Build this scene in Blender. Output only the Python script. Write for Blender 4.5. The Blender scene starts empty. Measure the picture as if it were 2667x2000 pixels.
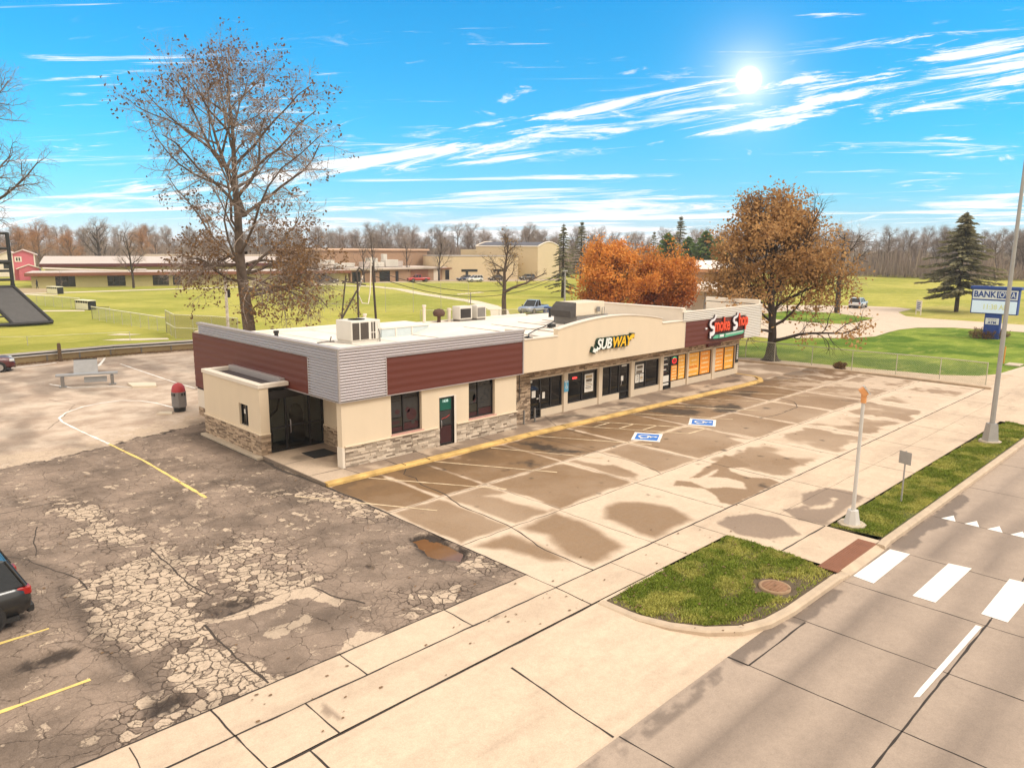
import bpy, math, random
import numpy as np
from mathutils import Vector, Matrix
R = math.radians
scn = bpy.context.scene
COL = scn.collection

# ------------------------------------------------------------------ camera
# world frame: the strip building's front corner is the origin, X runs along its
# front towards the far end, Y runs along its short side, Z is up (metres)
CAM = Vector((-15.434, -25.418, 9.0))
PITCH, YAW, ROLL = 0.182848, 0.794038, 0.0065315
fw = Vector((math.cos(YAW), math.sin(YAW), 0)); rt = Vector((math.sin(YAW), -math.cos(YAW), 0)); up = Vector((0, 0, 1))
dv = math.cos(PITCH)*fw - math.sin(PITCH)*up
uv_ = math.sin(PITCH)*fw + math.cos(PITCH)*up
r2 = math.cos(ROLL)*rt + math.sin(ROLL)*uv_
u2 = -math.sin(ROLL)*rt + math.cos(ROLL)*uv_
cam_d = bpy.data.cameras.new('camera')
cam = bpy.data.objects.new('camera', cam_d); COL.objects.link(cam)
cam.matrix_world = Matrix(((r2.x, u2.x, -dv.x, CAM.x), (r2.y, u2.y, -dv.y, CAM.y), (r2.z, u2.z, -dv.z, CAM.z), (0, 0, 0, 1)))
cam_d.sensor_width = 36; cam_d.lens = 1935.07/2667*36
cam_d.clip_start = 0.1; cam_d.clip_end = 6000
scn.camera = cam

# ------------------------------------------------------------------ light
SUN_EL, SUN_AZ = R(48), R(-62)         # direction TO the sun: azimuth from +X
sun_d = bpy.data.lights.new('sun', 'SUN'); sun = bpy.data.objects.new('sun', sun_d); COL.objects.link(sun)
sun_d.energy = 1.9; sun_d.angle = R(22); sun_d.color = (1.0, 0.93, 0.84)
sdir = Vector((math.cos(SUN_EL)*math.cos(SUN_AZ), math.cos(SUN_EL)*math.sin(SUN_AZ), math.sin(SUN_EL)))
sun.rotation_euler = sdir.to_track_quat('Z', 'Y').to_euler(); sun.location = (0, 0, 60)

scn.view_settings.view_transform = 'Standard'; scn.view_settings.look = 'None'
scn.view_settings.gamma = 1; scn.view_settings.exposure = 0.34
scn.cycles.max_bounces = 6; scn.cycles.transparent_max_bounces = 24; scn.cycles.volume_bounces = 0
scn.cycles.caustics_reflective = False; scn.cycles.caustics_refractive = False
scn.cycles.use_denoising = True

world = bpy.data.worlds.new('World'); scn.world = world; world.use_nodes = True
class NT:
    """tiny helper for node trees"""
    def __init__(s, tree): s.t = tree; s.n = tree.nodes; s.l = tree.links
    def new(s, kind, **kw):
        n = s.n.new(kind)
        for k, v in kw.items(): setattr(n, k, v)
        return n
    def put(s, sock, v):
        if isinstance(v, bpy.types.NodeSocket): s.l.new(v, sock)
        elif v is not None:
            if sock.type == 'RGBA' and len(v) == 3: v = (*v, 1)
            sock.default_value = v
    def m(s, op, a, b=None, c=None, clamp=False):
        n = s.new('ShaderNodeMath', operation=op, use_clamp=clamp)
        for i, v in enumerate((a, b, c)):
            if v is not None: s.put(n.inputs[i], v)
        return n.outputs[0]
    def ss(s, x, lo, hi, a=0.0, b=1.0):
        n = s.new('ShaderNodeMapRange', interpolation_type='SMOOTHSTEP')
        s.put(n.inputs[0], x); s.put(n.inputs[1], lo); s.put(n.inputs[2], hi); s.put(n.inputs[3], a); s.put(n.inputs[4], b)
        return n.outputs[0]
    def mix(s, f, a, b, blend='MIX'):
        n = s.new('ShaderNodeMix', data_type='RGBA', blend_type=blend)
        s.put(n.inputs[0], f); s.put(n.inputs[6], a); s.put(n.inputs[7], b)
        return n.outputs[2]
    def noise(s, vec, scale, detail=4, rough=0.55, dist=0.0, out=0):
        n = s.new('ShaderNodeTexNoise'); s.put(n.inputs['Vector'], vec) if vec else None
        n.inputs['Scale'].default_value = scale; n.inputs['Detail'].default_value = detail
        n.inputs['Roughness'].default_value = rough; n.inputs['Distortion'].default_value = dist
        return n.outputs[out]
    def ramp(s, f, stops, interp='LINEAR'):
        n = s.new('ShaderNodeValToRGB'); s.put(n.inputs[0], f); e = n.color_ramp.elements
        n.color_ramp.interpolation = interp
        while len(e) < len(stops): e.new(0.5)
        for el, (p, c) in zip(e, stops):
            el.position = p; el.color = (*c, 1) if len(c) == 3 else c
        return n.outputs[0]
    def comb(s, x, y, z=0.0):
        n = s.new('ShaderNodeCombineXYZ'); s.put(n.inputs[0], x); s.put(n.inputs[1], y); s.put(n.inputs[2], z); return n.outputs[0]
    def sep(s, v):
        n = s.new('ShaderNodeSeparateXYZ'); s.put(n.inputs[0], v); return n.outputs
    def vscale(s, v, sc):
        n = s.new('ShaderNodeVectorMath', operation='MULTIPLY'); s.put(n.inputs[0], v); n.inputs[1].default_value = sc; return n.outputs[0]
    def vadd(s, a, b):
        n = s.new('ShaderNodeVectorMath', operation='ADD'); s.put(n.inputs[0], a); s.put(n.inputs[1], b); return n.outputs[0]
    def dot(s, v, c):
        n = s.new('ShaderNodeVectorMath', operation='DOT_PRODUCT'); s.put(n.inputs[0], v); n.inputs[1].default_value = c; return n.outputs['Value']

def build_world():
    T = NT(world.node_tree); T.n.clear()
    tc = T.new('ShaderNodeTexCoord'); d = tc.outputs['Generated']
    # blue sky between the clouds
    sky = T.new('ShaderNodeTexSky', sky_type='NISHITA'); sky.sun_disc = False
    sky.sun_elevation = SUN_EL; sky.sun_rotation = math.pi/2 - SUN_AZ
    sky.altitude = 200; sky.air_density = 1.2; sky.dust_density = 0.2; sky.ozone_density = 3.0
    x, y, z = T.sep(d)
    f = T.dot(d, tuple(fw)); r = T.dot(d, tuple(rt))          # compass directions, fixed in the world
    fm = T.m('MAXIMUM', f, 0.08)
    u = T.m('DIVIDE', r, fm); v = T.m('DIVIDE', z, fm)
    tint = T.ramp(v, [(0.0, (0.70, 1.02, 1.75)), (0.07, (0.40, 1.00, 1.45)), (0.15, (0.24, 1.06, 1.42)), (0.24, (0.17, 1.08, 1.48)), (0.34, (0.12, 1.10, 1.55)), (1.0, (0.25, 0.6, 1.0))])
    blue = T.mix(1.0, sky.outputs[0], tint, 'MULTIPLY')
    bs = T.new('ShaderNodeVectorMath', operation='SCALE'); T.put(bs.inputs[0], blue); bs.inputs[3].default_value = 0.10
    blue = bs.outputs[0]
    # long diagonal bank of cloud
    wob = T.noise(T.comb(T.m('MULTIPLY', u, 5.0), T.m('MULTIPLY', v, 14.0), 3.0), 1.0, 5, 0.6)
    line = T.m('SUBTRACT', v, T.m('ADD', 0.137, T.m('MULTIPLY', u, 0.155)))
    t = T.m('ADD', line, T.m('MULTIPLY', T.m('SUBTRACT', wob, 0.5), 0.045))
    wid = T.ss(u, -0.35, 0.75, 0.014, 0.046)
    q = T.m('DIVIDE', t, wid)
    bank = T.m('POWER', 2.718, T.m('MULTIPLY', T.m('MULTIPLY', q, q), -1.0))
    sv = T.comb(T.m('MULTIPLY', u, 5.0), T.m('MULTIPLY', line, 50.0), 1.7)
    st = T.m('MULTIPLY_ADD', T.m('SUBTRACT', T.noise(sv, 1.0, 8, 0.70, 0.7), 0.5), 2.5, 0.5)
    bank_m = T.ss(T.m('ADD', st, T.m('MULTIPLY', bank, 0.36)), 0.68, 0.98)
    bank_m = T.m('MULTIPLY', bank_m, T.ss(bank, 0.05, 0.4))
    # low streaks that thicken towards the horizon
    sv2 = T.comb(T.m('MULTIPLY', u, 3.1), T.m('SUBTRACT', T.m('MULTIPLY', v, 62.0), T.m('MULTIPLY', u, 1.6)), 9.1)
    st2 = T.m('MULTIPLY_ADD', T.m('SUBTRACT', T.noise(sv2, 1.0, 8, 0.68, 0.8), 0.5), 2.2, 0.5)
    cov = T.ss(v, 0.01, 0.15, 0.36, 0.66)
    low = T.ss(st2, cov, T.m('ADD', cov, 0.30))
    # scattered wisps
    sv3 = T.comb(T.m('MULTIPLY', u, 9.0), T.m('SUBTRACT', T.m('MULTIPLY', v, 42.0), T.m('MULTIPLY', u, 4.0)), 21.3)
    wisp = T.ss(T.noise(sv3, 1.0, 6, 0.64, 0.6), 0.61, 0.72)
    wisp = T.m('MULTIPLY', wisp, T.ss(v, 0.30, 0.14))
    veil = T.ss(v, 0.05, -0.01, 0.0, 0.7)
    cl = T.m('MAXIMUM', T.m('MAXIMUM', bank_m, low), T.m('MAXIMUM', wisp, veil))
    cloud_c = (0.92, 0.93, 0.94)
    sk = T.mix(cl, blue, cloud_c)
    # hazy sun behind the cloud bank
    du = T.m('SUBTRACT', u, 0.2988); dw = T.m('SUBTRACT', v, 0.210)
    rr = T.m('SQRT', T.m('ADD', T.m('MULTIPLY', du, du), T.m('MULTIPLY', dw, dw)))
    core = T.ss(rr, 0.019, 0.007)
    halo = T.m('POWER', 2.718, T.m('MULTIPLY', rr, -38.0))
    gl = T.m('MINIMUM', T.m('ADD', T.m('MULTIPLY', halo, 0.9), core), 1.0)
    sk = T.mix(T.m('MULTIPLY', gl, T.ss(f, 0.0, 0.2)), sk, (1.3, 1.28, 1.22))
    # thick bright overcast overhead and behind the viewer
    over = T.m('MAXIMUM', T.ss(z, 0.33, 0.62), T.ss(f, 0.25, -0.15))
    on = T.noise(d, 2.2, 4, 0.5)
    oc = T.mix(on, (1.10, 0.99, 0.86), (1.42, 1.29, 1.13))
    sk = T.mix(over, sk, oc)
    below = T.ss(z, -0.02, -0.12)
    sk = T.mix(below, sk, (0.35, 0.30, 0.22))
    bg = T.new('ShaderNodeBackground'); T.put(bg.inputs[0], sk); bg.inputs[1].default_value = 1.0
    out = T.new('ShaderNodeOutputWorld'); T.l.new(bg.outputs[0], out.inputs[0])
build_world()

# ------------------------------------------------------------------ helpers
def tag(o, label=None, cat=None, group=None, kind=None):
    if label: o['label'] = label
    if cat: o['category'] = cat
    if group: o['group'] = group
    if kind: o['kind'] = kind
    return o
def empty(name, loc=(0, 0, 0), rz=0.0, label=None, cat=None, group=None):
    o = bpy.data.objects.new(name, None); COL.objects.link(o); o.empty_display_size = 0.3
    o.location = loc; o.rotation_euler = (0, 0, rz)
    return tag(o, label, cat, group)
KIDS = {}
def link(o, parent=None):
    COL.objects.link(o)
    if parent is not None:
        o.parent = parent; KIDS.setdefault(parent.name, []).append(o)
    return o
def copy_tree(o, parent=None):
    c = o.copy(); link(c, parent)
    for ch in KIDS.get(o.name, []): copy_tree(ch, c)
    return c

class MB:
    """collects shapes and links them as ONE mesh object"""
    def __init__(s): s.v = []; s.f = []; s.mi = []; s.tone = []; s.sm = []
    def add(s, vs, fs, mi=0, tone=0.5, sm=False):
        b = len(s.v); s.v += [tuple(p) for p in vs]
        for f in fs: s.f.append(tuple(b+i for i in f)); s.mi.append(mi); s.tone.append(tone); s.sm.append(sm)
        return s
    def box(s, x0, x1, y0, y1, z0, z1, mi=0, tone=0.5, M=None):
        vs = [(x0,y0,z0),(x1,y0,z0),(x1,y1,z0),(x0,y1,z0),(x0,y0,z1),(x1,y0,z1),(x1,y1,z1),(x0,y1,z1)]
        if M is not None: vs = [M @ Vector(p) for p in vs]
        return s.add(vs, [(0,3,2,1),(4,5,6,7),(0,1,5,4),(1,2,6,5),(2,3,7,6),(3,0,4,7)], mi, tone)
    def bbox(s, x0, x1, y0, y1, z0, z1, b=0.02, mi=0, tone=0.5, M=None):
        """box with chamfered edges"""
        bm_v = []; import itertools
        xs, ys, zs = (x0, x1), (y0, y1), (z0, z1)
        idx = {}
        for i, j, k in itertools.product((0, 1), repeat=3):
            sx, sy, sz = (1-2*i), (1-2*j), (1-2*k)
            idx[(i,j,k,0)] = len(bm_v); bm_v.append((xs[i], ys[j]+sy*b, zs[k]+sz*b))
            idx[(i,j,k,1)] = len(bm_v); bm_v.append((xs[i]+sx*b, ys[j], zs[k]+sz*b))
            idx[(i,j,k,2)] = len(bm_v); bm_v.append((xs[i]+sx*b, ys[j]+sy*b, zs[k]))
        F = []
        for i in (0, 1):
            q = [idx[(i,0,0,0)], idx[(i,1,0,0)], idx[(i,1,1,0)], idx[(i,0,1,0)]]; F.append(q if i else q[::-1])
            q = [idx[(0,i,0,1)], idx[(1,i,0,1)], idx[(1,i,1,1)], idx[(0,i,1,1)]]; F.append(q[::-1] if i else q)
            q = [idx[(0,0,i,2)], idx[(1,0,i,2)], idx[(1,1,i,2)], idx[(0,1,i,2)]]; F.append(q if i else q[::-1])
        for j in (0, 1):
            for k in (0, 1): F.append([idx[(0,j,k,1)], idx[(1,j,k,1)], idx[(1,j,k,2)], idx[(0,j,k,2)]])
        for i in (0, 1):
            for k in (0, 1): F.append([idx[(i,0,k,0)], idx[(i,1,k,0)], idx[(i,1,k,2)], idx[(i,0,k,2)]])
            for j in (0, 1): F.append([idx[(i,j,0,0)], idx[(i,j,1,0)], idx[(i,j,1,1)], idx[(i,j,0,1)]])
        for i, j, k in itertools.product((0, 1), repeat=3): F.append([idx[(i,j,k,0)], idx[(i,j,k,1)], idx[(i,j,k,2)]])
        if M is not None: bm_v = [M @ Vector(p) for p in bm_v]
        return s.add(bm_v, F, mi, tone)
    def prism(s, pts, z0, z1, mi=0, tone=0.5, M=None):
        """polygon (x,y) pulled from z0 to z1"""
        n = len(pts)
        a = sum(pts[i][0]*pts[(i+1) % n][1]-pts[(i+1) % n][0]*pts[i][1] for i in range(n))
        if a < 0: pts = pts[::-1]
        vs = [(p[0], p[1], z0) for p in pts]+[(p[0], p[1], z1) for p in pts]
        if M is not None: vs = [M @ Vector(p) for p in vs]
        fs = [tuple(range(n))[::-1], tuple(range(n, 2*n))]+[(i, (i+1) % n, n+(i+1) % n, n+i) for i in range(n)]
        return s.add(vs, fs, mi, tone)
    def tube(s, pts, rad, n=8, mi=0, tone=0.5, sm=True, caps=True, closed=False):
        pts = [Vector(p) for p in pts]; m = len(pts)
        rad = rad if hasattr(rad, '__len__') else [rad]*m
        vs = []; prev = None
        for i, p in enumerate(pts):
            d = (pts[(i+1) % m if closed else min(i+1, m-1)]-pts[(i-1) % m if closed else max(i-1, 0)])
            if d.length < 1e-9: d = Vector((0, 0, 1))
            d.normalize()
            if prev is None:
                a = Vector((0, 0, 1)) if abs(d.z) < 0.9 else Vector((1, 0, 0))
                x = d.cross(a).normalized()
            else:
                x = (prev-d*prev.dot(d))
                x = x.normalized() if x.length > 1e-6 else d.orthogonal().normalized()
            prev = x; y = d.cross(x)
            for k in range(n):
                t = 2*math.pi*k/n; vs.append(p+(x*math.cos(t)+y*math.sin(t))*rad[i])
        fs = []
        for i in range(m if closed else m-1):
            i2 = (i+1) % m
            for k in range(n): fs.append((i*n+k, i*n+(k+1) % n, i2*n+(k+1) % n, i2*n+k))
        s.add(vs, fs, mi, tone, sm)
        if caps and not closed: s.add(vs[:n], [tuple(range(n))[::-1]], mi, tone); s.add(vs[-n:], [tuple(range(n))], mi, tone)
        return s
    def cyl(s, c, r, z0, z1, n=16, mi=0, tone=0.5, r1=None):
        return s.tube([(c[0], c[1], z0), (c[0], c[1], z1)], [r, r if r1 is None else r1], n, mi, tone)
    def lathe(s, c, prof, n=20, mi=0, tone=0.5, axis='z'):
        """profile of (radius, height)"""
        vs = []
        for r, h in prof:
            for k in range(n):
                t = 2*math.pi*k/n; a, b = r*math.cos(t), r*math.sin(t)
                vs.append((c[0]+a, c[1]+b, c[2]+h) if axis == 'z' else ((c[0]+a, c[1]+h, c[2]+b) if axis == 'y' else (c[0]+h, c[1]+a, c[2]+b)))
        fs = [(i*n+k, i*n+(k+1) % n, (i+1)*n+(k+1) % n, (i+1)*n+k) for i in range(len(prof)-1) for k in range(n)]
        s.add(vs, fs, mi, tone, True)
        s.add(vs[:n], [tuple(range(n))[::-1]], mi, tone); s.add(vs[-n:], [tuple(range(n))], mi, tone)
        return s
    def build(s, name, mats, parent=None, tone=False, recalc=True):
        me = bpy.data.meshes.new(name)
        me.from_pydata([tuple(p) for p in s.v], [], s.f)
        for m_ in (mats if isinstance(mats, (list, tuple)) else [mats]): me.materials.append(m_)
        me.polygons.foreach_set('material_index', s.mi); me.polygons.foreach_set('use_smooth', s.sm)
        if tone:
            at = me.attributes.new('tone', 'FLOAT', 'FACE'); at.data.foreach_set('value', s.tone)
        if recalc:
            import bmesh
            b = bmesh.new(); b.from_mesh(me); bmesh.ops.recalc_face_normals(b, faces=b.faces); b.to_mesh(me); b.free()
        me.update()
        return link(bpy.data.objects.new(name, me), parent)

def np_mesh(name, V, F, mats, parent=None, attrs=None, smooth=False, fattrs=None):
    """quads/tris from numpy arrays"""
    me = bpy.data.meshes.new(name); V = np.asarray(V, 'f4'); F = np.asarray(F, 'i4')
    me.vertices.add(len(V)); me.vertices.foreach_set('co', V.ravel())
    k = F.shape[1]; me.loops.add(F.size); me.loops.foreach_set('vertex_index', F.ravel())
    me.polygons.add(len(F)); me.polygons.foreach_set('loop_start', np.arange(0, F.size, k, dtype='i4'))
    me.polygons.foreach_set('use_smooth', np.full(len(F), smooth))
    for m_ in (mats if isinstance(mats, (list, tuple)) else [mats]): me.materials.append(m_)
    for n_, a in (attrs or {}).items():
        at = me.attributes.new(n_, 'FLOAT', 'POINT'); at.data.foreach_set('value', np.asarray(a, 'f4'))
    for n_, a in (fattrs or {}).items():
        at = me.attributes.new(n_, 'FLOAT', 'FACE'); at.data.foreach_set('value', np.asarray(a, 'f4'))
    me.update(calc_edges=True); me.validate()
    return link(bpy.data.objects.new(name, me), parent)

# ---- materials
MATS = {}
def mat(name, col, rough=0.7, metal=0.0, var=0.12, scale=3.0, bump=0.0, bscale=40.0, spec=0.5, tone=None, coat=0.0, stretch=(1, 1, 1)):
    """principled with mottled colour; tone = second colour blended in by the 'tone' attribute"""
    if name in MATS: return MATS[name]
    m_ = bpy.data.materials.new(name); m_.use_nodes = True; T = NT(m_.node_tree)
    bs = T.n['Principled BSDF']; co = T.new('ShaderNodeTexCoord').outputs['Object']
    if stretch != (1, 1, 1): co = T.vscale(co, stretch)
    base = (*col, 1)
    if tone is not None:
        at = T.new('ShaderNodeAttribute', attribute_name='tone')
        base = T.mix(at.outputs['Fac'], col, tone)
    if var > 0:
        n = T.noise(co, scale, 5, 0.6)
        f = T.m('MULTIPLY_ADD', T.m('SUBTRACT', n, 0.5), 2.6*var, 1.0)
        v = T.new('ShaderNodeVectorMath', operation='SCALE'); T.put(v.inputs[0], base if not isinstance(base, tuple) else None)
        if isinstance(base, tuple): v.inputs[0].default_value = col
        T.put(v.inputs[3], f); base = v.outputs[0]
    T.put(bs.inputs['Base Color'], base)
    bs.inputs['Roughness'].default_value = rough; bs.inputs['Metallic'].default_value = metal
    bs.inputs['Specular IOR Level'].default_value = spec
    if coat: bs.inputs['Coat Weight'].default_value = coat; bs.inputs['Coat Roughness'].default_value = 0.05
    if bump > 0:
        b = T.new('ShaderNodeBump'); b.inputs['Strength'].default_value = bump; b.inputs['Distance'].default_value = 0.02
        T.put(b.inputs['Height'], T.noise(co, bscale, 4, 0.6)); T.put(bs.inputs['Normal'], b.outputs[0])
    MATS[name] = m_; return m_
def glow(name, col, s):
    if name in MATS: return MATS[name]
    m_ = mat(name, col, 0.5, var=0); b = m_.node_tree.nodes['Principled BSDF']
    b.inputs['Emission Color'].default_value = (*col, 1); b.inputs['Emission Strength'].default_value = s
    return m_
def glassy(name, dark=(0.010, 0.011, 0.012), trans=0.35, tint=(0.5, 0.52, 0.52)):
    """window glass: mirror at grazing angles, tinted see-through otherwise"""
    if name in MATS: return MATS[name]
    m_ = bpy.data.materials.new(name); m_.use_nodes = True; T = NT(m_.node_tree); T.n.remove(T.n['Principled BSDF'])
    out = T.n['Material Output']
    fr = T.new('ShaderNodeFresnel'); fr.inputs[0].default_value = 1.5
    gl = T.new('ShaderNodeBsdfGlossy'); gl.inputs['Roughness'].default_value = 0.02; gl.inputs[0].default_value = (0.9, 0.92, 0.95, 1)
    tr = T.new('ShaderNodeBsdfTransparent'); tr.inputs[0].default_value = (*tint, 1)
    df = T.new('ShaderNodeBsdfDiffuse'); df.inputs[0].default_value = (*dark, 1)
    a = T.new('ShaderNodeMixShader'); a.inputs[0].default_value = trans; T.l.new(df.outputs[0], a.inputs[1]); T.l.new(tr.outputs[0], a.inputs[2])
    b = T.new('ShaderNodeMixShader'); T.l.new(fr.outputs[0], b.inputs[0]); T.l.new(a.outputs[0], b.inputs[1]); T.l.new(gl.outputs[0], b.inputs[2])
    T.l.new(b.outputs[0], out.inputs[0]); MATS[name] = m_; return m_
def veil(name, col, open_=0.72, scale=9.0):
    """woven wire: diamond mesh with open gaps"""
    if name in MATS: return MATS[name]
    m_ = bpy.data.materials.new(name); m_.use_nodes = True; T = NT(m_.node_tree); bs = T.n['Principled BSDF']
    co = T.new('ShaderNodeTexCoord').outputs['Object']; x, y, z = T.sep(co)
    h = T.m('ADD', x, y)
    def wire(s): return T.m('PINGPONG', T.m('MULTIPLY', T.m('ADD', h, T.m('MULTIPLY', z, s)), scale), 0.5)
    w = T.m('MINIMUM', wire(1.0), wire(-1.0))
    bs.inputs['Base Color'].default_value = (*col, 1); bs.inputs['Roughness'].default_value = 0.5; bs.inputs['Metallic'].default_value = 0.2
    T.put(bs.inputs['Alpha'], T.m('LESS_THAN', w, (1-open_)*0.28))
    MATS[name] = m_; return m_

def text_mesh(s, size=1.0, ext=0.02, shear=0.0, off=0.0, align='CENTER', sx=1.0, spacing=1.0):
    """lettering as mesh data in the XZ plane, facing -Y"""
    cu = bpy.data.curves.new('lettering', 'FONT'); cu.body = s; cu.size = size; cu.extrude = ext; cu.shear = shear
    cu.offset = off; cu.align_x = align; cu.align_y = 'CENTER'; cu.space_character = spacing; cu.resolution_u = 4
    ob = bpy.data.objects.new('lettering', cu); COL.objects.link(ob)
    dg = bpy.context.evaluated_depsgraph_get(); me = bpy.data.meshes.new_from_object(ob.evaluated_get(dg))
    bpy.data.objects.remove(ob); bpy.data.curves.remove(cu)
    me.transform(Matrix.Diagonal((sx, 1, 1, 1))); me.transform(Matrix.Rotation(R(90), 4, 'X'))
    return me
def text_obj(name, s, m_, loc, parent=None, rz=0.0, rx=0.0, **kw):
    me = text_mesh(s, **kw); me.name = name; me.materials.clear(); me.materials.append(m_)
    me.transform(Matrix.Translation(loc) @ Matrix.Rotation(rz, 4, 'Z') @ Matrix.Rotation(rx, 4, 'X'))
    return link(bpy.data.objects.new(name, me), parent)

# ---- noise for surface wear
_rng = np.random.RandomState(7); _TB = _rng.rand(256, 256)
def vnoise(x, y, seed=0):
    x = np.asarray(x, float)+seed*17.31; y = np.asarray(y, float)+seed*9.77
    xi = np.floor(x).astype(int); yi = np.floor(y).astype(int); fx = x-xi; fy = y-yi
    fx = fx*fx*(3-2*fx); fy = fy*fy*(3-2*fy)
    a = _TB[xi % 256, yi % 256]; b = _TB[(xi+1) % 256, yi % 256]; c = _TB[xi % 256, (yi+1) % 256]; d = _TB[(xi+1) % 256, (yi+1) % 256]
    return a*(1-fx)*(1-fy)+b*fx*(1-fy)+c*(1-fx)*fy+d*fx*fy
def fbm(x, y, seed=0, oct=4, rough=0.55):
    s = 0; a = 1; t = 0
    for o in range(oct): s = s+a*vnoise(x*2**o, y*2**o, seed+o*3); t += a; a *= rough
    return s/t
def sstep(x, lo, hi):
    t = np.clip((x-lo)/(hi-lo), 0, 1); return t*t*(3-2*t)
def sd_poly(x, y, P):
    """signed distance to a polygon, negative inside"""
    d = np.full(x.shape, 1e9); ins = np.zeros(x.shape, bool); n = len(P)
    for i in range(n):
        ax, ay = P[i]; bx, by = P[(i+1) % n]; ex, ey = bx-ax, by-ay
        t = np.clip(((x-ax)*ex+(y-ay)*ey)/(ex*ex+ey*ey+1e-12), 0, 1)
        d = np.minimum(d, (x-ax-t*ex)**2+(y-ay-t*ey)**2)
        c = ((ay > y) != (by > y)) & (x < (bx-ax)*(y-ay)/(by-ay+1e-12)+ax)
        ins ^= c
    d = np.sqrt(d); return np.where(ins, -d, d)
def sd_line(x, y, P):
    d = np.full(x.shape, 1e9)
    for i in range(len(P)-1):
        ax, ay = P[i]; bx, by = P[i+1]; ex, ey = bx-ax, by-ay
        t = np.clip(((x-ax)*ex+(y-ay)*ey)/(ex*ex+ey*ey+1e-12), 0, 1)
        d = np.minimum(d, (x-ax-t*ex)**2+(y-ay-t*ey)**2)
    return np.sqrt(d)
def grid(x0, x1, y0, y1, st):
    xs = np.linspace(x0, x1, int(round((x1-x0)/st))+1); ys = np.linspace(y0, y1, int(round((y1-y0)/st))+1)
    X, Y = np.meshgrid(xs, ys); nx, ny = len(xs), len(ys)
    i = np.arange(nx*ny).reshape(ny, nx)
    F = np.stack([i[:-1, :-1], i[:-1, 1:], i[1:, 1:], i[1:, :-1]], -1).reshape(-1, 4)
    return X.ravel(), Y.ravel(), F
def sheet(name, pts, z, m_, label=None):
    """flat polygon lying on the ground"""
    mb = MB(); mb.add([(p[0], p[1], z) for p in pts], [tuple(range(len(pts)))])
    o = mb.build(name, m_)
    if o.data.polygons[0].normal.z < 0: o.data.flip_normals()
    return tag(o, kind='structure')
def strips(lines, z, jit=0.0, seed=1, zf=None):
    """thin flat bands along polylines: (points, width)"""
    rnd = random.Random(seed); V = []; F = []
    for P, w in lines:
        Q = []
        for i in range(len(P)-1):
            a, b = Vector(P[i]), Vector(P[i+1]); L = (b-a).length; n = max(1, int(L/0.35)) if jit else 1
            for k in range(n):
                p = a.lerp(b, k/n); nn = Vector((-(b-a).y, (b-a).x)).normalized()
                Q.append(p+nn*rnd.uniform(-jit, jit) if (k or i) and jit else p)
        Q.append(Vector(P[-1]))
        for i, p in enumerate(Q):
            d = (Q[min(i+1, len(Q)-1)]-Q[max(i-1, 0)]).normalized(); nn = Vector((-d.y, d.x))
            ww = w*0.5*(rnd.uniform(0.55, 1.25) if jit else 1)
            zz = zf(p.x, p.y) if zf else z
            V += [(p.x+nn.x*ww, p.y+nn.y*ww, zz), (p.x-nn.x*ww, p.y-nn.y*ww, zz)]
            if i: b = len(V); F.append((b-4, b-3, b-1, b-2))
    return V, F

# ------------------------------------------------------------------ the setting: ground, lots, road, walks, lawns
RZ = -0.12                                            # road surface below the walks
def RD(x, y):                                         # surveyed on the walk level -> same spot on the lower road
    return (CAM.x+(x-CAM.x)*(9.0-RZ)/9.0, CAM.y+(y-CAM.y)*(9.0-RZ)/9.0)

def slab_mat(name, dry, wet, bands=False):
    m_ = bpy.data.materials.new(name); m_.use_nodes = True; T = NT(m_.node_tree); bs = T.n['Principled BSDF']
    co = T.new('ShaderNodeTexCoord').outputs['Object']
    da = T.new('ShaderNodeAttribute', attribute_name='damp').outputs['Fac']; dk = T.new('ShaderNodeAttribute', attribute_name='dark').outputs['Fac']
    big = T.noise(co, 0.35, 5, 0.6); mid = T.noise(co, 2.6, 6, 0.65); fine = T.noise(co, 34, 3, 0.6)
    da2 = T.m('ADD', da, T.m('MULTIPLY', T.m('SUBTRACT', mid, 0.5), T.m('MULTIPLY', T.m('MINIMUM', da, 1.0), 0.35)))
    c = T.mix(T.m('MINIMUM', T.m('MAXIMUM', da2, 0.0), 1.12), dry, wet)
    c.node.clamp_factor = False
    f = T.m('ADD', T.m('ADD', T.m('MULTIPLY', T.m('SUBTRACT', big, 0.5), 0.22), T.m('ADD', T.m('MULTIPLY', T.m('SUBTRACT', mid, 0.5), 0.34), T.m('MULTIPLY', T.m('SUBTRACT', T.noise(co, 9, 4, 0.75), 0.5), 0.40))), T.m('MULTIPLY_ADD', T.m('SUBTRACT', fine, 0.5), 0.5, 1.0))
    s = T.new('ShaderNodeVectorMath', operation='SCALE'); T.put(s.inputs[0], c); T.put(s.inputs[3], f); c = s.outputs[0]
    pit = T.ss(T.noise(co, 9, 5, 0.72), 0.66, 0.76, 0.0, 0.5)
    c = T.mix(pit, c, tuple(k*0.45 for k in wet))
    c = T.mix(dk, c, (0.030, 0.024, 0.020))
    T.put(bs.inputs['Base Color'], c)
    T.put(bs.inputs['Roughness'], T.m('SUBTRACT', 0.92, T.m('MULTIPLY', da, 0.12)))
    bs.inputs['Specular IOR Level'].default_value = 0.25
    b = T.new('ShaderNodeBump'); b.inputs['Strength'].default_value = 0.25; b.inputs['Distance'].default_value = 0.01
    T.put(b.inputs['Height'], fine); T.put(bs.inputs['Normal'], b.outputs[0])
    return m_
DRY = (0.575, 0.45, 0.335); WET = (0.235, 0.152, 0.088)
M_lot = slab_mat('lot_concrete', DRY, WET)
M_walk = slab_mat('walk_concrete', (0.560, 0.435, 0.318), (0.255, 0.188, 0.138))
M_road = slab_mat('road_concrete', (0.365, 0.285, 0.222), (0.145, 0.112, 0.090))
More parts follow.
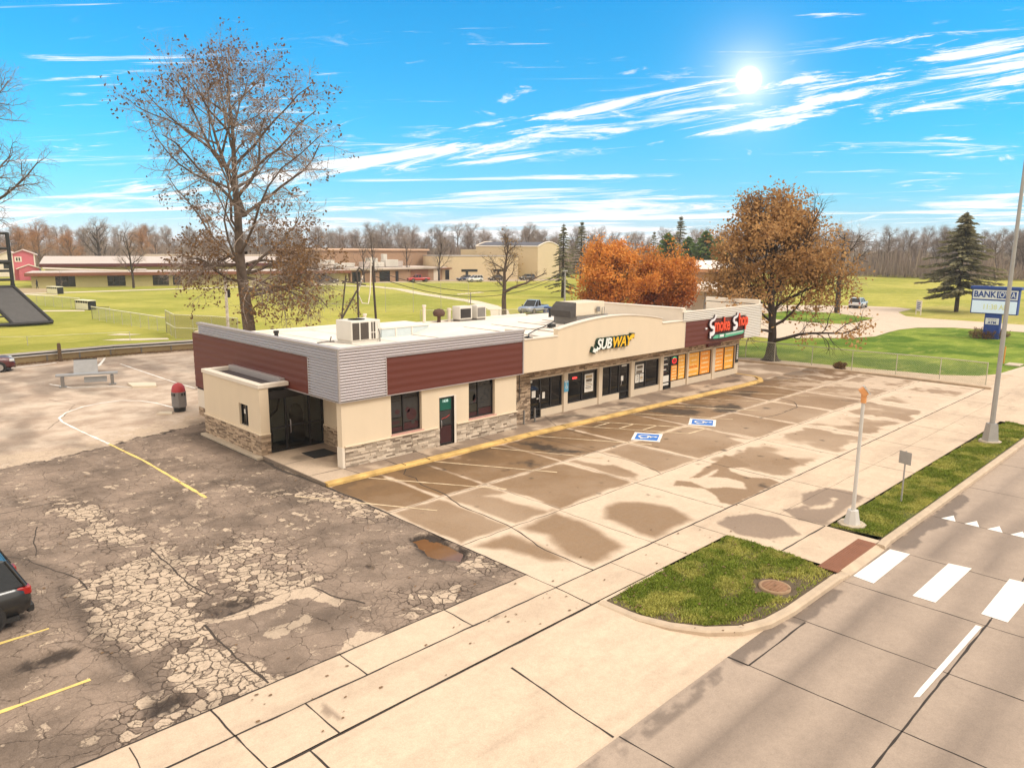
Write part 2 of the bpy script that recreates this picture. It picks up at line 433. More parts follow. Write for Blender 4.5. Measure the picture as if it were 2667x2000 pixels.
M_joint = mat('joint_dirt', (0.035, 0.026, 0.02), 0.95, var=0.3, scale=5)
M_crack = mat('crack_dirt', (0.05, 0.036, 0.026), 0.95, var=0.3, scale=5)
M_ypaint = mat('yellow_paint', (0.62, 0.40, 0.085), 0.7, var=0.25, scale=4)
M_wpaint = mat('white_paint', (0.76, 0.72, 0.66), 0.7, var=0.22, scale=3.5)
M_fpaint = mat('faded_paint', (0.62, 0.48, 0.31), 0.8, var=0.6, scale=3)
M_bluep = mat('blue_paint', (0.02, 0.15, 0.50), 0.6, var=0.15, scale=5)

# far ground and lawns
def lawn_mat(name, a, b, c, sc=0.12, dead=0.0):
    m_ = bpy.data.materials.new(name); m_.use_nodes = True; T = NT(m_.node_tree); bs = T.n['Principled BSDF']
    co = T.new('ShaderNodeTexCoord').outputs['Object']
    n1 = T.noise(co, sc, 6, 0.62, 0.4); n2 = T.noise(T.vscale(co, (0.35, 1.0, 1.0)), 1.1, 6, 0.7); n3 = T.noise(co, 14, 4, 0.7)
    k = T.mix(T.ss(n1, 0.40, 0.60), a, b)
    k = T.mix(T.ss(n2, 0.52, 0.74, 0.0, 0.7), k, c)
    f = T.m('MULTIPLY_ADD', T.m('SUBTRACT', T.m('ADD', T.m('MULTIPLY', n3, 0.6), T.m('MULTIPLY', n2, 0.4)), 0.5), 1.5, 1.0)
    s = T.new('ShaderNodeVectorMath', operation='SCALE'); T.put(s.inputs[0], k); T.put(s.inputs[3], f)
    T.put(bs.inputs['Base Color'], s.outputs[0]); bs.inputs['Roughness'].default_value = 1.0; bs.inputs['Specular IOR Level'].default_value = 0.1
    b_ = T.new('ShaderNodeBump'); b_.inputs['Strength'].default_value = 0.9; b_.inputs['Distance'].default_value = 0.05
    T.put(b_.inputs['Height'], n3); T.put(bs.inputs['Normal'], b_.outputs[0])
    return m_
M_field = lawn_mat('field_grass', (0.265, 0.272, 0.042), (0.390, 0.358, 0.075), (0.48, 0.400, 0.125), 0.045)
M_lawn = lawn_mat('lawn_grass', (0.085, 0.150, 0.014), (0.205, 0.265, 0.036), (0.34, 0.32, 0.08), 0.16)
M_dry = lawn_mat('dry_grass', (0.38, 0.33, 0.09), (0.30, 0.30, 0.06), (0.44, 0.36, 0.14), 0.10)
M_soil = mat('soil', (0.10, 0.072, 0.042), 1.0, var=0.35, scale=3, bump=0.6, bscale=12)
M_far = mat('far_earth', (0.20, 0.16, 0.08), 1.0, var=0.25, scale=0.02)
sheet('ground', [(-3000, -3000), (3000, -3000), (3000, 3000), (-3000, 3000)], -0.45, M_far)
sheet('field', [(-120, 14), (3, 14), (40.5, 14), (40.6, -12), (44, -12.5), (460, -30), (460, 460), (-120, 460)], -0.05, M_field)
sheet('lawn', [(40.7, 9), (40.9, -2), (43.1, -2.2), (43.2, -4), (44, -7), (44.4, -9.3), (46, -11.2), (49, -12.2), (54, -12.45), (83, -12.6), (83, -6), (82.3, 0.4), (79, 3.2), (75, 3.85), (71.3, 3.7), (66, 3.2), (62, 4.6), (60.8, 6.2), (58, 9)], -0.030, M_lawn)
sheet('lawn', [(92.6, -5), (93, 2.4), (92.7, 6), (94, 9.3), (100, 12.3), (108, 12.9), (125, 13), (160, -5), (160, -14), (92, -12.6)], -0.030, M_dry)
sheet('lawn', [(75.5, 13), (76.3, 10.8), (80, 10.4), (87.5, 11.1), (91, 17.6), (90, 24), (76, 24)], 0.012, M_lawn)
M_drive = mat('drive_concrete', (0.56, 0.44, 0.33), 0.9, var=0.12, scale=0.6)
sheet('driveway', [(56, 10), (60.8, 6.2), (62, 4.6), (66, 3.2), (71.3, 3.7), (75, 3.85), (79, 3.2), (82.3, 0.4), (83, -6), (83, -17), (91.5, -17), (92.6, -5), (93, 2.4), (92.7, 6), (94, 9.3), (100, 12.3), (108, 12.9), (110, 16), (108, 22), (100, 30), (86, 36), (70, 36), (60, 30)], -0.012, M_drive)
M_path = mat('path_concrete', (0.62, 0.53, 0.40), 0.9, var=0.1, scale=0.8)
V, F = strips([([(16, 133.5), (30, 133.2), (50, 132.4), (72, 131.0), (77, 126), (80, 115.5), (78, 103), (72.7, 89.7), (69.6, 78), (66.8, 67.8), (62.6, 59), (58, 52), (53, 46.5), (48, 41)], 2.6), ([(72, 131), (84, 133), (100, 129.5)], 2.0)], -0.02)
tag(np_mesh('path', V, F, M_path), kind='structure')
M_mud = mat('bare_earth', (0.36, 0.27, 0.15), 1.0, var=0.2, scale=0.5)
sheet('school_yard', [(66, 134.6), (100, 129.4), (104, 126.8), (118, 116.5), (136, 112), (150, 118), (135, 124), (112, 137.5), (84, 137)], -0.028, mat('yard_asphalt', (0.40, 0.31, 0.22), 0.95, var=0.15, scale=0.4))
sheet('school_yard', [(8, 137), (17, 134.4), (25, 140), (24, 150.6), (21, 153.4), (15, 160), (2, 158)], -0.028, M_mud)
sheet('practice_pad', [(9.8, 92.6), (14.4, 89.4), (14.0, 87.6), (9.2, 90.8)], -0.026, M_path)
sheet('practice_pad', [(15.5, 131.5), (20.6, 128.6), (20, 126.6), (15, 129.6)], -0.026, M_path)
sheet('practice_pad', [(7.6, 56.4), (9.0, 54.9), (10.4, 54.6), (9, 56.8)], -0.026, M_path)
sheet('practice_pad', [(6.0, 52.2), (7.2, 50.6), (10.9, 48.6), (11.2, 49.9), (7.8, 52.1)], -0.026, M_path)

# --- cracked asphalt lot
def asphalt_mat():
    m_ = bpy.data.materials.new('asphalt'); m_.use_nodes = True; T = NT(m_.node_tree); bs = T.n['Principled BSDF']
    co = T.new('ShaderNodeTexCoord').outputs['Object']
    A = lambda n: T.new('ShaderNodeAttribute', attribute_name=n).outputs['Fac']
    pale, crk, dark, far = A('pale'), A('crk'), A('dark'), A('far')
    w = T.noise(co, 1.3, 5, 0.6, out='Color')
    wv = T.vadd(co, T.vscale(T.vadd(w, (-0.5, -0.5, -0.5)), (0.70, 0.70, 0.0)))
    def vor(sc, feat):
        n = T.new('ShaderNodeTexVoronoi', voronoi_dimensions='2D', feature=feat); T.put(n.inputs['Vector'], wv); n.inputs['Scale'].default_value = sc
        n.inputs['Randomness'].default_value = 0.95; return n
    e1 = vor(3.5, 'DISTANCE_TO_EDGE').outputs['Distance']; c1 = T.sep(vor(3.5, 'F1').outputs['Color'])[0]
    e2 = vor(5.6, 'DISTANCE_TO_EDGE').outputs['Distance']; e3 = vor(1.15, 'DISTANCE_TO_EDGE').outputs['Distance']
    big = T.noise(co, 0.45, 5, 0.6); mid = T.noise(co, 3.0, 6, 0.7); fine = T.noise(co, 42, 3, 0.7); grit = T.noise(co, 16, 4, 0.75)
    # worn dark asphalt
    base = T.mix(T.ss(big, 0.3, 0.7), (0.145, 0.108, 0.083), (0.305, 0.228, 0.174))
    base = T.mix(T.ss(T.noise(T.vscale(co, (1.0, 0.4, 1)), 1.3, 6, 0.7), 0.52, 0.74, 0.0, 0.7), base, (0.31, 0.24, 0.19))
    base = T.mix(T.ss(fine, 0.56, 0.75, 0.0, 0.55), base, (0.42, 0.325, 0.25))
    base = T.mix(far, base, T.mix(T.ss(T.noise(co, 0.5, 6, 0.6), 0.35, 0.68), (0.40, 0.30, 0.225), (0.60, 0.485, 0.38)))
    # pale worn plates between cracks
    pf = T.ss(T.m('ADD', T.m('ADD', pale, T.m('MULTIPLY', T.m('SUBTRACT', c1, 0.5), 1.0)), T.m('MULTIPLY', T.m('SUBTRACT', T.m('ADD', T.m('MULTIPLY', grit, 0.5), T.m('MULTIPLY', mid, 0.5)), 0.5), 1.3)), 0.40, 0.62)
    pc = T.mix(T.m('MULTIPLY', mid, 0.8), (0.58, 0.455, 0.335), (0.40, 0.305, 0.225))
    c = T.mix(T.m('MULTIPLY', pf, 0.93), base, pc)
    ck = T.m('MULTIPLY', T.ss(e1, T.m('MULTIPLY_ADD', mid, 0.22, -0.02), 0.022), crk)
    ck = T.m('MAXIMUM', ck, T.m('MULTIPLY', T.m('MULTIPLY', T.ss(e2, 0.085, 0.03), T.ss(mid, 0.46, 0.60)), T.m('MULTIPLY', crk, 0.8)))
    ck = T.m('MAXIMUM', ck, T.m('MULTIPLY', T.m('MULTIPLY', T.ss(e3, 0.018, 0.006), T.ss(mid, 0.36, 0.56)), 0.85))
    ck = T.m('MULTIPLY', ck, T.m('SUBTRACT', 1.0, T.m('MULTIPLY', far, 0.8)))
    c = T.mix(T.m('MULTIPLY', ck, 0.9), c, (0.055, 0.038, 0.028))
    c = T.mix(dark, c, (0.045, 0.034, 0.028))
    f = T.m('ADD', T.m('MULTIPLY', T.m('SUBTRACT', grit, 0.5), 0.85), T.m('MULTIPLY_ADD', T.m('SUBTRACT', fine, 0.5), 0.75, 1.0))
    s = T.new('ShaderNodeVectorMath', operation='SCALE'); T.put(s.inputs[0], c); T.put(s.inputs[3], f)
    T.put(bs.inputs['Base Color'], s.outputs[0]); bs.inputs['Roughness'].default_value = 0.95; bs.inputs['Specular IOR Level'].default_value = 0.2
    b = T.new('ShaderNodeBump'); b.inputs['Strength'].default_value = 0.6; b.inputs['Distance'].default_value = 0.03
    T.put(b.inputs['Height'], T.m('SUBTRACT', T.m('MULTIPLY', grit, 0.5), ck)); T.put(bs.inputs['Normal'], b.outputs[0])
    return m_
M_asph = asphalt_mat()
PALE = [ # outline, strength
 ([(-9.22, 3.44), (-8.69, 2.94), (-8.44, 0.21), (-8.3, -2.44), (-8.92, -2.18), (-9.27, -0.96), (-9.42, 1.14)], 0.95),
 ([(-10.81, -3.87), (-10.17, -3.41), (-9.24, -3.53), (-8.69, -3.25), (-8.14, -2.7), (-8.05, -4.96), (-8.18, -6.73), (-8.99, -7.54), (-9.2, -8.6), (-9.61, -8.9), (-10.48, -8.57), (-10.95, -8.12), (-11.02, -6.48)], 0.98),
 ([(-8.04, -4.68), (-6.79, -4.4), (-6.0, -3.6), (-5.67, -5.7), (-5.62, -8.11), (-6.2, -8.45), (-7.21, -8.31), (-7.75, -7.79), (-7.85, -6.35)], 0.78),
 ([(-10.75, -10.13), (-10.33, -9.43), (-9.8, -9.0), (-9.18, -9.3), (-9.12, -10.71), (-9.06, -11.86), (-9.63, -11.9), (-10.35, -12.0), (-10.67, -11.78), (-10.55, -10.94)], 1.0),
 ([(-11.9, -10.7), (-11.3, -10.6), (-11.1, -11.4), (-11.9, -11.7)], 0.8),
 ([(-3.4, -1.0), (-1.5, -1.3), (-1.45, -5.4), (-2.0, -5.6), (-2.6, -3.0)], 0.72),
 ([(-2.2, -8.6), (-1.6, -9.5), (-1.5, -11.3), (-2.4, -11.0)], 0.5),
 ([(-4.6, -10.4), (-3.0, -11.2), (-4.2, -11.8), (-5.2, -11.6)], 0.55)]
BARE = [[(-8.25, -9.97), (-8.15, -10.2), (-7.05, -9.98), (-7.09, -9.75), (-7.6, -9.75)], [(-8.9, -8.45), (-8.3, -8.85), (-6.75, -8.62), (-6.25, -9.83), (-6.05, -9.7), (-6.2, -8.35), (-6.9, -8.3)], [(-7.42, -11.86), (-6.2, -11.86), (-6.5, -11.2), (-7.0, -11.45)]]
EDGE = [(-24, 9.2), (-14, 9.5), (-9.92, 9.77), (-8.5, 10.0), (-7.96, 9.85), (-5.93, 10.5), (-4.24, 11.28), (-3.1, 11.25), (-2.09, 11.7), (-0.59, 12.2), (2, 12.6)]
PUD = [(-2.29, -7.64), (-1.85, -7.7), (-1.62, -8.6), (-1.7, -9.5), (-2.15, -9.85), (-2.48, -9.53), (-2.66, -9.02), (-2.45, -8.23)]
HOLES = [((-8.25, -8.05), 0.70, 0.42), ((-10.95, -11.1), 0.46, 0.34), ((-12.15, -7.6), 0.70, 0.36), ((-4.35, -8.4), 0.09, 0.20)]
def asphalt(x, y):
    e1 = fbm(x*1.3, y*1.3, 1); e2 = fbm(x*3.5, y*3.5, 2)
    pale = np.zeros_like(x); crk = np.zeros_like(x)
    for P, s in PALE:
        d = sd_poly(x, y, P)+(e1-0.5)*1.3+(e2-0.5)*0.6
        pale = np.maximum(pale, sstep(d, 0.45, -0.45)*s*0.92); crk = np.maximum(crk, sstep(d, 0.75, 0.0))
    ey = np.interp(x, [p[0] for p in EDGE], [p[1] for p in EDGE])+(e2-0.5)*0.9
    far = sstep(y-ey, 0.0, 0.25)
    band = sstep(y-ey, -0.05, 0.15)*sstep(y-ey-(1.9+(e1-0.5)*2.5), 0.3, -0.5)
    pale = np.maximum(pale, band*0.75); crk = np.maximum(crk, band*0.8)
    fl = 0.6*fbm(x*2.6, y*0.9+x*0.5, 5, 4)+0.4*fbm(x*7, y*3, 6, 3)
    mid = sstep(y, -7, -4)*sstep(y, 9, 6)*sstep(x, -10.5, -8.0)
    pale = np.maximum(pale, sstep(fl, 0.59, 0.72)*0.52*mid); pale = np.maximum(pale, sstep(fbm(x*5.5, y*5.5, 15), 0.72, 0.80)*0.45*(1-far)); crk = np.maximum(crk, sstep(fl, 0.52, 0.62)*0.55*mid)
    crk = np.maximum(crk, sstep(fbm(x*0.45, y*0.45, 9), 0.50, 0.64)*0.45*(1-far))
    crk = np.maximum(crk, 0.20*(1-far))
    for P in BARE:
        d = sd_poly(x, y, P)+(e2-0.5)*0.30
        k = sstep(d, 0.10, -0.06); pale = np.maximum(pale, k*1.3); crk = crk*(1-k*0.9)
    sq = sd_poly(x, y, [(-9.1, -8.6), (-6.3, -8.6), (-6.2, -10.16), (-6.6, -11.87), (-9.0, -11.87)])
    k = sstep(sq, 0.0, -0.15); bare = np.zeros_like(x)
    for P in BARE: bare = np.maximum(bare, sstep(sd_poly(x, y, P)+(e2-0.5)*0.3, 0.1, -0.06))
    crk = crk*(1-0.75*k); pale = np.where(bare > 0.2, pale, pale*(1-k))
    dark = np.zeros_like(x); z = np.zeros_like(x)
    tr = sd_line(x, y, [(-11.53, -0.75), (-10.84, -2.77), (-11.13, -6.22), (-11.09, -8.58), (-10.99, -10.11), (-10.9, -11.0)])
    dark = np.maximum(dark, sstep(tr+(e1-0.5)*0.35, 0.42, 0.05)*0.42)
    nb = sd_line(x, y, [(-1.6, 9.8), (-1.75, 4.0), (-1.7, 2.0), (-2.4, 0.0)])
    dark = np.maximum(dark, sstep(nb+(e1-0.5)*1.4, 1.5, 0.1)*0.50)
    dark = np.maximum(dark, sstep(sd_line(x, y, [(-4.2, 2.2), (-3.0, 1.0), (-2.4, -0.6)])+(e1-0.5)*2.2, 0.8, 0.0)*0.5)
    dark = np.maximum(dark, sstep(np.abs(y-ey)-(fbm(x*0.8, y*0, 11)-0.42)*0.35, 0.05, -0.02)*0.95)
    pd = sd_poly(x, y, PUD)+(e2-0.5)*0.22
    z -= sstep(pd, 0.12, -0.16)*0.13; dark = np.maximum(dark, sstep(pd, 0.26, 0.05)*0.95*sstep(fbm(x*2, y*2, 21), 0.36, 0.50))  # dark rim also paints in the shade inside the hole
    dark = np.maximum(dark, sstep(pd, 0.0, -0.06)*0.75)
    rim = sd_poly(x, y, [(-2.5, -7.75), (-2.0, -7.45), (-1.55, -7.7), (-1.5, -8.5), (-1.68, -8.3), (-1.85, -7.95), (-2.2, -7.9)])+(e2-0.5)*0.18  # dark crescent: shade of the puddle's far rim painted in, with a shallow dip
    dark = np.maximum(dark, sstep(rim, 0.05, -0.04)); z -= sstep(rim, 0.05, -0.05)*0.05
    for (cx, cy), ra, rb in HOLES:
        d = np.sqrt(((x-cx)/ra)**2+((y-cy)/rb)**2)+(e2-0.5)*1.1
        z -= sstep(d, 1.05, 0.6)*0.05; dark = np.maximum(dark, sstep(d, 1.25, 0.75)*0.95*(0.35+0.65*sstep(e2, 0.38, 0.50)))
    st = fbm(x*0.55, y*0.9, 31); dark = np.maximum(dark, sstep(st, 0.58, 0.75)*0.28*(1-far))
    # wide soft damp areas of the rear lot
    dark = np.maximum(dark, far*sstep(fbm(x*0.35, y*0.16, 41), 0.46, 0.66)*0.45)
    return pale, crk, dark, far, z
X, Y, F = grid(-22, 0.0, -11.85, 14.0, 0.075)
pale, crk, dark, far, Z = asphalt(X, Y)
cx = X[F].mean(1); cy = Y[F].mean(1)
keep = ~((cx > -1.5) & (cy < 9.0))
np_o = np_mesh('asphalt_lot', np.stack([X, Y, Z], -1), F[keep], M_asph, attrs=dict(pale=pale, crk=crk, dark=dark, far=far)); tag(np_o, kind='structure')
X, Y, F = grid(-40, 14, 14.0, 40.2, 0.25)
pale, crk, dark, far, Z = asphalt(X, Y)
tag(np_mesh('rear_lot', np.stack([X, Y, Z*0], -1), F, M_asph, attrs=dict(pale=pale, crk=crk*0.5, dark=dark, far=far)), kind='structure')
sheet('rear_lot', [(14, 13), (46, 10), (64, 30), (66, 44), (50, 43), (30, 40), (14, 40)], -0.02, mat('rear_concrete', (0.5, 0.4, 0.3), 0.95, var=0.15, scale=0.4))
M_water = mat('muddy_water', (0.17, 0.085, 0.035), 0.06, var=0.2, scale=3, spec=0.5)
tag(MB().add([(p[0], p[1], -0.085) for p in PUD], [tuple(range(len(PUD)))[::-1]]).build('puddle', M_water), kind='structure')

# --- concrete lot in front of the shops
XJ = np.array([-1.5, 0.85, 3.05, 7.55, 12.1, 17.2, 21.7, 26.2, 30.7, 35.2, 40.4]); YJ = np.array([-12.97, -9.05, -5.15, -1.3])
DAMP = [[(-1.35, -9.35), (0.38, -9.29), (0.3, -11.2), (0.07, -12.3), (-0.48, -11.61), (-0.8, -10.3)], [(0.66, -9.24), (2.85, -9.0), (2.75, -10.6), (2.15, -12.6), (0.35, -12.8), (0.18, -11.68), (0.9, -10.3)],
 [(3.48, -10.56), (4.4, -9.8), (5.3, -9.9), (5.86, -10.55), (6.2, -11.53), (5.65, -12.8), (3.34, -12.85), (3.2, -12.5)],
 [(8.19, -10.18), (8.91, -9.92), (9.13, -10.44), (8.96, -11.3), (9.56, -11.67), (9.91, -12.3), (10.6, -11.82), (10.6, -11.19), (10.18, -10.57), (11.35, -10.32), (9.82, -10.45), (9.47, -10.12), (11.52, -9.76), (13.55, -9.39), (13.46, -10.09), (12.85, -11.26), (11.87, -10.57), (11.56, -10.86), (11.39, -11.71), (11.81, -12.32), (11.64, -12.9), (9.78, -12.95), (7.9, -12.9), (7.81, -12.48), (8.28, -12.01), (8.69, -11.25)],
 [(13.2, -11.6), (14.4, -10.9), (15.6, -11.6), (14.6, -12.6)]]
DRYP = [[(9.93, -5.18), (10.01, -6.07), (9.58, -8.18), (9.24, -9.02), (7.8, -8.98), (7.66, -8.2), (7.92, -8.66), (8.45, -8.5), (8.75, -6.92), (8.31, -6.75), (8.21, -5.16), (8.92, -5.18)],
 [(16.46, -8.04), (16.9, -9.07), (20.35, -9.0), (19.38, -9.47), (16.48, -9.29), (16.06, -8.9)], [(2.2, -6.2), (3.2, -6.4), (3.3, -8.9), (2.6, -8.9)], [(3.1, -9.1), (4.6, -8.8), (6.6, -8.9), (5.0, -9.6), (3.9, -10.2), (3.2, -10.5)]]
OIL = [([(8.34, -1.68), (8.99, -1.99), (9.23, -3.39), (9.53, -5.08), (8.2, -4.1), (7.84, -2.95)], 0.85), ([(6.07, -4.03), (6.91, -4.07), (6.45, -5.01), (5.8, -4.86)], 0.85), ([(18.35, -1.74), (20.2, -1.69), (20.61, -3.83), (19.56, -4.1), (18.83, -3.02)], 0.8),
 ([(22.01, -3.37), (23.67, -3.98), (23.63, -4.86), (22.13, -5.23), (20.66, -4.72)], 0.8), ([(23.92, -5.8), (24.26, -5.81), (24.14, -6.05), (23.77, -6.06)], 1.0), ([(10.27, -12.63), (10.64, -12.65), (10.7, -12.87), (10.22, -12.91)], 0.9), ([(20.3, -2.6), (22, -2.2), (22.5, -3.2), (21, -3.6)], 0.6), ([(26, -2.4), (28, -2.2), (28.5, -3.4), (26.5, -3.6)], 0.65)]
def lot_wear(x, y):
    e1 = fbm(x*1.1, y*1.1, 51); e2 = fbm(x*4, y*4, 52); e3 = fbm(x*0.4, y*0.4, 53)
    dx = np.abs(x[:, None]-XJ[None, :]).min(1); dy = np.abs(y[:, None]-YJ[None, :]).min(1); dj = np.minimum(dx, dy)
    row = np.searchsorted(-YJ[::-1], -y)-1                        # 0 = against the shops
    row = np.clip(row, 0, 2)
    m0 = np.array([0.01, 0.05, 0.32])[row]; wob = np.array([0.22, 0.36, 1.2])[row]
    damp = sstep(dj+(e1-0.5)*wob, m0, m0+np.array([0.14, 0.20, 0.28])[row])
    damp *= np.array([1.12, 0.92, 0.80])[row]*(0.82+0.5*(e3-0.3))
    near = (row == 2) & (x < 12.1)
    damp = np.where(near, damp*0.10, damp)
    damp = np.where((row == 2) & (x >= 12.1), damp*(0.25+0.75*sstep(e3, 0.36, 0.54)), damp)
    sid = np.searchsorted(XJ, x)*7+row*3; damp *= 0.90+0.22*_TB[sid % 256, 5]
    for i, P in enumerate(DAMP):
        sharp = 0.07 if i == 3 else 0.30
        d = sd_poly(x, y, P)+(e1-0.5)*(0.35 if i != 3 else 0.22)+(e2-0.5)*0.12
        damp = np.maximum(damp, sstep(d, sharp*0.5, -sharp)*0.95)
    for P in DRYP: damp *= 1-0.9*sstep(sd_poly(x, y, P)+(e1-0.5)*0.5, 0.12, -0.15)
    damp *= 1-0.75*sstep(x, 28, 36)*sstep(e1, 0.42, 0.55)
    damp += sstep(y, -4.2, -1.6)*0.42*sstep(e1, 0.3, 0.5)
    dark = np.zeros_like(x)
    for P, s in OIL: dark = np.maximum(dark, sstep(sd_poly(x, y, P)+(e1-0.5)*1.3+(e2-0.5)*0.7, 0.25, -0.35)*s)
    gg = np.random.RandomState(12)
    for k in range(90):
        ox, oy, orad = gg.uniform(-1, 38), gg.uniform(-12.5, -1.6), gg.uniform(.05, .20); q = (np.abs(x-ox) < .5) & (np.abs(y-oy) < .5)
        dark[q] = np.maximum(dark[q], sstep(np.hypot(x[q]-ox, y[q]-oy)+(e2[q]-.5)*.2, orad, orad*.3)*gg.uniform(.25, .75))
    dark = np.maximum(dark, sstep(y, -3.6, -1.5)*0.42*sstep(e1, 0.36, 0.62))
    return damp, dark
X, Y, F = grid(-1.5, 40.4, -12.97, -1.2, 0.085)
damp, dark = lot_wear(X, Y)
tag(np_mesh('concrete_lot', np.stack([X, Y, X*0], -1), F, M_lot, attrs=dict(damp=damp, dark=dark)), kind='structure')
X, Y, F = grid(33.0, 41.0, -1.2, 14, 0.2); damp, dark = X*0+0.75*sstep(fbm(X*.5, Y*.5, 3), .3, .5), X*0
tag(np_mesh('side_lot', np.stack([X, Y, X*0-0.004], -1), F, M_lot, attrs=dict(damp=damp, dark=dark)), kind='structure')

# --- pavements
STAIN = [[(8.74, -14.39), (9.72, -14.74), (9.67, -15.27), (9.87, -14.6), (10.91, -14.05), (12.29, -14.37), (12.54, -15.27), (12.16, -15.85), (10.35, -15.95), (8.42, -16.0), (8.19, -15.23)], [(5.87, -13.53), (6.66, -13.37), (7.29, -13.71), (7.73, -13.85), (7.88, -14.66), (7.01, -15.84), (5.9, -15.36), (5.47, -14.49)]]
def walk_wear(x, y):
    e1 = fbm(x*1.2, y*1.2, 61); e2 = fbm(x*5, y*5, 62)
    sid = np.floor((x+200)/2.96).astype(int)*5+np.searchsorted([-16, -14.27, -12.97], y)*11
    damp = 0.13*sstep(e1, 0.5, 0.7)+0.17*_TB[sid % 256, 9]-0.04+0.16*sstep(fbm(x*0.5, y*2.2, 64), .5, .72)
    for P in STAIN: damp = np.maximum(damp, sstep(sd_poly(x, y, P)+(e1-0.5)*0.22+(e2-0.5)*0.06, 0.05, -0.06)*1.0)
    damp *= 1-0.95*sstep(sd_line(x, y, [(9.3, -14.9), (10.3, -15.4), (11.2, -15.2)])+(e1-0.5)*0.5, 0.14, 0.02)
    sm = sd_poly(x, y, [(-8.75, -13.18), (-8.65, -13.47), (-8.69, -13.93), (-8.75, -13.87), (-8.82, -13.48)])+(e2-0.5)*0.1
    damp = np.maximum(damp, sstep(sm, 0.05, 0.0)*0.8)
    damp = np.maximum(damp, sstep(e2, 0.80, 0.86)*0.8)
    return damp
def in_walk(x, y):
    return ((y > -12.97) & (x < -1.5)) | ((y < -12.97) & (y > -14.27) & (x < 5.2)) | ((x > 5.2) & (x < 8.3) & (y < -12.97)) | ((x > 8.3) & (y > -16.14) & (y < -12.97)) | ((x > 30.3) & (y < -12.97))
X, Y, F = grid(-24.0, 48.0, -17.80, -11.85, 0.10)
cx = X[F].mean(1); cy = Y[F].mean(1); keep = in_walk(cx, cy)
tag(np_mesh('pavement', np.stack([X, Y, X*0], -1), F[keep], M_walk, attrs=dict(damp=walk_wear(X, Y), dark=X*0)), kind='structure')
X, Y, F = grid(48, 130, -17.8, -12.55, 0.8)
tag(np_mesh('pavement', np.stack([X, Y, X*0], -1), F, M_walk, attrs=dict(damp=X*0, dark=X*0)), kind='structure')
P = [(40.75, -12.97), (40.75, 6), (42.2, 4), (42.9, -1.4), (43.2, -4), (44, -7), (44.4, -9.3), (46, -11.2), (48, -12.0), (48, -12.97)]
sheet('pavement', P, -0.008, mat('gritty_concrete', (0.50, 0.38, 0.26), 0.95, var=0.28, scale=1.5))
sheet('pavement', [(48, -12.97), (48, -12.0), (54, -12.42), (130, -12.55)], -0.008, M_drive)
# sloping driveway apron
X, Y, F = grid(-24, 1.6, -17.85, -14.27, 0.10)
ISL = [(-1.2, -14.3), (-1.2, -14.9), (-1.15, -15.5), (-0.91, -16.22), (-0.5, -16.9), (0.12, -17.42), (0.9, -17.70), (1.9, -17.80), (5, -17.9), (5, -14.2)]
cx = X[F].mean(1); cy = Y[F].mean(1); F = F[sd_poly(cx, cy, ISL) > -0.08]
Zs = (RZ+0.004)*sstep(-Y, 14.6, 17.8)
e1 = fbm(X*0.6, Y*1.8, 71); damp = 0.12*sstep(e1, 0.5, 0.7)+0.15*sstep(fbm(X*0.5, Y*5, 72), 0.58, 0.7)
tag(np_mesh('driveway_apron', np.stack([X, Y, Zs], -1), F, M_walk, attrs=dict(damp=damp, dark=X*0)), kind='structure')

# --- road
GUT = [[(6.18, -18.0), (5.46, -18.0), (4.77, -17.95), (5.62, -17.9), (6.52, -17.95), (8.1, -18.0), (10.17, -18.05), (12.63, -18.1), (16, -18.1), (15, -18.62), (13.44, -18.58), (12.61, -18.75), (11.57, -18.75), (10.41, -18.5), (9.89, -18.6), (8.21, -18.62), (7.44, -18.4), (6.76, -18.3)], [(1.4, -17.95), (4.2, -18.0), (4.2, -18.36), (2.92, -18.42), (2.3, -18.5), (1.5, -18.45)], [(-1.2, -17.9), (-0.56, -17.6), (1.36, -17.95), (1.35, -18.25), (-0.06, -18.2), (-1.09, -18.2)]]
def road_wear(x, y):
    e1 = fbm(x*0.25, y*0.9, 81); e2 = fbm(x*2.2, y*2.2, 82); e3 = fbm(x*0.12, y*2.6, 83)
    b = np.zeros_like(x)
    for yc, w_, s in ((-19.35, 0.42, 0.8), (-20.75, 0.45, 0.75), (-22.6, 0.55, 0.9), (-24.3, 0.5, 0.75), (-27, .6, .7), (-28.8, .6, .7), (-31, .6, .7), (-33, .6, .7)):
        b = np.maximum(b, np.exp(-((y-yc+(e1-0.5)*0.8)/w_)**2)*s)
    damp = b*(0.35+1.1*(e3-0.15))*0.85+0.12*(e1-0.3)
    for P in GUT: damp = np.maximum(damp, sstep(sd_poly(x, y, P)+(e2-0.5)*0.35, 0.05, -0.07)*0.85)
    gd = sd_poly(x, y, [(-12, -17.9), (-1.3, -17.9), (-1.4, -18.22), (-3.09, -18.30), (-12, -18.30)])
    damp = np.maximum(damp, sstep(gd, 0.05, -0.05)*sstep(fbm(x*2.5, y*4, 88), 0.40, 0.66)*0.70)
    xb = sstep(x, 4.7, 5.0)*sstep(x, 8.6, 8.2)
    damp = damp*(1-0.45*xb)+xb*0.10*sstep(e2, .4, .6)
    return np.clip(damp, -0.15, 1.4)
X, Y, F = grid(-26, 34, -18.9, -17.62, 0.055)
tag(np_mesh('road', np.stack([X, Y, X*0+RZ], -1), F, M_road, attrs=dict(damp=road_wear(X, Y), dark=X*0)), kind='structure')
X, Y, F = grid(34, 70, -18.9, -17.62, 0.16)
tag(np_mesh('road', np.stack([X, Y, X*0+RZ], -1), F, M_road, attrs=dict(damp=road_wear(X, Y), dark=X*0)), kind='structure')
X, Y, F = grid(-26, 70, -36, -18.9, 0.16)
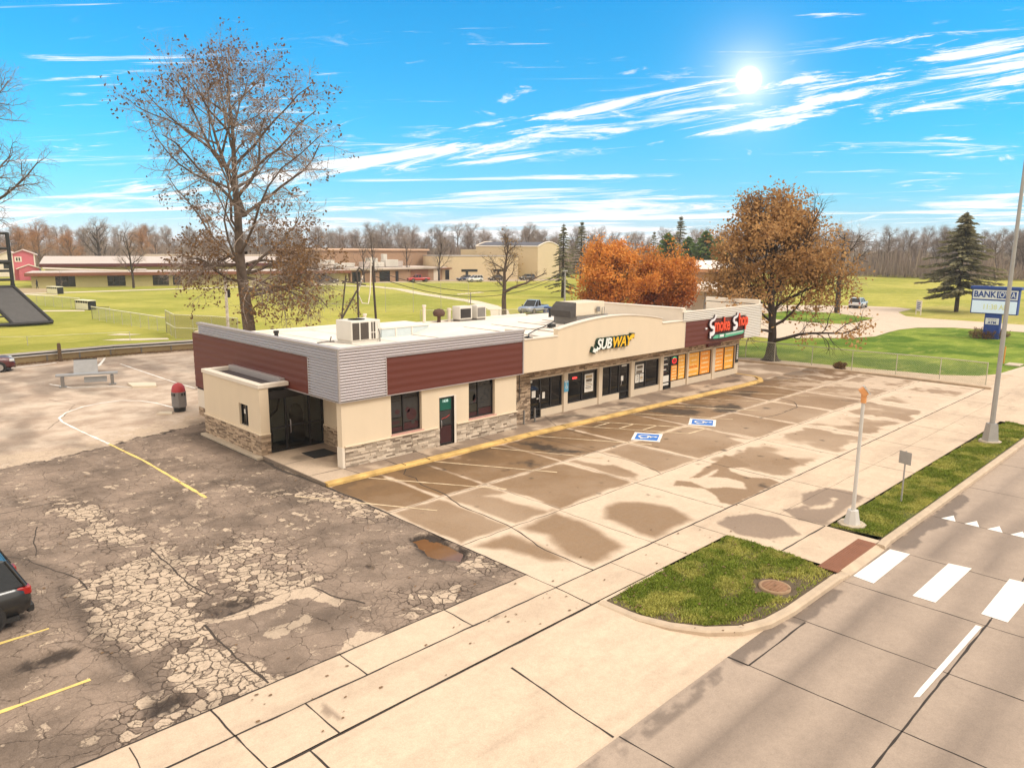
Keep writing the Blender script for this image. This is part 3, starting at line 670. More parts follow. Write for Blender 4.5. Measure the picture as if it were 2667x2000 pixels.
tag(np_mesh('road', np.stack([X, Y, X*0+RZ], -1), F, M_road, attrs=dict(damp=road_wear(X, Y), dark=X*0)), kind='structure')
X, Y, F = grid(70, 420, -36, -17.6, 2.0)
tag(np_mesh('road', np.stack([X, Y, X*0+RZ], -1), F, M_road, attrs=dict(damp=road_wear(X, Y), dark=X*0)), kind='structure')

# --- joints and cracks
J = []
def jn(p, q, w=0.034): J.append(([p, q], w))
jn((-24, -11.86), (-1.5, -11.86), .045); jn((-24, -12.97), (40.5, -12.97), .05); jn((-24, -14.28), (-6.4, -14.28), .055); jn((-6.4, -14.28), (-1.25, -14.28), .045); jn((5.2, -16.04), (8.3, -16.08), .05)
jn((-1.5, -11.86), (-1.5, -12.97), .03); jn((-1.5, -12.97), (-1.55, -14.25), .03)
for x in (-4.46, -7.47, -10.38, -13.4, -16.4): jn((x, -11.86), (x, -12.97))
for x in (-8.93, -11.9, -14.9): jn((x, -12.97), (x, -14.28))
jn((-10.37, -12.97), (-10.35, -14.28)); jn((0.85, -12.97), (.85, -14.2), .02); jn((3.0, -12.97), (3.0, -14.2), .02); jn((5.2, -13.0), (5.2, -14.2), .024); jn((8.2, -12.97), (8.3, -16.08), .03)
for x in (12.2, 16.8, 21.3, 25.8, 30.3, 35, 40): jn((x, -12.97), (x, -16.1), .02)
jn((8.3, -14.5), (40, -14.5), .012); jn((-1.5, -11.9), (-1.5, -1.3), .05)
V, F = strips(J, 0.005, 0.012, 3)
o = tag(np_mesh('pavement_joints', V, F, M_joint), kind='structure')
J = []
jn((-5.06, -14.9), (-5.19, -17.8), .045); jn((-9.58, -14.28), (-9.62, -17.8), .045); jn((-14, -14.28), (-14, -17.8), .045)
V, F = strips(J, 0, 0.012, 4, zf=lambda x, y: (RZ+0.004)*float(sstep(np.array(-y), 14.6, 17.8))+0.006)
tag(np_mesh('apron_joints', V, F, M_joint), kind='structure')
J = []
def jr(p, q, w=0.03): J.append(([RD(*p), RD(*q)], w))
jr((-24, -17.72), (-1.28, -17.80), .05); jr((-1.25, -18.45), (1.52, -18.47), .045); jr((-24, -21.53), (5.0, -21.6), .05); jr((5, -21.6), (60, -21.9), .04)
jr((-1.28, -17.82), (-1.25, -18.45), .045); jr((-.57, -17.25), (-1.28, -17.82), .045)
for x in (-1.24, 1.58, 4.54): jr((x, -17.95), (x+.06, -36), .03)
for x in (-5.22, -9.6, -14): jr((x, -17.8), (x, -36), .034)
for x in (7.8, 11.9, 16.4, 20.9, 25.4, 30, 34.5, 39, 43.5, 48): jr((x, -18.0), (x, -36), .026)
V, F = strips(J, RZ+0.003, 0.010, 5); tag(np_mesh('road_joints', V, F, M_joint), kind='structure')
J = []
def ln(P, w): J.append((P, w))
ln([(2.17, -1.3), (1.52, -1.99), (1.62, -2.71), (1.24, -3.54), (1.22, -4.93), (0.79, -6.32), (0.78, -7.96), (0.67, -9.15), (0.21, -10.68), (0.11, -11.49), (0.09, -12.97)], .05)
ln([(11.95, -1.35), (11.7, -3.59), (12.08, -5.18), (11.99, -6.55), (11.98, -8.83), (12.0, -12.9)], .035); ln([(9.73, -1.76), (9.84, -3.97), (9.85, -5.1), (9.78, -5.85), (9.79, -6.77), (9.51, -8.23), (9.2, -8.98)], .04)
ln([(27.46, -5.19), (26.93, -6.33), (25.63, -7.06), (23.08, -7.21), (21.41, -6.99)], .05); ln([(29.61, -7.99), (29.81, -8.99), (30.13, -9.68)], .08)
ln([(3.0, -9.05), (2.98, -12.95)], .022); ln([(7.45, -9.05), (7.4, -12.95)], .03); ln([(3.05, -5.0), (3.15, -9.0)], .02); ln([(7.6, -5.0), (7.5, -9.0)], .02)
for y in (-5.15, -9.05): ln([(-1.45, y-.02), (.8, y), (12.0, y+.02), (28, y), (40.3, y)], .030)
for x in (17.2, 21.7, 26.2, 30.7, 35.2): ln([(x, -1.9), (x+.1, -5.1), (x, -12.9)], .028)
ln([(-22, 8.0), (-13, 3.6), (-11.02, 3.72), (-9.91, 3.8), (-8.72, 3.88)], .05); ln([(-9.1, -8.45), (-9.19, -10.05), (-9.13, -11.8)], .05); ln([(-6.2, -8.4), (-6.1, -9.2), (-5.7, -10.2)], .05)
ln([(-14, 1.0), (-11.76, -0.33), (-11.26, -1.21), (-10.54, -3.61), (-10.56, -4.45)], .045); ln([(-11.9, -11.95), (-11.92, -12.4), (-11.98, -12.95)], .025); ln([(-11.01, -1.04), (-10.64, 0.82), (-10.4, 1.56)], .03); ln([(-8.38, -2.69), (-8.51, -5.9), (-8.36, -7.05)], .05)
ln([(-1.62, 3.7), (-1.75, 1.6), (-1.58, 0.0), (-1.55, -1.2)], .16); ln([(-1.55, -1.2), (-1.45, -3.0), (-1.5, -5.4)], .10); ln([(-1.8, 9.8), (-1.82, 6.5), (-1.78, 3.9)], .10)
ln([(-4.9, 24), (-4.2, 21.5), (-5.5, 18.5), (-6.8, 16)], .03)
V, F = strips(J, 0.004, 0.035, 6); tag(np_mesh('pavement_cracks', V, F, M_crack), kind='structure')

# --- painted markings
J = []
for a, b in (((0.26, -1.43), (3.25, -6.15)), ((3.55, -1.4), (6.22, -6.03)), ((6.8, -1.46), (9.21, -6.05)), ((9.86, -1.4), (12.64, -6.15)), ((12.89, -1.45), (15.68, -6.18)), ((14.35, -1.5), (17.18, -6.22)), ((17.37, -1.6), (20.1, -6.1)), ((20.5, -1.7), (23.2, -6.1)), ((23.6, -1.7), (26.3, -6.1)), ((26.7, -1.75), (29.4, -6.1)), ((29.8, -1.8), (32.5, -6.1)), ((33.2, -1.4), (35.5, -6.0)),
             ((-2.92, -1.42), (-0.1, -6.16)), ((13.4, -2.11), (14.76, -2.08)), ((14.03, -3.19), (15.35, -3.15)), ((14.63, -4.19), (15.95, -4.16)), ((15.15, -5.19), (16.5, -5.11)), ((15.68, -6.18), (17.18, -6.22))): ln([a, b], .095)
V, F = strips(J, 0.009, 0.008, 7); tag(np_mesh('parking_lines', V, F, M_fpaint), kind='structure')
J = []
ln([(-17, -9.12), (-11.76, -9.10)], .11); ln([(-17, -6.1), (-11.83, -6.10)], .11); ln([(-17, -3.1), (-12.2, -3.08)], .1)
ln([(-5.32, 0.6), (-5.29, 6.85), (-5.5, 11.0)], .13)
V, F = strips(J, 0.009, 0.006, 8); tag(np_mesh('parking_lines', V, F, mat('cream_yellow_paint', (0.72, 0.52, 0.16), 0.75, var=0.22, scale=5)), kind='structure')
J = []
ln([(-5.5, 11.0), (-5.75, 14.5), (-5.87, 17.25), (-5.74, 18.33), (-5.13, 19.51), (-4.05, 20.54), (-2.94, 20.94), (-1.9, 20.93), (-1.13, 20.02), (-0.71, 18.89), (-0.43, 16.84)], .13); ln([(2.49, 35.42), (2.57, 24.76), (2.73, 21.81)], .12); ln([(-3.6, 29.5), (-2.9, 27.2), (-1.0, 26.2), (0.2, 24.6)], .12); ln([(-4.0, 38.6), (-2.0, 38.9), (-0.9, 39.4)], .25); ln([(1.0, 35.5), (2.2, 38.5), (2.6, 39.6)], .2)
V, F = strips(J, 0.009, 0.006, 9); tag(np_mesh('parking_lines', V, F, M_wpaint), kind='structure')
mb = MB(); ZR = RZ+0.009
def rp(pts): mb.add([(*RD(*p), ZR) for p in pts], [tuple(range(len(pts)))])
for P in ([(5.05, -18.24), (4.97, -18.82), (7.84, -18.83), (7.8, -18.27)], [(4.96, -19.81), (4.97, -20.36), (8.05, -20.41), (7.95, -19.84)], [(5.14, -21.35), (5.12, -21.93), (8.1, -22.0), (8.03, -21.34)], [(5.14, -22.9), (5.12, -23.5), (8.1, -23.5), (8.1, -22.9)]): rp(P)
mb.build('crosswalk', M_wpaint)['kind'] = 'structure'
mb = MB()
for yc in (-18.74, -19.44, -20.1, -20.75, -21.4): rp([(11.87, yc+.22), (12.47, yc), (11.87, yc-.22)])
mb.build('yield_marking', M_wpaint)['kind'] = 'structure'
mb = MB(); rp([(0.1, -21.37), (0.2, -21.46), (4.41, -21.55), (4.4, -21.42), (0.5, -21.36)]); mb.build('lane_marking', M_wpaint)['kind'] = 'structure'
def access_symbol(c, ang):
    M_ = Matrix.Translation((c[0], c[1], 0)) @ Matrix.Rotation(ang, 4, 'Z')
    def poly(mb, pts, z, mi): mb.add([M_ @ Vector((p[0], p[1], z)) for p in pts], [tuple(range(len(pts)))], mi)
    mb = MB(); poly(mb, [(-.78, -.68), (.78, -.68), (.78, .68), (-.78, .68)], 0.013, 0); poly(mb, [(-.60, -.54), (.60, -.54), (.60, .54), (-.60, .54)], 0.017, 1)
    C_ = lambda cx, cy, r, a0=0, a1=360, n=20: [(cx+r*math.cos(R(a0+(a1-a0)*i/n)), cy+r*math.sin(R(a0+(a1-a0)*i/n))) for i in range(n+1)]
    poly(mb, C_(-.10, .40, .085)[:-1], 0.021, 2)
    arc = [(a, b) for a, b in zip(C_(-.02, -.12, .30, 115, 375), C_(-.02, -.12, .22, 115, 375))]
    for (p, q), (r_, s) in zip(arc, arc[1:]): poly(mb, [p, q, s, r_], 0.021, 2)
    for a, b, w in (((-.10, .30), (-.06, .02), .055), ((-.07, .06), (.20, .04), .05), ((.20, .04), (.32, -.26), .05), ((.32, -.26), (.42, -.22), .05), ((-.09, .19), (.14, .17), .04)):
        d = (Vector(b)-Vector(a)).normalized(); n = Vector((-d.y, d.x))*w
        poly(mb, [Vector(a)+n, Vector(b)+n, Vector(b)-n, Vector(a)-n], 0.025, 2)
    o = mb.build('accessible_parking_symbol', [M_wpaint, M_bluep, M_wpaint]); o['kind'] = 'structure'
access_symbol((13.62, -5.18), R(-61+90-180)); access_symbol((18.28, -5.37), R(-61+90-180))

# --- kerbs
def sweep(name, path, prof, m_, closed=False, tone=False):
    """profile (offset to the left of travel, height) swept along a level path"""
    P = [Vector(p) for p in path]; n = len(P); k = len(prof); vs = []
    for i in range(n):
        a = (P[i]-P[i-1]).normalized() if (i or closed) else (P[1]-P[0]).normalized()
        b = (P[(i+1) % n]-P[i]).normalized() if (i < n-1 or closed) else a
        t = (a+b).normalized(); nn = Vector((-t.y, t.x)); s = 1/max(0.4, t.dot(b))
        for o_, h in prof: vs.append((P[i].x+nn.x*o_*s, P[i].y+nn.y*o_*s, h))
    fs = [(i*k+j, i*k+(j+1) % k, (i+1)*k+(j+1) % k, (i+1)*k+j) for i in range(n-1) for j in range(k)]
    mb = MB(); mb.add(vs, fs); mb.add(vs[:k], [tuple(range(k))]); mb.add(vs[-k:], [tuple(range(k))[::-1]])
    return tag(mb.build(name, m_), kind='structure')
M_kerb = mat('kerb_concrete', (0.47, 0.365, 0.26), 0.9, var=0.25, scale=2.2, bump=0.2)
kprof = [(-0.16, -0.2), (-0.15, -0.01), (-0.10, 0.03), (0.08, 0.03), (0.11, 0.0), (0.11, -0.2)]
# right of travel = road side
arc = [(-1.28, -14.35), (-1.27, -14.9), (-1.22, -15.5), (-0.98, -16.25), (-0.55, -16.95), (0.1, -17.5), (0.9, -17.78), (1.9, -17.88), (3.4, -17.9), (4.75, -17.92)]
sweep('kerb', arc, [(-o_, h) for o_, h in kprof][::-1] if False else kprof, M_kerb)
sweep('kerb', [(4.75, -17.92), (5.2, -17.95)], [(-0.16, -0.2), (-0.15, -0.05), (-0.08, -0.03), (0.11, -0.03), (0.11, -0.2)], M_kerb)
sweep('kerb', [(5.2, -17.95), (7.9, -17.95)], [(-0.16, -0.2), (-0.15, -0.10), (0.11, -0.004), (0.11, -0.2)], M_kerb)
sweep('kerb', [(7.9, -17.95), (8.5, -17.9), (12, -17.92), (17, -17.94), (24, -17.96), (30, -17.96), (40, -17.96), (130, -17.96)], kprof, M_kerb)
sweep('kerb', [(130, -35.8), (-26, -35.8)], kprof, M_kerb)
sheet('far_verge', [(-60, -90), (-60, -35.9), (420, -35.9), (420, -90)], -0.02, M_lawn)
kp2 = [(-0.10, -0.05), (-0.10, 0.10), (-0.06, 0.14), (0.06, 0.14), (0.10, 0.10), (0.10, -0.05)]
sweep('kerb', [(39.35, 12), (39.45, 4), (39.9, 0.5), (40.35, -2.5), (40.7, -7.2), (40.6, -11.4), (40.45, -13.3)], kp2, mat('side_kerb', (0.40, 0.29, 0.19), 0.9, var=0.3, scale=2))
# raised walk along the shops with a yellow painted edge
mb = MB(); wk = [(-1.5, -1.05), (4, -1.05), (10, -0.98), (20, -1.28), (29, -1.5), (31.8, -1.42), (32.75, -0.6), (32.9, 0.9), (33.4, 1.2), (1.7, 1.2), (1.7, 4.3), (-1.5, 4.3)]
X, Y, F = grid(-1.5, 33.4, -1.6, 4.3, 0.10); cx = X[F].mean(1); cy = Y[F].mean(1); keep = sd_poly(cx, cy, wk) < 0
e1 = fbm(X*0.9, Y*0.9, 91); e2 = fbm(X*3, Y*3, 92)
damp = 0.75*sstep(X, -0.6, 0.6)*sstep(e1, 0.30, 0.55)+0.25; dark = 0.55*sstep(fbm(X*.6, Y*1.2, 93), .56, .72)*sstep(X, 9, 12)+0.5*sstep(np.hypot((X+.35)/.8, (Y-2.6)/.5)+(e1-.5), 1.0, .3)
tag(np_mesh('walkway', np.stack([X, Y, X*0+0.13], -1), F[keep], M_walk, attrs=dict(damp=damp, dark=dark)), kind='structure')
ky = [(-1.5, -1.2), (-0.3, -1.2), (2.1, -1.22), (3.4, -1.22), (7.9, -1.15), (10, -1.14), (20, -1.45), (29, -1.68), (31.9, -1.6), (32.6, -1.15), (32.95, -0.6), (33.05, 0.9)]
sweep('kerb', ky, [(-0.17, -0.02), (-0.165, 0.09), (-0.12, 0.135), (0.15, 0.138), (0.16, -0.02)], mat('kerb_yellow', (0.56, 0.36, 0.12), 0.85, var=0.75, scale=1.3, bump=0.3))
sweep('walk_edge', [(-1.5, -1.2), (-1.5, 4.0)], [(-0.03, -0.1), (-0.03, 0.125), (0.04, 0.126), (0.04, -0.1)], mat('edge_dark', (0.20, 0.15, 0.11), 0.95, var=0.3))
J = []
for a, b in (((1.95, 0), (1.9, -1.05)), ((3.65, 0), (3.6, -1.05)), ((5.3, 0), (5.3, -1.0)), ((7.4, 0), (7.4, -1.0)), ((-0.03, 0), (-1.5, 0.02)), ((0.0, 0), (0.1, -1.05)), ((12.9, .9), (11.7, -1.0)), ((17.0, .8), (17, -1.1)), ((22, .8), (22, -1.2)), ((27, .8), (27, -1.3)), ((-1.5, 2.1), (-.9, 2.15)), ((-.9, 2.15), (1.5, 1.9))): ln([a, b], .035)
V, F = strips(J, 0.135, 0.012, 10); tag(np_mesh('walkway_joints', V, F, M_joint), kind='structure')
J = []
for x in (2.1, 3.35, 7.9, 9.5, 12.0): ln([(x, -1.40), (x+.02, -1.05)], .05)
V, F = strips(J, 0.142, 0.01, 11); tag(np_mesh('kerb_joints', V, F, M_joint), kind='structure')

# --- grass verges with real blades
M_blade = mat('grass_blade', (0.15, 0.21, 0.020), 0.8, var=0.28, scale=1.2, tone=(0.46, 0.43, 0.11), spec=0.2)
isl = [(-1.12, -14.4), (5.08, -14.33), (5.22, -15.5), (5.15, -16.4), (4.75, -17.8), (1.9, -17.76), (0.95, -17.66), (0.2, -17.38), (-0.45, -16.85), (-0.87, -16.2), (-1.1, -15.5)]
ver = [(8.36, -16.2), (17.3, -16.22), (25.7, -16.25), (30.2, -16.4), (30.1, -17.2), (28, -17.82), (17, -17.82), (8.62, -17.78)]
sheet('island_soil', isl, 0.004, M_soil); sheet('verge_soil', ver, 0.004, mat('verge_soil', (0.09, 0.10, 0.03), 1.0, var=0.35, scale=3))
def grass(P, n, seed, bald, name):
    g = np.random.RandomState(seed); xs = [p[0] for p in P]; ys = [p[1] for p in P]
    x = g.uniform(min(xs), max(xs), n*2); y = g.uniform(min(ys), max(ys), n*2)
    d = sd_poly(x, y, P); k = d < -0.03; x, y, d = x[k], y[k], d[k]
    cl = fbm(x*2.2, y*2.2, seed+1); bd = bald(x, y)
    k = g.rand(len(x)) < np.clip(1.0-bd, 0.0, 1)*(0.55+0.9*sstep(cl, 0.35, 0.55)); x, y, d, cl, bd = x[k], y[k], d[k], cl[k], bd[k]
    m = len(x); h = g.uniform(0.032, 0.078, m)*(0.65+0.9*sstep(cl, .3, .65)); w = g.uniform(0.008, 0.016, m)
    a = g.uniform(0, 2*np.pi, m); la = g.uniform(0, 2*np.pi, m); le = g.uniform(0.3, 1.05, m)*h
    ca, sa = np.cos(a)*w, np.sin(a)*w; lx, ly = np.cos(la)*le, np.sin(la)*le; z0 = 0.004
    V = np.stack([np.stack([x-ca, y-sa, x*0+z0], -1), np.stack([x+ca, y+sa, x*0+z0], -1), np.stack([x+lx*.5+ca*.6, y+ly*.5+sa*.6, z0+h*.7], -1), np.stack([x+lx, y+ly, z0+h], -1)], 1).reshape(-1, 3)
    F = np.arange(m*4).reshape(m, 4)
    tone = np.clip(g.rand(m)*0.55+0.75*(sstep(fbm(x*1.3, y*1.3, seed+5), .42, .68))-0.18+0.35*bd, 0, 1)
    o = np_mesh(name, V, F, M_blade, fattrs=dict(tone=tone)); tag(o, kind='stuff'); return o
o = grass(isl, 46000, 3, lambda x, y: np.maximum(0.85*sstep(-x+(fbm(x*1.5, y*1.5, 4)-.5)*2.2, 0.2, 0.9), np.maximum(0.9*sstep(-y+(fbm(x*1.2, y*1.2, 5)-.5)*1.3, 17.0, 17.6), 1.5*sstep(np.hypot(x-2.76, y+17.06)+(fbm(x*3, y*3, 6)-.5)*.3, .75, .45))), 'grass')
o['label'] = 'short patchy green grass with bare soil edges on the kerbed island'; o['category'] = 'grass'
o = grass(ver, 64000, 8, lambda x, y: 0.6*sstep(-y+(fbm(x*1.2, y*1.2, 6)-.5)*1.0, 17.35, 17.75), 'grass')
o['label'] = 'long narrow strip of green grass between the wide pavement and road kerb'; o['category'] = 'grass'
# fallen leaves and crumbs of broken paving
g = np.random.RandomState(5); m = 420
x = np.concatenate([g.uniform(-1, 5, 90), g.uniform(-12, -1.6, 190), g.uniform(-10, 8, 60), g.uniform(8, 30, 80)]); y = np.concatenate([g.uniform(-17.6, -14.4, 90), g.uniform(-11.5, 10, 190), g.uniform(-14.2, -12, 60), g.uniform(-13, -1.5, 80)])
V = []; F = []
for i in range(m):
    s = g.uniform(0.015, 0.045); z = 0.02 if i > 90 else 0.09
    for kx, ky_ in ((-1, -.6), (1, -.5), (.9, .6), (-.8, .7)): V.append((x[i]+kx*s, y[i]+ky_*s, z+g.uniform(-.008, .012)))
    F.append((4*i, 4*i+1, 4*i+2, 4*i+3))
o = np_mesh('fallen_leaves', V, F, mat('dead_leaf', (0.16, 0.09, 0.04), 0.9, var=0.5, scale=2)); tag(o, 'scattered dead leaves and crumbs lying over the paving', 'leaves', kind='stuff')

# ------------------------------------------------------------------ the strip building
M_stucco = mat('cream_stucco', (0.66, 0.54, 0.39), 0.9, var=0.055, scale=0.9, bump=0.15, bscale=60, stretch=(1.4, 1.4, 0.5))
M_white = mat('white_trim', (0.68, 0.60, 0.50), 0.7, var=0.06, scale=1.0)
M_pier = mat('painted_block', (0.58, 0.475, 0.35), 0.85, var=0.08, scale=1.2, bump=0.1)
M_maroon = mat('maroon_siding', (0.120, 0.030, 0.020), 0.5, var=0.06, scale=0.5, spec=0.35)
M_corr = mat('corrugated_steel', (0.50, 0.455, 0.455), 0.38, metal=0.55, var=0.05, scale=0.8)
M_coping = mat('coping_metal', (0.40, 0.355, 0.34), 0.45, metal=0.3, var=0.06)
M_frame = mat('black_frame', (0.018, 0.016, 0.016), 0.4, var=0.1)
M_stone = mat('ledge_stone', (0.19, 0.14, 0.10), 0.9, var=0.22, scale=6, bump=0.5, bscale=18, tone=(0.62, 0.515, 0.40))
M_stone2 = mat('tan_ledge_stone', (0.16, 0.108, 0.068), 0.9, var=0.22, scale=6, bump=0.5, bscale=18, tone=(0.52, 0.385, 0.265))
M_roof = mat('white_roof', (0.72, 0.65, 0.57), 0.8, var=0.16, scale=0.7)
M_dkroof = mat('dark_roof', (0.06, 0.045, 0.045), 0.7, var=0.2, scale=2)
M_glass = glassy('shop_glass'); M_glass2 = glassy('clear_glass', trans=0.80, tint=(0.80, 0.82, 0.80))
M_room = mat('room_dark', (0.035, 0.03, 0.028), 0.9, var=0.3, scale=1.5)
M_paper = mat('paper', (0.66, 0.62, 0.55), 0.8, var=0.08, scale=8)
M_green = mat('sign_green', (0.0, 0.10, 0.06), 0.5, var=0.1); M_red = mat('sign_red', (0.55, 0.025, 0.018), 0.5, var=0.1)
M_black = mat('black', (0.012, 0.012, 0.012), 0.6, var=0.2)

mall = empty('store_building', (0, 0, 0), label='long single-storey cream store building with maroon and corrugated grey upper bands', cat='store')
def wall_x(y0, y1, x0, x1, z0, z1, holes, mb=None):
    """wall along X with openings (x0,x1,z0,z1), cut into clean cells"""
    mb = mb or MB(); xs = sorted({x0, x1, *[h[0] for h in holes], *[h[1] for h in holes]}); zs = sorted({z0, z1, *[h[2] for h in holes], *[h[3] for h in holes]})
    for i in range(len(xs)-1):
        run = None
        for j in range(len(zs)-1):
            cx, cz = (xs[i]+xs[i+1])/2, (zs[j]+zs[j+1])/2
            hole = any(h[0] < cx < h[1] and h[2] < cz < h[3] for h in holes)
            if not hole: run = [zs[j], zs[j+1]] if run is None else [run[0], zs[j+1]]
            if run and (hole or j == len(zs)-2): mb.box(xs[i], xs[i+1], y0, y1, run[0], run[1]); run = None
    return mb
def ledge_stone(name, a, b, z0, z1, m_, holes=(), seed=1, parent=mall, hmin=.05, hmax=.09, lmin=.14, lmax=.52, deep=0.05):
    """courses of split stone along a wall from a to b (plan points); outside is to the right of a->b"""
    rnd = random.Random(seed); a = Vector((*a, 0)); b = Vector((*b, 0)); L = (b-a).length; d = (b-a)/L; n = Vector((d.y, -d.x, 0))
    M_ = Matrix(((d.x, n.x, 0, a.x), (d.y, n.y, 0, a.y), (0, 0, 1, 0), (0, 0, 0, 1)))
    mb = MB(); z = z0
    mb2 = [(0, L)]
    while z < z1-0.02:
        h = min(rnd.uniform(hmin, hmax), z1-z); h = z1-z if z1-z-h < 0.03 else h; x = 0
        while x < L-0.01:
            l = min(rnd.uniform(lmin, lmax), L-x); l = L-x if L-x-l < 0.08 else l
            cz = z+h/2; segs = [(x, x+l)]
            for (h0, h1, v0, v1) in holes:
                if v0-0.01 < cz < v1+0.01:
                    ns = []
                    for s0, s1 in segs:
                        if s1 <= h0 or s0 >= h1: ns.append((s0, s1)); continue
                        if s0 < h0: ns.append((s0, h0))
                        if s1 > h1: ns.append((h1, s1))
                    segs = ns
            for s0, s1 in segs:
                if s1-s0 > 0.02: mb.box(s0+.004, s1-.004, 0.004, rnd.uniform(0.25, 1.0)*deep+.012, z+.004, z+h-.004, 0, min(1, max(0, rnd.gauss(0.56, 0.36))), M_)
            x += l
        z += h
    return mb.build(name, m_, parent, tone=True)
def window(parent, x0, x1, z0, z1, y, mull=(), rails=(), fw_=0.05, pane_m=None, name='window', back=None):
    """framed window facing -Y: frame is the part, panes are its sub-part"""
    mb = MB(); d = 0.05
    mb.box(x0, x1, y-d, y+d, z0, z0+fw_).box(x0, x1, y-d, y+d, z1-fw_, z1)
    mb.box(x0, x0+fw_, y-d+.001, y+d-.001, z0+fw_, z1-fw_).box(x1-fw_, x1, y-d+.001, y+d-.001, z0+fw_, z1-fw_)
    for m_ in mull: mb.box(m_-fw_*.6, m_+fw_*.6, y-d+.002, y+d-.002, z0+fw_, z1-fw_)
    for r_ in rails: mb.box(x0+fw_, x1-fw_, y-d+.003, y+d-.003, r_-fw_*.5, r_+fw_*.5)
    f = mb.build(name, M_frame, parent)
    MB().box(x0+fw_*.5, x1-fw_*.5, y-.006, y+.006, z0+fw_*.5, z1-fw_*.5).build('pane', pane_m or M_glass, f)
    return f
# interior shells (dark rooms seen through the glass)
mb = MB(); mb.box(1.75, 10.1, 0.36, 6.0, 0.10, 0.125); mb.box(1.75, 10.1, 2.6, 2.7, .13, 2.8); mb.box(10.7, 33.0, 3.6, 3.7, .13, 2.8); mb.box(10.7, 33.0, 1.0, 3.6, .10, .124)
mb.build('interior', M_room, mall)
# corner block: stucco walls
holes = [(2.40, 4.02, 1.08, 2.80), (5.00, 5.86, 0.13, 2.34), (6.75, 8.40, 1.08, 2.80)]
wall_x(0.0, 0.35, 0.0, 9.85, 0.10, 2.86, holes).build('wall', M_stucco, mall)
mb = MB(); mb.box(9.62, 9.85, 0.35, 1.0, 0.1, 2.86); mb.box(1.55, 1.75, 0.35, 4.05, 0.1, 2.86); mb.box(0.0, 0.2, 9.7, 14.3, 0.0, 4.5); mb.box(0.0, 33.2, 13.4, 13.6, 0, 4.0); mb.box(33.0, 33.2, 1.2, 13.4, 0, 3.88)
mb.build('wall', M_stucco, mall)
mb = MB(); mb.box(-0.025, 0.10, -0.02, 0.37, 0.13, 0.97); mb.build('corner_trim', M_white, mall)
ledge_stone('stone_veneer', (0.10, 0.0), (4.98, 0.0), 0.13, 0.97, M_stone, [], 3, hmin=.055, hmax=.10, lmin=.18, lmax=.6); ledge_stone('stone_veneer', (6.0, 0.0), (9.85, 0.0), 0.13, 0.97, M_stone, [], 13, hmin=.055, hmax=.10, lmin=.18, lmax=.6)
ledge_stone('stone_veneer', (1.55, 4.05), (1.55, 0.37), 0.13, 0.97, M_stone2, [], 4)
mb = MB()
for a, b in ((0.09, 4.90), (6.0, 9.9)): mb.bbox(a, b, -0.085, 0.0, 0.972, 1.035, .012)
mb.bbox(1.47, 1.55, .4, 4.0, .972, 1.035, .012)
mb.build('stone_sill', M_stucco, mall)
MB().box(5.86, 5.99, -.02, .3, .13, 2.36).box(4.99, 5.86, -.012, .1, 2.34, 2.40).build('door_trim', M_white, mall)
# corner shop windows: dark film with faded pictures
def film(parent, x0, x1, z0, z1, y, blobs, m_):
    for (cx, cz, rx, rz, mi) in blobs:
        n = 14; MB().add([(cx+rx*math.cos(2*math.pi*k/n), y, cz+rz*math.sin(2*math.pi*k/n)) for k in range(n)], [tuple(range(n))[::-1]]).build('window_graphic', m_[mi], parent)
M_g1 = mat('film_olive', (0.022, 0.018, 0.009), 0.6, var=0.5, scale=4); M_g2 = mat('film_red', (0.040, 0.006, 0.006), 0.6, var=0.4, scale=4); M_g3 = mat('film_grey', (0.030, 0.026, 0.022), 0.6, var=0.5, scale=5); M_g4 = mat('film_teal', (0.0, 0.085, 0.055), 0.5, var=0.15)
for (a, b, ml) in ((2.40, 4.02, 3.14), (6.75, 8.40, 7.46)):
    w_ = window(mall, a, b, 1.10, 2.80, 0.20, (ml,))
    mb = MB(); Yg = 0.190
    mb.box(a+.06, ml-.04, Yg-.003, Yg-.001, 1.16, 1.34, 1); mb.box(ml+.04, b-.06, Yg-.003, Yg-.001, 1.16, 1.46, 1)
    mb.box(a+.06, ml-.04, Yg-.003, Yg-.001, 1.36, 1.72, 0); mb.box(ml+.04, b-.06, Yg-.003, Yg-.001, 1.50, 2.55, 2); mb.box(a+.1, ml-.08, Yg-.003, Yg-.001, 1.78, 2.45, 2)
    mb.build('window_graphic', [M_g1, M_g2, M_g3], w_)
    film(w_, a, b, 1.1, 2.8, Yg-.006, [(b-.42, 1.80, .28, .27, 1), (b-.62, 2.02, .12, .12, 1), (a+.45, 2.0, .13, .11, 1), (a+.35, 1.55, .25, .08, 1), (b-.35, 1.45, .1, .1, 2)] if a < 3 else [(a+.35, 2.1, .25, .25, 0), (a+.5, 2.0, .1, .2, 1)], [M_g1, M_g2, M_g3])
    if a > 6:
        mb = MB(); rnd = random.Random(4)
        for k in range(22): cx, cz = rnd.uniform(7.58, 8.22), 1.75+0.09*(k // 3)+rnd.uniform(-.02, .02); mb.box(cx-.06, cx+.05, Yg-.009, Yg-.008, cz-.028, cz+.028, 0)
        mb.build('window_lettering', M_black, w_)
    MB().bbox(a-.02, b+.1, -.05, .15, 1.03, 1.085, .01).build('sill', mat('red_sill', (0.55, 0.30, 0.24), .7, var=.15), w_)
dr = window(mall, 5.02, 5.84, 0.14, 2.33, 0.12, (), (1.05,), 0.07, name='door')
mb = MB(); mb.box(5.10, 5.77, .098, .100, .20, 0.98, 0); mb.box(5.10, 5.77, .098, .100, 1.72, 2.26, 1); mb.box(5.10, 5.77, .098, .100, 1.08, 1.70, 2); mb.build('door_film', [M_g2, M_g4, M_g3], dr)
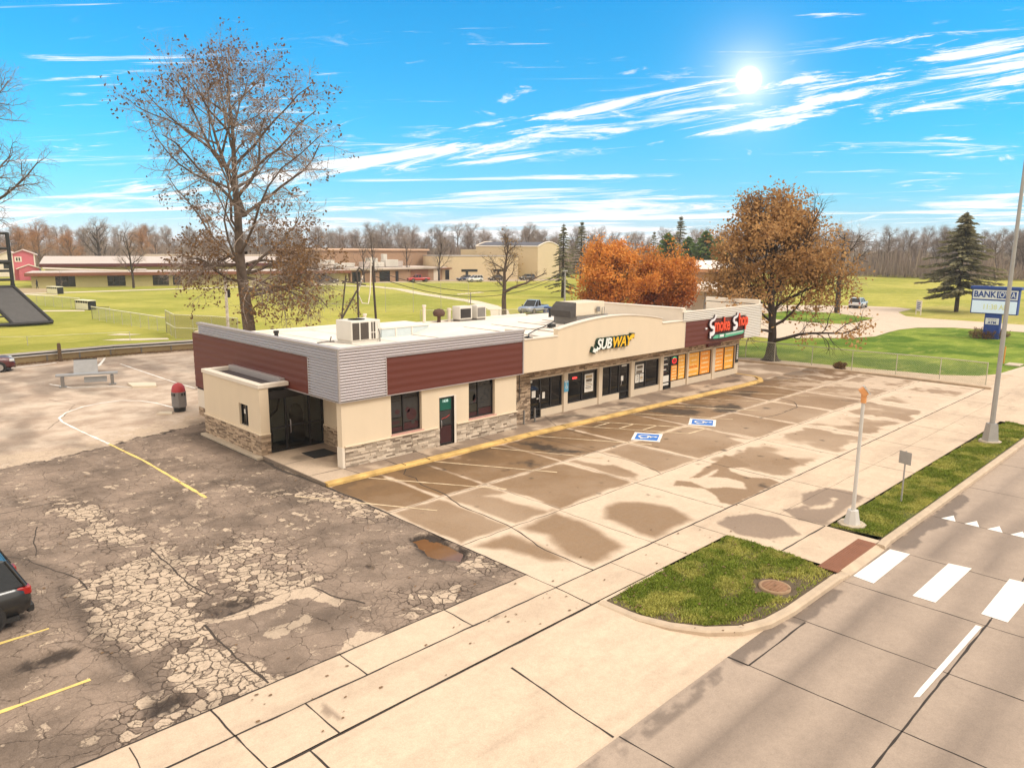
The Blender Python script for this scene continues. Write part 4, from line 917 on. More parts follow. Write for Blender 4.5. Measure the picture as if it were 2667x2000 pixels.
text_obj('door_number', '1638', mat('pale_teal', (0.55, 0.85, 0.80), .6, var=0), (5.42, 0.092, 2.14), dr, size=.17, ext=.003, off=.006)
MB().tube([(5.20, .096, 1.32), (5.35, .096, 1.37), (5.45, .096, 1.36), (5.68, .096, 1.47)], .012, 6).build('door_script', M_red, dr)
MB().tube([(5.14, .04, .95), (5.14, .01, .98), (5.14, .01, 1.25), (5.14, .04, 1.28)], .012, 6).build('handle', M_corr, dr)

# upper band of the corner block
def corrugated(name, a, b, z0, z1, parent=mall, pitch=0.115, amp=0.040, m_=None, off=0.0):
    """horizontal ribs; a->b plan points, outside to the right"""
    a = Vector((*a, 0)); b = Vector((*b, 0)); d = (b-a).normalized(); n = Vector((d.y, -d.x, 0))
    k = max(3, int((z1-z0)/pitch*6)); vs = []; fs = []
    for i in range(k+1):
        z = z0+(z1-z0)*i/k; o_ = off+amp*(1+math.sin(2*math.pi*(z1-z)/pitch))
        for p in (a, b): vs.append((p.x+n.x*o_, p.y+n.y*o_, z))
    for i in range(k): fs.append((2*i, 2*i+1, 2*i+3, 2*i+2))
    mb = MB(); mb.add(vs, fs, 0, .5, True); return mb.build(name, m_ or M_corr, parent)
def siding(name, a, b, z0, z1, parent=mall, rows=5, m_=None, off=0.0):
    a = Vector((*a, 0)); b = Vector((*b, 0)); d = (b-a).normalized(); n = Vector((d.y, -d.x, 0)); vs = []; fs = []; k = rows*8
    for i in range(k+1):
        z = z0+(z1-z0)*i/k; o_ = off+0.016+0.006*math.sin(2*math.pi*i/8)
        for p in (a, b): vs.append((p.x+n.x*o_, p.y+n.y*o_, z))
    for i in range(k): fs.append((2*i, 2*i+1, 2*i+3, 2*i+2))
    mb = MB(); mb.add(vs, fs, 0, .5, True); return mb.build(name, m_ or M_maroon, parent)
FZ0, FZ1, PZ = 2.86, 5.0, 4.46
mb = MB()   # core behind the cladding
mb.box(-0.10, 10.2, -0.10, 0.25, FZ0, FZ1-.01); mb.box(-0.10, 0.25, 0.25, 13.5, FZ0, FZ1-.01); mb.box(0.25, 1.9, 0.35, 4.05, FZ0, FZ0+.08); mb.box(10.0, 10.2, .25, 1.0, FZ0, FZ1-.01)
mb.build('fascia', M_white, mall)
corrugated('corrugated_panel', (-0.10, -0.10), (10.16, -0.10), PZ, FZ1-.07)
corrugated('corrugated_panel', (-0.10, -0.10), (2.08, -0.10), FZ0+.02, PZ)
corrugated('corrugated_panel', (-0.10, 13.4), (-0.10, -0.10), PZ, FZ1-.07)
corrugated('corrugated_panel', (-0.10, 2.22), (-0.10, -0.10), FZ0+.02, PZ)
siding('siding_panel', (2.14, -0.10), (10.14, -0.10), FZ0+.01, PZ-.02)
siding('siding_panel', (-0.10, 9.2), (-0.10, 2.26), FZ0+.01, PZ-.02)
siding('siding_panel', (-0.10, 14.3), (-0.10, 9.2), 1.54, PZ-.02, rows=9)
mb = MB(); mb.bbox(-0.18, 10.24, -0.18, 0.05, FZ1-.07, FZ1+.03, .012); mb.bbox(-0.18, 0.12, 0.05, 13.55, FZ1-.07, FZ1+.03, .012)
mb.bbox(-0.17, -0.09, -0.17, -0.09, FZ0, FZ1-.07, .01); mb.box(2.08, 2.135, -0.155, -0.10, FZ0, PZ-.02); mb.box(-0.155, -0.10, 2.20, 2.255, FZ0, PZ-.02); mb.box(10.14, 10.21, -.15, -.10, FZ0, FZ1-.07)
mb.box(-.16, 10.21, -.16, -.101, FZ0-.02, FZ0+.012); mb.box(-.16, -.101, -.101, 9.2, FZ0-.02, FZ0+.012)
mb.build('coping', M_coping, mall)
# rear part of the left side below the siding
mb = MB(); mb.box(-.05, 0.0, 9.85, 14.3, .45, 1.42); mb.build('band_trim', M_white, mall)
MB().box(-.035, 0.0, 9.85, 14.3, 1.42, 1.535).build('shadow_gap', M_black, mall)
ledge_stone('stone_veneer', (0, 14.3), (0, 9.85), 0.0, .45, M_stone2, [], 9)
# entrance porch on the left side
mb = MB(); X0, X1, Y0, Y1 = -1.5, -0.02, 4.0, 9.78
mb.box(X0, X0+.3, Y0, 5.15, .1, 3.02); mb.box(X0, X0+.3, 5.15, 6.02, .1, 1.16); mb.box(X0, X0+.3, 5.15, 6.02, 2.13, 3.02); mb.box(X0, X0+.3, 6.02, Y1, .1, 3.02)
mb.box(X0+.3, -1.08, Y0, Y0+.3, .1, 3.02); mb.box(X0+.3, X1, Y1-.3, Y1, .1, 3.02)
mb.build('porch_wall', M_stucco, mall)
mb = MB(); mb.bbox(X0-.05, X0+.26, Y0-.05, Y1+.05, 3.02, 3.20, .015); mb.bbox(X0+.26, -.14, Y0-.05, Y0+.26, 3.02, 3.20, .015); mb.bbox(X0+.26, -.14, Y1-.26, Y1+.05, 3.02, 3.20, .015); mb.build('porch_parapet', M_white, mall)
mb = MB(); mb.box(X0+.26, -.14, Y0+.26, Y1-.26, 2.96, 3.03); mb.build('porch_roof', M_dkroof, mall)
mb = MB(); mb.bbox(-.36, -.13, Y0+.3, Y1-.3, 3.03, 3.30, .01); mb.build('flashing', M_coping, mall)
ledge_stone('stone_veneer', (X0, Y1), (X0, Y0-.04), .10, 1.0, M_stone2, [], 11)
ledge_stone('stone_veneer', (X0-.02, Y0), (-1.08, Y0), .10, 1.0, M_stone2, [], 12)
mb = MB(); mb.bbox(X0-.08, X0, Y0-.08, Y1, 1.0, 1.055, .01); mb.bbox(X0, -1.08, Y0-.08, Y0, 1.0, 1.055, .01); mb.build('stone_sill', M_stucco, mall)
MB().bbox(-1.80, X0, 3.86, Y1, -.06, .10, .015).build('porch_plinth', mat('plinth', (.42, .34, .25), .9, var=.2, scale=2), mall)
mb = MB(); f_ = .05     # side window on the porch, facing -X
for (a, b, c, d_) in ((5.15, 6.02, 1.16, 1.21), (5.15, 6.02, 2.08, 2.13), (5.15, 5.2, 1.21, 2.08), (5.97, 6.02, 1.21, 2.08), (5.50, 5.54, 1.21, 2.08)): mb.box(X0+.10, X0+.2, a, b, c, d_)
sw = mb.build('window', M_frame, mall); MB().box(X0+.14, X0+.15, 5.18, 5.99, 1.19, 2.10).build('pane', M_glass, sw); MB().box(X0+.128, X0+.132, 5.66, 5.80, 1.66, 1.86).build('notice', M_paper, sw)
# glazed entrance under the canopy
MB().box(-1.08, 1.55, 4.0, 4.2, 2.56, 2.86).build('entrance_header', M_frame, mall)
eg = window(mall, -1.08, 1.54, .14, 2.55, 4.1, (-.28, .85), (1.20,), .07, M_glass2, 'entrance_glazing')
MB().tube([(-.12, 4.02, .9), (-.12, 3.98, .95), (-.12, 3.98, 1.45), (-.12, 4.02, 1.5)], .015, 6).build('handle', M_corr, eg)
mb = MB(); mb.box(-1.1, 1.5, 5.75, 5.85, .1, 2.8, 0); mb.box(-1.1, 1.5, 4.2, 8.2, .08, .12, 1); mb.box(1.5, 1.54, 4.2, 8.2, .1, 2.8, 0); mb.box(-1.1, 1.5, 4.3, 8.2, 2.7, 2.75, 0); mb.build('lobby', [mat('lobby_wall', (.75, .70, .60), .9, var=.2, scale=.8), M_room], mall)
mb = MB(); mb.lathe((-.75, 5.35, .12), [(.38, 0), (.42, .5), (.34, 1.0), (.10, 1.15), (.14, 1.55), (.02, 1.7)], 12); mb.bbox(.6, 1.2, 5.15, 5.65, .12, 1.05, .04); mb.lathe((.9, 5.4, 1.05), [(.3, 0), (.33, .35), (.2, .7), (.05, .8)], 12); mb.tube([(-.7, 5.35, 1.2), (-.1, 5.3, 1.7), (.1, 5.3, 2.3)], .05, 6); mb.build('lobby_fittings', mat('fittings', (.10, .085, .07), .6, var=.3), mall)
lt = MB().box(-1.02, -.6, 4.02, 4.10, 2.60, 2.74).build('porch_lamp', M_white, mall)

# middle shop: recessed storefront under a stepped and arched parapet
YF = 0.9
mb = MB(); xs = [10.7, 11.76, 14.33, 14.68, 17.30, 17.68, 20.34, 20.76, 23.40, 23.80, 26.50, 26.92, 29.58, 30.0, 32.72, 33.2]
holes = [(11.76, 14.30, .13, 2.22), (14.70, 17.30, .52, 2.22), (17.70, 20.34, .13, 2.22), (20.76, 23.38, .52, 2.22), (23.80, 26.48, .13, 2.22), (26.70, 29.58, .52, 2.22), (30.02, 32.72, .52, 2.22)]
wall_x(YF, YF+.28, 10.0, 33.2, .1, 2.86, holes).build('storefront_wall', M_pier, mall)
for x0, x1 in ((12.62, 14.30), (17.70, 19.34), (24.78, 26.48)): MB().box(x0, x1, YF+.02, YF+.24, .13, .53).build('bulkhead', M_pier, mall)
for x0, x1 in ((14.34, 14.66), (17.34, 17.66), (20.38, 20.72), (23.42, 23.76), (26.5, 26.68), (29.62, 29.98)): MB().box(x0, x1, YF-.05, YF, .13, 2.28).build('pier', M_pier, mall)
ledge_stone('stone_veneer', (10.0, YF), (33.2, YF), 2.30, 2.86, M_stone2, [], 21, hmin=.06, hmax=.10, deep=.04)
ledge_stone('stone_veneer', (10.0, YF), (11.74, YF), .13, 2.30, M_stone2, [], 22, deep=.04)
# parapet outline (x, z)
out = [(10.24, FZ0), (24.52, FZ0), (24.52, 4.53), (22.0, 4.53), (22.0, 4.82)]
for k in range(1, 24):
    t = k/24; x = 22.0-t*(22.0-12.72); out.append((x, 4.82+0.43*math.sin(math.pi*t)**0.9))
out += [(12.72, 4.82), (12.72, 4.50), (10.24, 4.50)]
XZ = Matrix(((1, 0, 0, 0), (0, 0, -1, 0), (0, 1, 0, 0), (0, 0, 0, 1)))    # (x,y)->(x, z) with depth along -Y
MB().prism(out, -0.20, 0.10, M=XZ).build('parapet', M_stucco, mall)
mb = MB()
def cap(p, q):
    d = (Vector(q)-Vector(p)).normalized(); n = Vector((-d.y, d.x)); n = n if n.y >= -.01 else -n
    a, b = Vector(p)-d*.004, Vector(q)+d*.004
    vs = [(a.x, -.145, a.y), (b.x, -.145, b.y), (b.x, .24, b.y), (a.x, .24, a.y)]; o_ = n*.06
    mb.add(vs+[(v[0]+o_.x, v[1], v[2]+o_.y) for v in vs], [(0, 1, 2, 3), (4, 7, 6, 5), (0, 4, 5, 1), (1, 5, 6, 2), (2, 6, 7, 3), (3, 7, 4, 0)])
for p, q in zip(out[4:-3], out[5:-2]): cap(p, q)
cap(out[-2], out[-1]); cap((24.52, 4.53), (22.0, 4.53))
mb.build('parapet_cap', M_white, mall)
mb = MB(); mb.box(10.25, 24.5, .25, 1.0, FZ0+.003, FZ0+.1); mb.box(24.5, 34.2, .25, 1.0, FZ0+.002, FZ0+.1); mb.build('soffit', M_white, mall)
def poster(parent, x0, x1, z0, z1, y, seed, col=None):
    rnd = random.Random(seed); mb = MB(); mb.box(x0, x1, y-.004, y, z0, z1, 0); z = z1-.08
    while z > z0+.1:
        h = rnd.choice((.03, .05, .16)); a = x0+.05+rnd.uniform(0, .1); b = x1-.05-rnd.uniform(0, .15)
        if b > a: mb.box(a, b, y-.008, y-.006, z-h, z, rnd.choice((1, 1, 2)))
        z -= h+.05
    return mb.build('poster', [M_paper, mat('poster_ink', (.12, .09, .06), .8, var=.3), mat('poster_tan', (.38, .28, .16), .8, var=.3)], parent)
w1 = window(mall, 11.78, 14.28, .14, 2.21, YF+.12, (12.60, 13.42), (.56,), .06, name='shop_front'); [MB().box(q0, q1, YF+.095, YF+.104, z0, z1).build('notice', M_paper, w1) for q0, q1, z0, z1 in ((11.98, 12.26, 1.22, 1.58), (11.86, 12.0, 2.02, 2.14), (12.78, 12.98, 1.08, 1.42), (12.36, 12.5, 1.1, 1.16))]
MB().tube([(12.48, YF+.04, .95), (12.48, YF+.0, 1.0), (12.48, YF+.0, 1.3), (12.48, YF+.04, 1.35)], .014, 6).build('handle', M_corr, w1)
w2 = window(mall, 14.71, 17.29, .53, 2.21, YF+.12, (16.0,), (), .06); poster(w2, 16.25, 17.0, .95, 1.98, YF+.10, 5)
nm = mat('dark_neon', (.03, .02, .02), .5); MB().box(15.18, 15.56, YF+.095, YF+.105, 1.78, 1.98).build('neon_backing', nm, w2)
text_obj('neon_lettering', 'OPEN', glow('neon_red', (1.0, .06, .05), 1.6), (15.37, YF+.088, 1.88), w2, size=.15, ext=.004, off=.004)
w3 = window(mall, 17.71, 20.33, .14, 2.21, YF+.12, (18.55, 19.36), (.54,), .06, name='shop_front')
MB().box(19.62, 20.1, YF+.095, YF+.099, 2.06, 2.14).build('door_number', M_paper, w3); MB().box(19.58, 19.80, YF+.09, YF+.1, 1.2, 1.5).build('notice', M_paper, w3); MB().tube([(19.5, YF+.04, .95), (19.5, YF+.0, 1.0), (19.5, YF+.0, 1.3), (19.5, YF+.04, 1.35)], .014, 6).build('handle', M_corr, w3)
w4 = window(mall, 20.77, 23.37, .53, 2.21, YF+.12, (22.0,), (), .06); poster(w4, 21.0, 21.85, 1.45, 2.0, YF+.10, 6); poster(w4, 21.0, 21.38, .9, 1.4, YF+.10, 7); poster(w4, 21.45, 21.85, .9, 1.4, YF+.10, 8)
# tobacco shop: orange window film with lines of lettering
M_or = mat('orange_film', (0.80, 0.29, 0.028), .55, var=.12, scale=1.5); M_or2 = mat('amber_film', (0.80, 0.37, 0.04), .55, var=.15, scale=1.5); M_lt = mat('film_lettering', (0.85, 0.66, 0.34), .6, var=.1); M_yl = mat('film_yellow', (.85, .5, .05), .6, var=.1)
w5 = window(mall, 23.81, 26.47, .14, 2.21, YF+.12, (24.76, 25.56), (.54,), .06, name='shop_front')
def lines(parent, x0, x1, z0, z1, y, seed, n, m_=None, film_m=None):
    rnd = random.Random(seed); mb = MB(); mb.box(x0, x1, y-.003, y, z0, z1, 0)
    for k in range(n):
        z = z1-(z1-z0)*(k+.6)/n; h = rnd.uniform(.07, .12); w_ = (x1-x0)*rnd.uniform(.55, .85); c = (x0+x1)/2+rnd.uniform(-.05, .05); x = c-w_/2
        while x < c+w_/2:
            l = rnd.uniform(.04, .09); mb.box(x, min(x+l, c+w_/2), y-.006, y-.005, z-h/2, z+h/2, 1); x += l+rnd.choice((.018, .018, .06))
    return mb.build('window_lettering', [film_m or M_or, m_ or M_lt], parent)
yb = YF+.10
lines(w5, 24.84, 25.50, .58, 1.55, yb, 1, 5); lines(w5, 25.64, 26.40, .58, 2.14, yb, 2, 7, film_m=M_or2)
mb = MB(); mb.box(24.84, 25.5, yb-.003, yb, 1.58, 2.12, 0); mb.build('neon_backing', M_black, w5)
film(w5, 0, 0, 0, 0, yb-.006, [(25.17, 1.84, .26, .19, 0)], [glow('neon_ring', (.9, .03, .03), .9)]); film(w5, 0, 0, 0, 0, yb-.009, [(25.17, 1.84, .21, .145, 0)], [M_red])
MB().tube([(24.95, yb-.012, 2.02), (25.17, yb-.012, 2.08), (25.4, yb-.012, 2.02)], .018, 5).build('neon_tube', glow('neon_green', (.05, .8, .35), .8), w5)
mb = MB(); rnd = random.Random(3)
for k in range(9): mb.box(23.95, 23.98+rnd.uniform(.3, .55), yb-.004, yb, 2.0-k*.11, 2.07-k*.11, k % 3)
mb.box(23.93, 24.6, yb-.004, yb, .35, .98, 0); mb.build('notice', [M_paper, M_g3, M_g2], w5)
w6 = window(mall, 26.71, 29.57, .53, 2.21, YF+.12, (28.19,), (), .06); a_ = lines(w6, 26.78, 28.12, .6, 2.14, yb, 3, 5, film_m=M_or2); lines(w6, 28.26, 29.50, .6, 2.14, yb, 4, 5)
w7 = window(mall, 30.03, 32.71, .53, 2.21, YF+.12, (31.35,), (), .06); lines(w7, 30.1, 31.28, .6, 2.14, yb, 5, 6); lines(w7, 31.42, 32.64, .6, 2.14, yb, 6, 4, film_m=M_or2)
mb = MB(); mb.box(26.95, 27.95, yb-.0095, yb-.008, 1.12, 1.34); mb.build('window_lettering', M_or2, w6)
text_obj('window_lettering', 'Smoke Shop', M_red, (27.45, yb-.012, 1.22), w6, size=.2, ext=.002)
# upper band of the tobacco shop
mb = MB(); mb.box(24.54, 34.2, -.10, .25, FZ0, 5.02); mb.box(34.0, 34.2, .25, 4.2, FZ0, 5.12); mb.box(24.2, 24.54, -.09, 6.3, 4.2, 5.28); mb.build('fascia', M_white, mall)
corrugated('corrugated_panel', (24.2, -.10), (34.2, -.10), PZ+.02, 5.06, m_=mat('pale_corrugated', (.66, .62, .56), .5, metal=.1, var=.05)); corrugated('corrugated_panel', (31.92, -.10), (34.2, -.10), FZ0, PZ+.02, m_=MATS['pale_corrugated'])
corrugated('corrugated_panel', (34.2, -.10), (34.2, 4.2), FZ0, 5.12, m_=MATS['pale_corrugated'])
siding('siding_panel', (24.56, -.10), (31.90, -.10), FZ0+.005, PZ)
mb = MB(); mb.bbox(24.12, 34.26, -.165, .0, 5.06, 5.12, .01); mb.bbox(34.0, 34.26, 0.0, 4.25, 5.06, 5.40, .01); mb.box(34.18, 34.25, -.16, -.09, FZ0, 5.06); mb.bbox(24.12, 24.56, .0, 6.35, 5.28, 5.34, .01); mb.build('coping', M_white, mall)
mb = MB(); mb.box(28.66, 30.3, YF-.22, YF-.06, 2.46, 2.72, 0); rr_ = mb.build('sign_box', [mat('dark_red_sign', (.10, .012, .012), .5, var=.2)], mall)
MB().box(32.78, 33.12, YF-.06, YF-.01, .95, 2.25).build('notice_board', M_black, mall); mb = MB(); [mb.box(32.84, 33.06, YF-.066, YF-.062, 2.1-k*.13, 2.18-k*.13) for k in range(8)]; mb.build('notice', M_paper, mall)

# roofs
mb = MB()
def quad(p): mb.add(p, [tuple(range(len(p)))])
quad([(.12, .05, 4.36), (8.8, .05, 4.36), (8.8, 13.5, 4.16), (.12, 13.5, 4.16)])
quad([(8.8, .24, 4.36), (10.3, .24, 4.66), (10.3, 7.0, 4.66), (8.8, 7.0, 4.28)])
quad([(10.3, .24, 4.40), (24.25, .24, 4.42), (24.25, 7.0, 4.40), (10.3, 7.0, 4.45)]); quad([(8.8, 7.0, 4.45), (24.25, 7.0, 4.40), (24.25, 13.55, 3.92), (8.8, 13.55, 4.05)])
quad([(24.2, .2, 4.6), (34.1, .2, 4.6), (33.2, 13.5, 3.9), (24.2, 13.5, 3.9)])
mb.build('roof', M_roof, mall)
mb = MB()
for x in (2.2, 4.1, 6.2): mb.add([(x-.025, .2, 4.368), (x+.025, .2, 4.368), (x+.025, 13.1, 4.175), (x-.025, 13.1, 4.175)], [(0, 1, 2, 3)])
for x in (12.4, 14.6, 16.8, 19.0, 21.2, 23.2): mb.box(x-.03, x+.03, .3, 6.9, 4.3, 4.462)
mb.box(10.4, 24.1, 3.6, 3.66, 4.3, 4.465)
mb.build('roof_seam', mat('roof_seam', (.50, .44, .38), .85, var=.2), mall)
M_bl = mat('pale_blue_panel', (.50, .57, .58), .7, var=.08)
mb = MB(); mb.box(6.85, 9.95, 7.0, 9.2, 4.0, 4.70, 0); mb.build('raised_roof', [M_bl], mall)
mb = MB(); mb.bbox(6.8, 10.0, 6.95, 9.25, 4.70, 4.78, .01); mb.box(7.7, 7.78, 6.97, 7.0, 4.1, 4.70); mb.box(8.76, 8.84, 6.97, 7.0, 4.1, 4.70); mb.build('raised_roof_cap', M_roof, mall)
mb = MB(); mb.bbox(.1, 10, 13.2, 13.6, 4.1, 4.35, .02); mb.bbox(10, 24, 13.25, 13.6, 3.9, 4.1, .02); mb.bbox(24.2, 33.2, 13.25, 13.6, 3.8, 4.0, .02); mb.build('roof_edge', M_roof, mall)

# ------------------------------------------------------------------ signs
sg = empty('sandwich_shop_sign', (17.2, -.2, 3.8), label='slanted white and yellow letter sign on the arched cream parapet', cat='sign')
M_sgn = mat('deep_green', (.006, .035, .022), .5, var=.1); M_ltw = mat('letter_white', (.80, .80, .74), .5, var=.03); M_lty = mat('letter_yellow', (.86, .47, .012), .5, var=.03)
def tx(s_, m_, x, y, name, off, ext, par, **kw): return text_obj(name, s_, m_, (x, y, 0), par, size=.98, ext=ext, shear=.24, off=off, align='LEFT', sx=.80, spacing=.95, **kw)
me = text_mesh('SUB', .98, .01, .24, .022, 'LEFT', .80, .95); wS = max(v.co.x for v in me.vertices); bpy.data.meshes.remove(me)
me = text_mesh('SUBWAY', .98, .01, .24, .022, 'LEFT', .80, .95); wA = max(v.co.x for v in me.vertices); bpy.data.meshes.remove(me)
k_ = 3.12/wA; sg.scale = (k_, 1, .80)
hx = -wA/2
tx('SUBWAY', M_sgn, hx, .02, 'backing', .070, .07, sg); tx('SUBWAY', M_sgn, hx, .0, 'backing', .045, .07, sg)
tx('SUB', M_ltw, hx, -.075, 'white_letters', .020, .02, sg); tx('WAY', M_lty, hx+wS+.005, -.075, 'yellow_letters', .020, .02, sg)
mb = MB()
AR = [(wA/2-.22, .18), (wA/2+.02, .37), (wA/2-.02, .46), (wA/2+.26, .44), (wA/2+.22, .16), (wA/2+.14, .24), (wA/2-.08, .05)]
AL = [(hx+.10, -.42), (hx-.10, -.42), (hx-.06, -.52), (hx-.32, -.40), (hx-.22, -.14), (hx-.16, -.24), (hx+.12, -.22)]
def scale_poly(P, s_): cx = sum(p[0] for p in P)/len(P); cy = sum(p[1] for p in P)/len(P); return [(cx+(p[0]-cx)*s_, cy+(p[1]-cy)*s_) for p in P]
mb.prism(scale_poly(AR, 1.38), -.09, .06, M=XZ).prism(scale_poly(AL, 1.38), -.09, .06, M=XZ).build('backing', M_sgn, sg)
MB().prism(AR, .062, .10, M=XZ).build('yellow_arrow', M_lty, sg); MB().prism(AL, .062, .10, M=XZ).build('white_arrow', M_ltw, sg)

ss = empty('tobacco_shop_sign', (29.6, -.2, 3.9), label='red and white cut-out letter sign with a green cigarette on maroon siding', cat='sign')
M_sr = mat('letter_red', (.75, .075, .022), .5, var=.05); M_sw = mat('smoke_white', (.76, .72, .74), .5, var=.05); M_edge = mat('sign_dark', (.03, .012, .02), .6, var=.1); M_sg = mat('cigarette_green', (.10, .40, .24), .5, var=.08)
def flat_tube(pts, wd, y0, y1, name, m_, par):
    V = []; P = [Vector(p) for p in pts]; Q = []
    for i in range(len(P)-1):
        for k in range(5): 
            t = k/5; p0, p1, p2, p3 = P[max(i-1, 0)], P[i], P[i+1], P[min(i+2, len(P)-1)]
            Q.append(.5*((2*p1)+(-p0+p2)*t+(2*p0-5*p1+4*p2-p3)*t*t+(-p0+3*p1-3*p2+p3)*t**3))
    Q.append(P[-1]); n = len(Q); L = []; Rr = []
    for i, p in enumerate(Q):
        d = (Q[min(i+1, n-1)]-Q[max(i-1, 0)]).normalized(); nn = Vector((-d.y, d.x)); w_ = wd[0]+(wd[1]-wd[0])*(i/(n-1)) if hasattr(wd, '__len__') else wd
        L.append(p+nn*w_); Rr.append(p-nn*w_)
    vs = [(p.x, y0, p.y) for p in L]+[(p.x, y0, p.y) for p in Rr]+[(p.x, y1, p.y) for p in L]+[(p.x, y1, p.y) for p in Rr]; fs = []
    for i in range(n-1): fs += [(i, i+1, n+i+1, n+i), (2*n+i, 3*n+i, 3*n+i+1, 2*n+i+1), (i, 2*n+i, 2*n+i+1, i+1), (n+i, n+i+1, 3*n+i+1, 3*n+i)]
    fs += [(0, n, 3*n, 2*n), (n-1, 3*n-1, 4*n-1, 2*n-1)]
    mb = MB(); mb.add(vs, fs); return mb.build(name, m_, par)
S_ = [(.52, .78), (.40, .52), (.10, .42), (-.02, .22), (.12, .04), (.34, -.02), (.42, -.22), (.28, -.40), (-.02, -.42)]
for ox, oz, sc in ((-2.35, .02, 1.0), (.60, .12, .86)):
    pts = [(ox+p[0]*sc*1.15, oz+p[1]*sc) for p in S_]
    flat_tube(pts, (.10, .20), -.02, .04, 'backing', M_edge, ss); flat_tube(pts, (.05, .135), -.07, -.015, 'white_letter', M_sw, ss)
for s_, x, z, sz in (('moke', -1.86, .10, 1.22), ('hop', 1.24, .26, 1.18)):
    text_obj('backing', s_, M_edge, (x, .02, z), ss, size=sz, ext=.03, off=.06, align='LEFT', sx=.70); text_obj('red_letters', s_, M_sr, (x, -.045, z), ss, size=sz, ext=.025, off=.030, align='LEFT', sx=.70)
mb = MB(); mb.prism([(-2.5, -.62), (-2.15, -.72), (-1.9, -.78), (-.9, -.80), (2.05, -.68), (2.05, -.38), (-.8, -.42), (-1.9, -.42), (-2.3, -.32)], -.0, .06, M=XZ); mb.build('backing', M_edge, ss)
mb = MB(); mb.prism([(-2.05, -.70), (-1.85, -.72), (-1.35, -.73), (-1.35, -.50), (-1.75, -.50)], .062, .09, M=XZ); mb.prism([(-1.27, -.74), (-.62, -.74), (-.62, -.48), (-1.27, -.48)], .062, .09, M=XZ); mb.prism([(-.52, -.74), (1.75, -.66), (1.95, -.60), (1.95, -.43), (-.52, -.48)], .062, .09, M=XZ); mb.build('cigarette', M_sg, ss)
mb = MB(); mb.prism([(-1.2, -.66), (-.70, -.66), (-.70, -.52), (-1.2, -.52)], .092, .10, M=XZ); mb.prism([(-.42, -.57), (1.8, -.50), (1.8, -.46), (-.42, -.52)], .092, .10, M=XZ); mb.prism([(-2.42, -.66), (-2.3, -.68), (-2.3, -.42), (-2.42, -.44)], .062, .10, M=XZ); mb.build('cigarette_band', M_sw, ss)
MB().box(-2.85, -2.68, -.02, .06, -.06, .04).build('spotlight', M_sw, ss)

ad = empty('accessible_sign', (14.50, YF-.07, 1.55), label='small blue wheelchair sign fixed to the pier left of the neon-lit window', cat='sign')
MB().box(-.17, .17, -.012, .01, -.30, .30).build('plate', mat('ada_blue', (.08, .30, .45), .5, var=.1), ad)
mb = MB(); n = 16
for k in range(n-3):
    a, b = R(120+k*20), R(140+k*20); mb.add([(.02+.10*math.cos(a), -.016, -.04+.10*math.sin(a)), (.02+.10*math.cos(b), -.016, -.04+.10*math.sin(b)), (.02+.07*math.cos(b), -.016, -.04+.07*math.sin(b)), (.02+.07*math.cos(a), -.016, -.04+.07*math.sin(a))], [(0, 1, 2, 3)])
mb.box(-.04, -.01, -.018, -.014, -.02, .12).box(-.04, .08, -.018, -.014, -.02, .01); mb.lathe((-.03, -.018, .16), [(.03, 0), (.03, .004)], 10, axis='y'); mb.box(-.15, .15, -.017, -.014, .23, .27); mb.build('wheelchair_symbol', M_paper, ad)

# ------------------------------------------------------------------ things on and around the store
mt = MB().bbox(-.12, .98, 2.05, 3.15, .134, .155, .006); tag(mt.build('door_mat', mat('mat_rubber', (.012, .011, .011), .95, var=.2, scale=20)), 'black rubber mat on the entry slab under the corner canopy', 'door mat')
gm = empty('gas_meter', (10.35, .80, 0), label='grey gas meter with pipes beside the stone wall of the recess', cat='gas meter')
M_gry = mat('grey_metal', (.20, .185, .17), .55, metal=.3, var=.15)
MB().bbox(-.16, .16, -.18, .06, .55, 1.0, .04).build('meter_body', M_gry, gm); mb = MB(); mb.tube([(-.3, 0, .13), (-.3, 0, .62), (-.2, 0, 1.05), (0, 0, 1.12), (.14, 0, 1.05), (.16, 0, .95)], .025, 7); mb.tube([(.16, 0, 1.02), (.3, 0, 1.1), (.3, 0, 1.28), (.52, 0, 1.28), (.52, 0, 2.8)], .022, 7); mb.tube([(-.1, .05, 1.1), (-.1, .05, 2.8)], .02, 7); mb.build('pipe', mat('dark_pipe', (.05, .04, .035), .6, var=.2), gm)
for i, x in enumerate((10.75, 11.55)):
    o = MB().cyl((x, .35), .05, .13, .85, 12).add([(x+.05*math.cos(2*math.pi*k/12), .35+.05*math.sin(2*math.pi*k/12), .852) for k in range(12)], [tuple(range(12))]).build('bollard', M_gry)
    tag(o, ('short dark steel post guarding the gas meter', 'short dark steel post beside the first black shop door')[i], 'bollard', 'steel posts by the gas meter')

h1 = empty('rooftop_unit', (5.0, 6.3, 4.30), label='large pale air conditioner with dark coil openings on the corner roof', cat='air conditioner')
M_hv = mat('hvac_paint', (.60, .565, .50), .6, var=.08, scale=1.5)
mb = MB(); mb.bbox(-.85, .85, -.65, .75, .1, 1.08, .03); mb.box(-.8, .8, -.6, .7, -.1, .1); mb.build('casing', M_hv, h1)
mb = MB(); mb.box(-.78, -.40, -.665, -.65, .16, .98); mb.box(-.32, .14, -.665, -.65, .16, .98); mb.box(.30, .38, -.665, -.65, .5, .98); mb.box(.44, .53, -.665, -.65, .5, .98); mb.box(.30, .38, -.665, -.65, .16, .45); mb.box(.44, .53, -.665, -.65, .16, .45); mb.build('coil', mat('coil', (.06, .045, .035), .7, var=.5, scale=12), h1)
mb = MB(); mb.lathe((-.1, .05, 1.08), [(.42, 0), (.42, .03), (.36, .03), (.34, -.0)], 20); mb.build('fan_ring', M_black, h1)
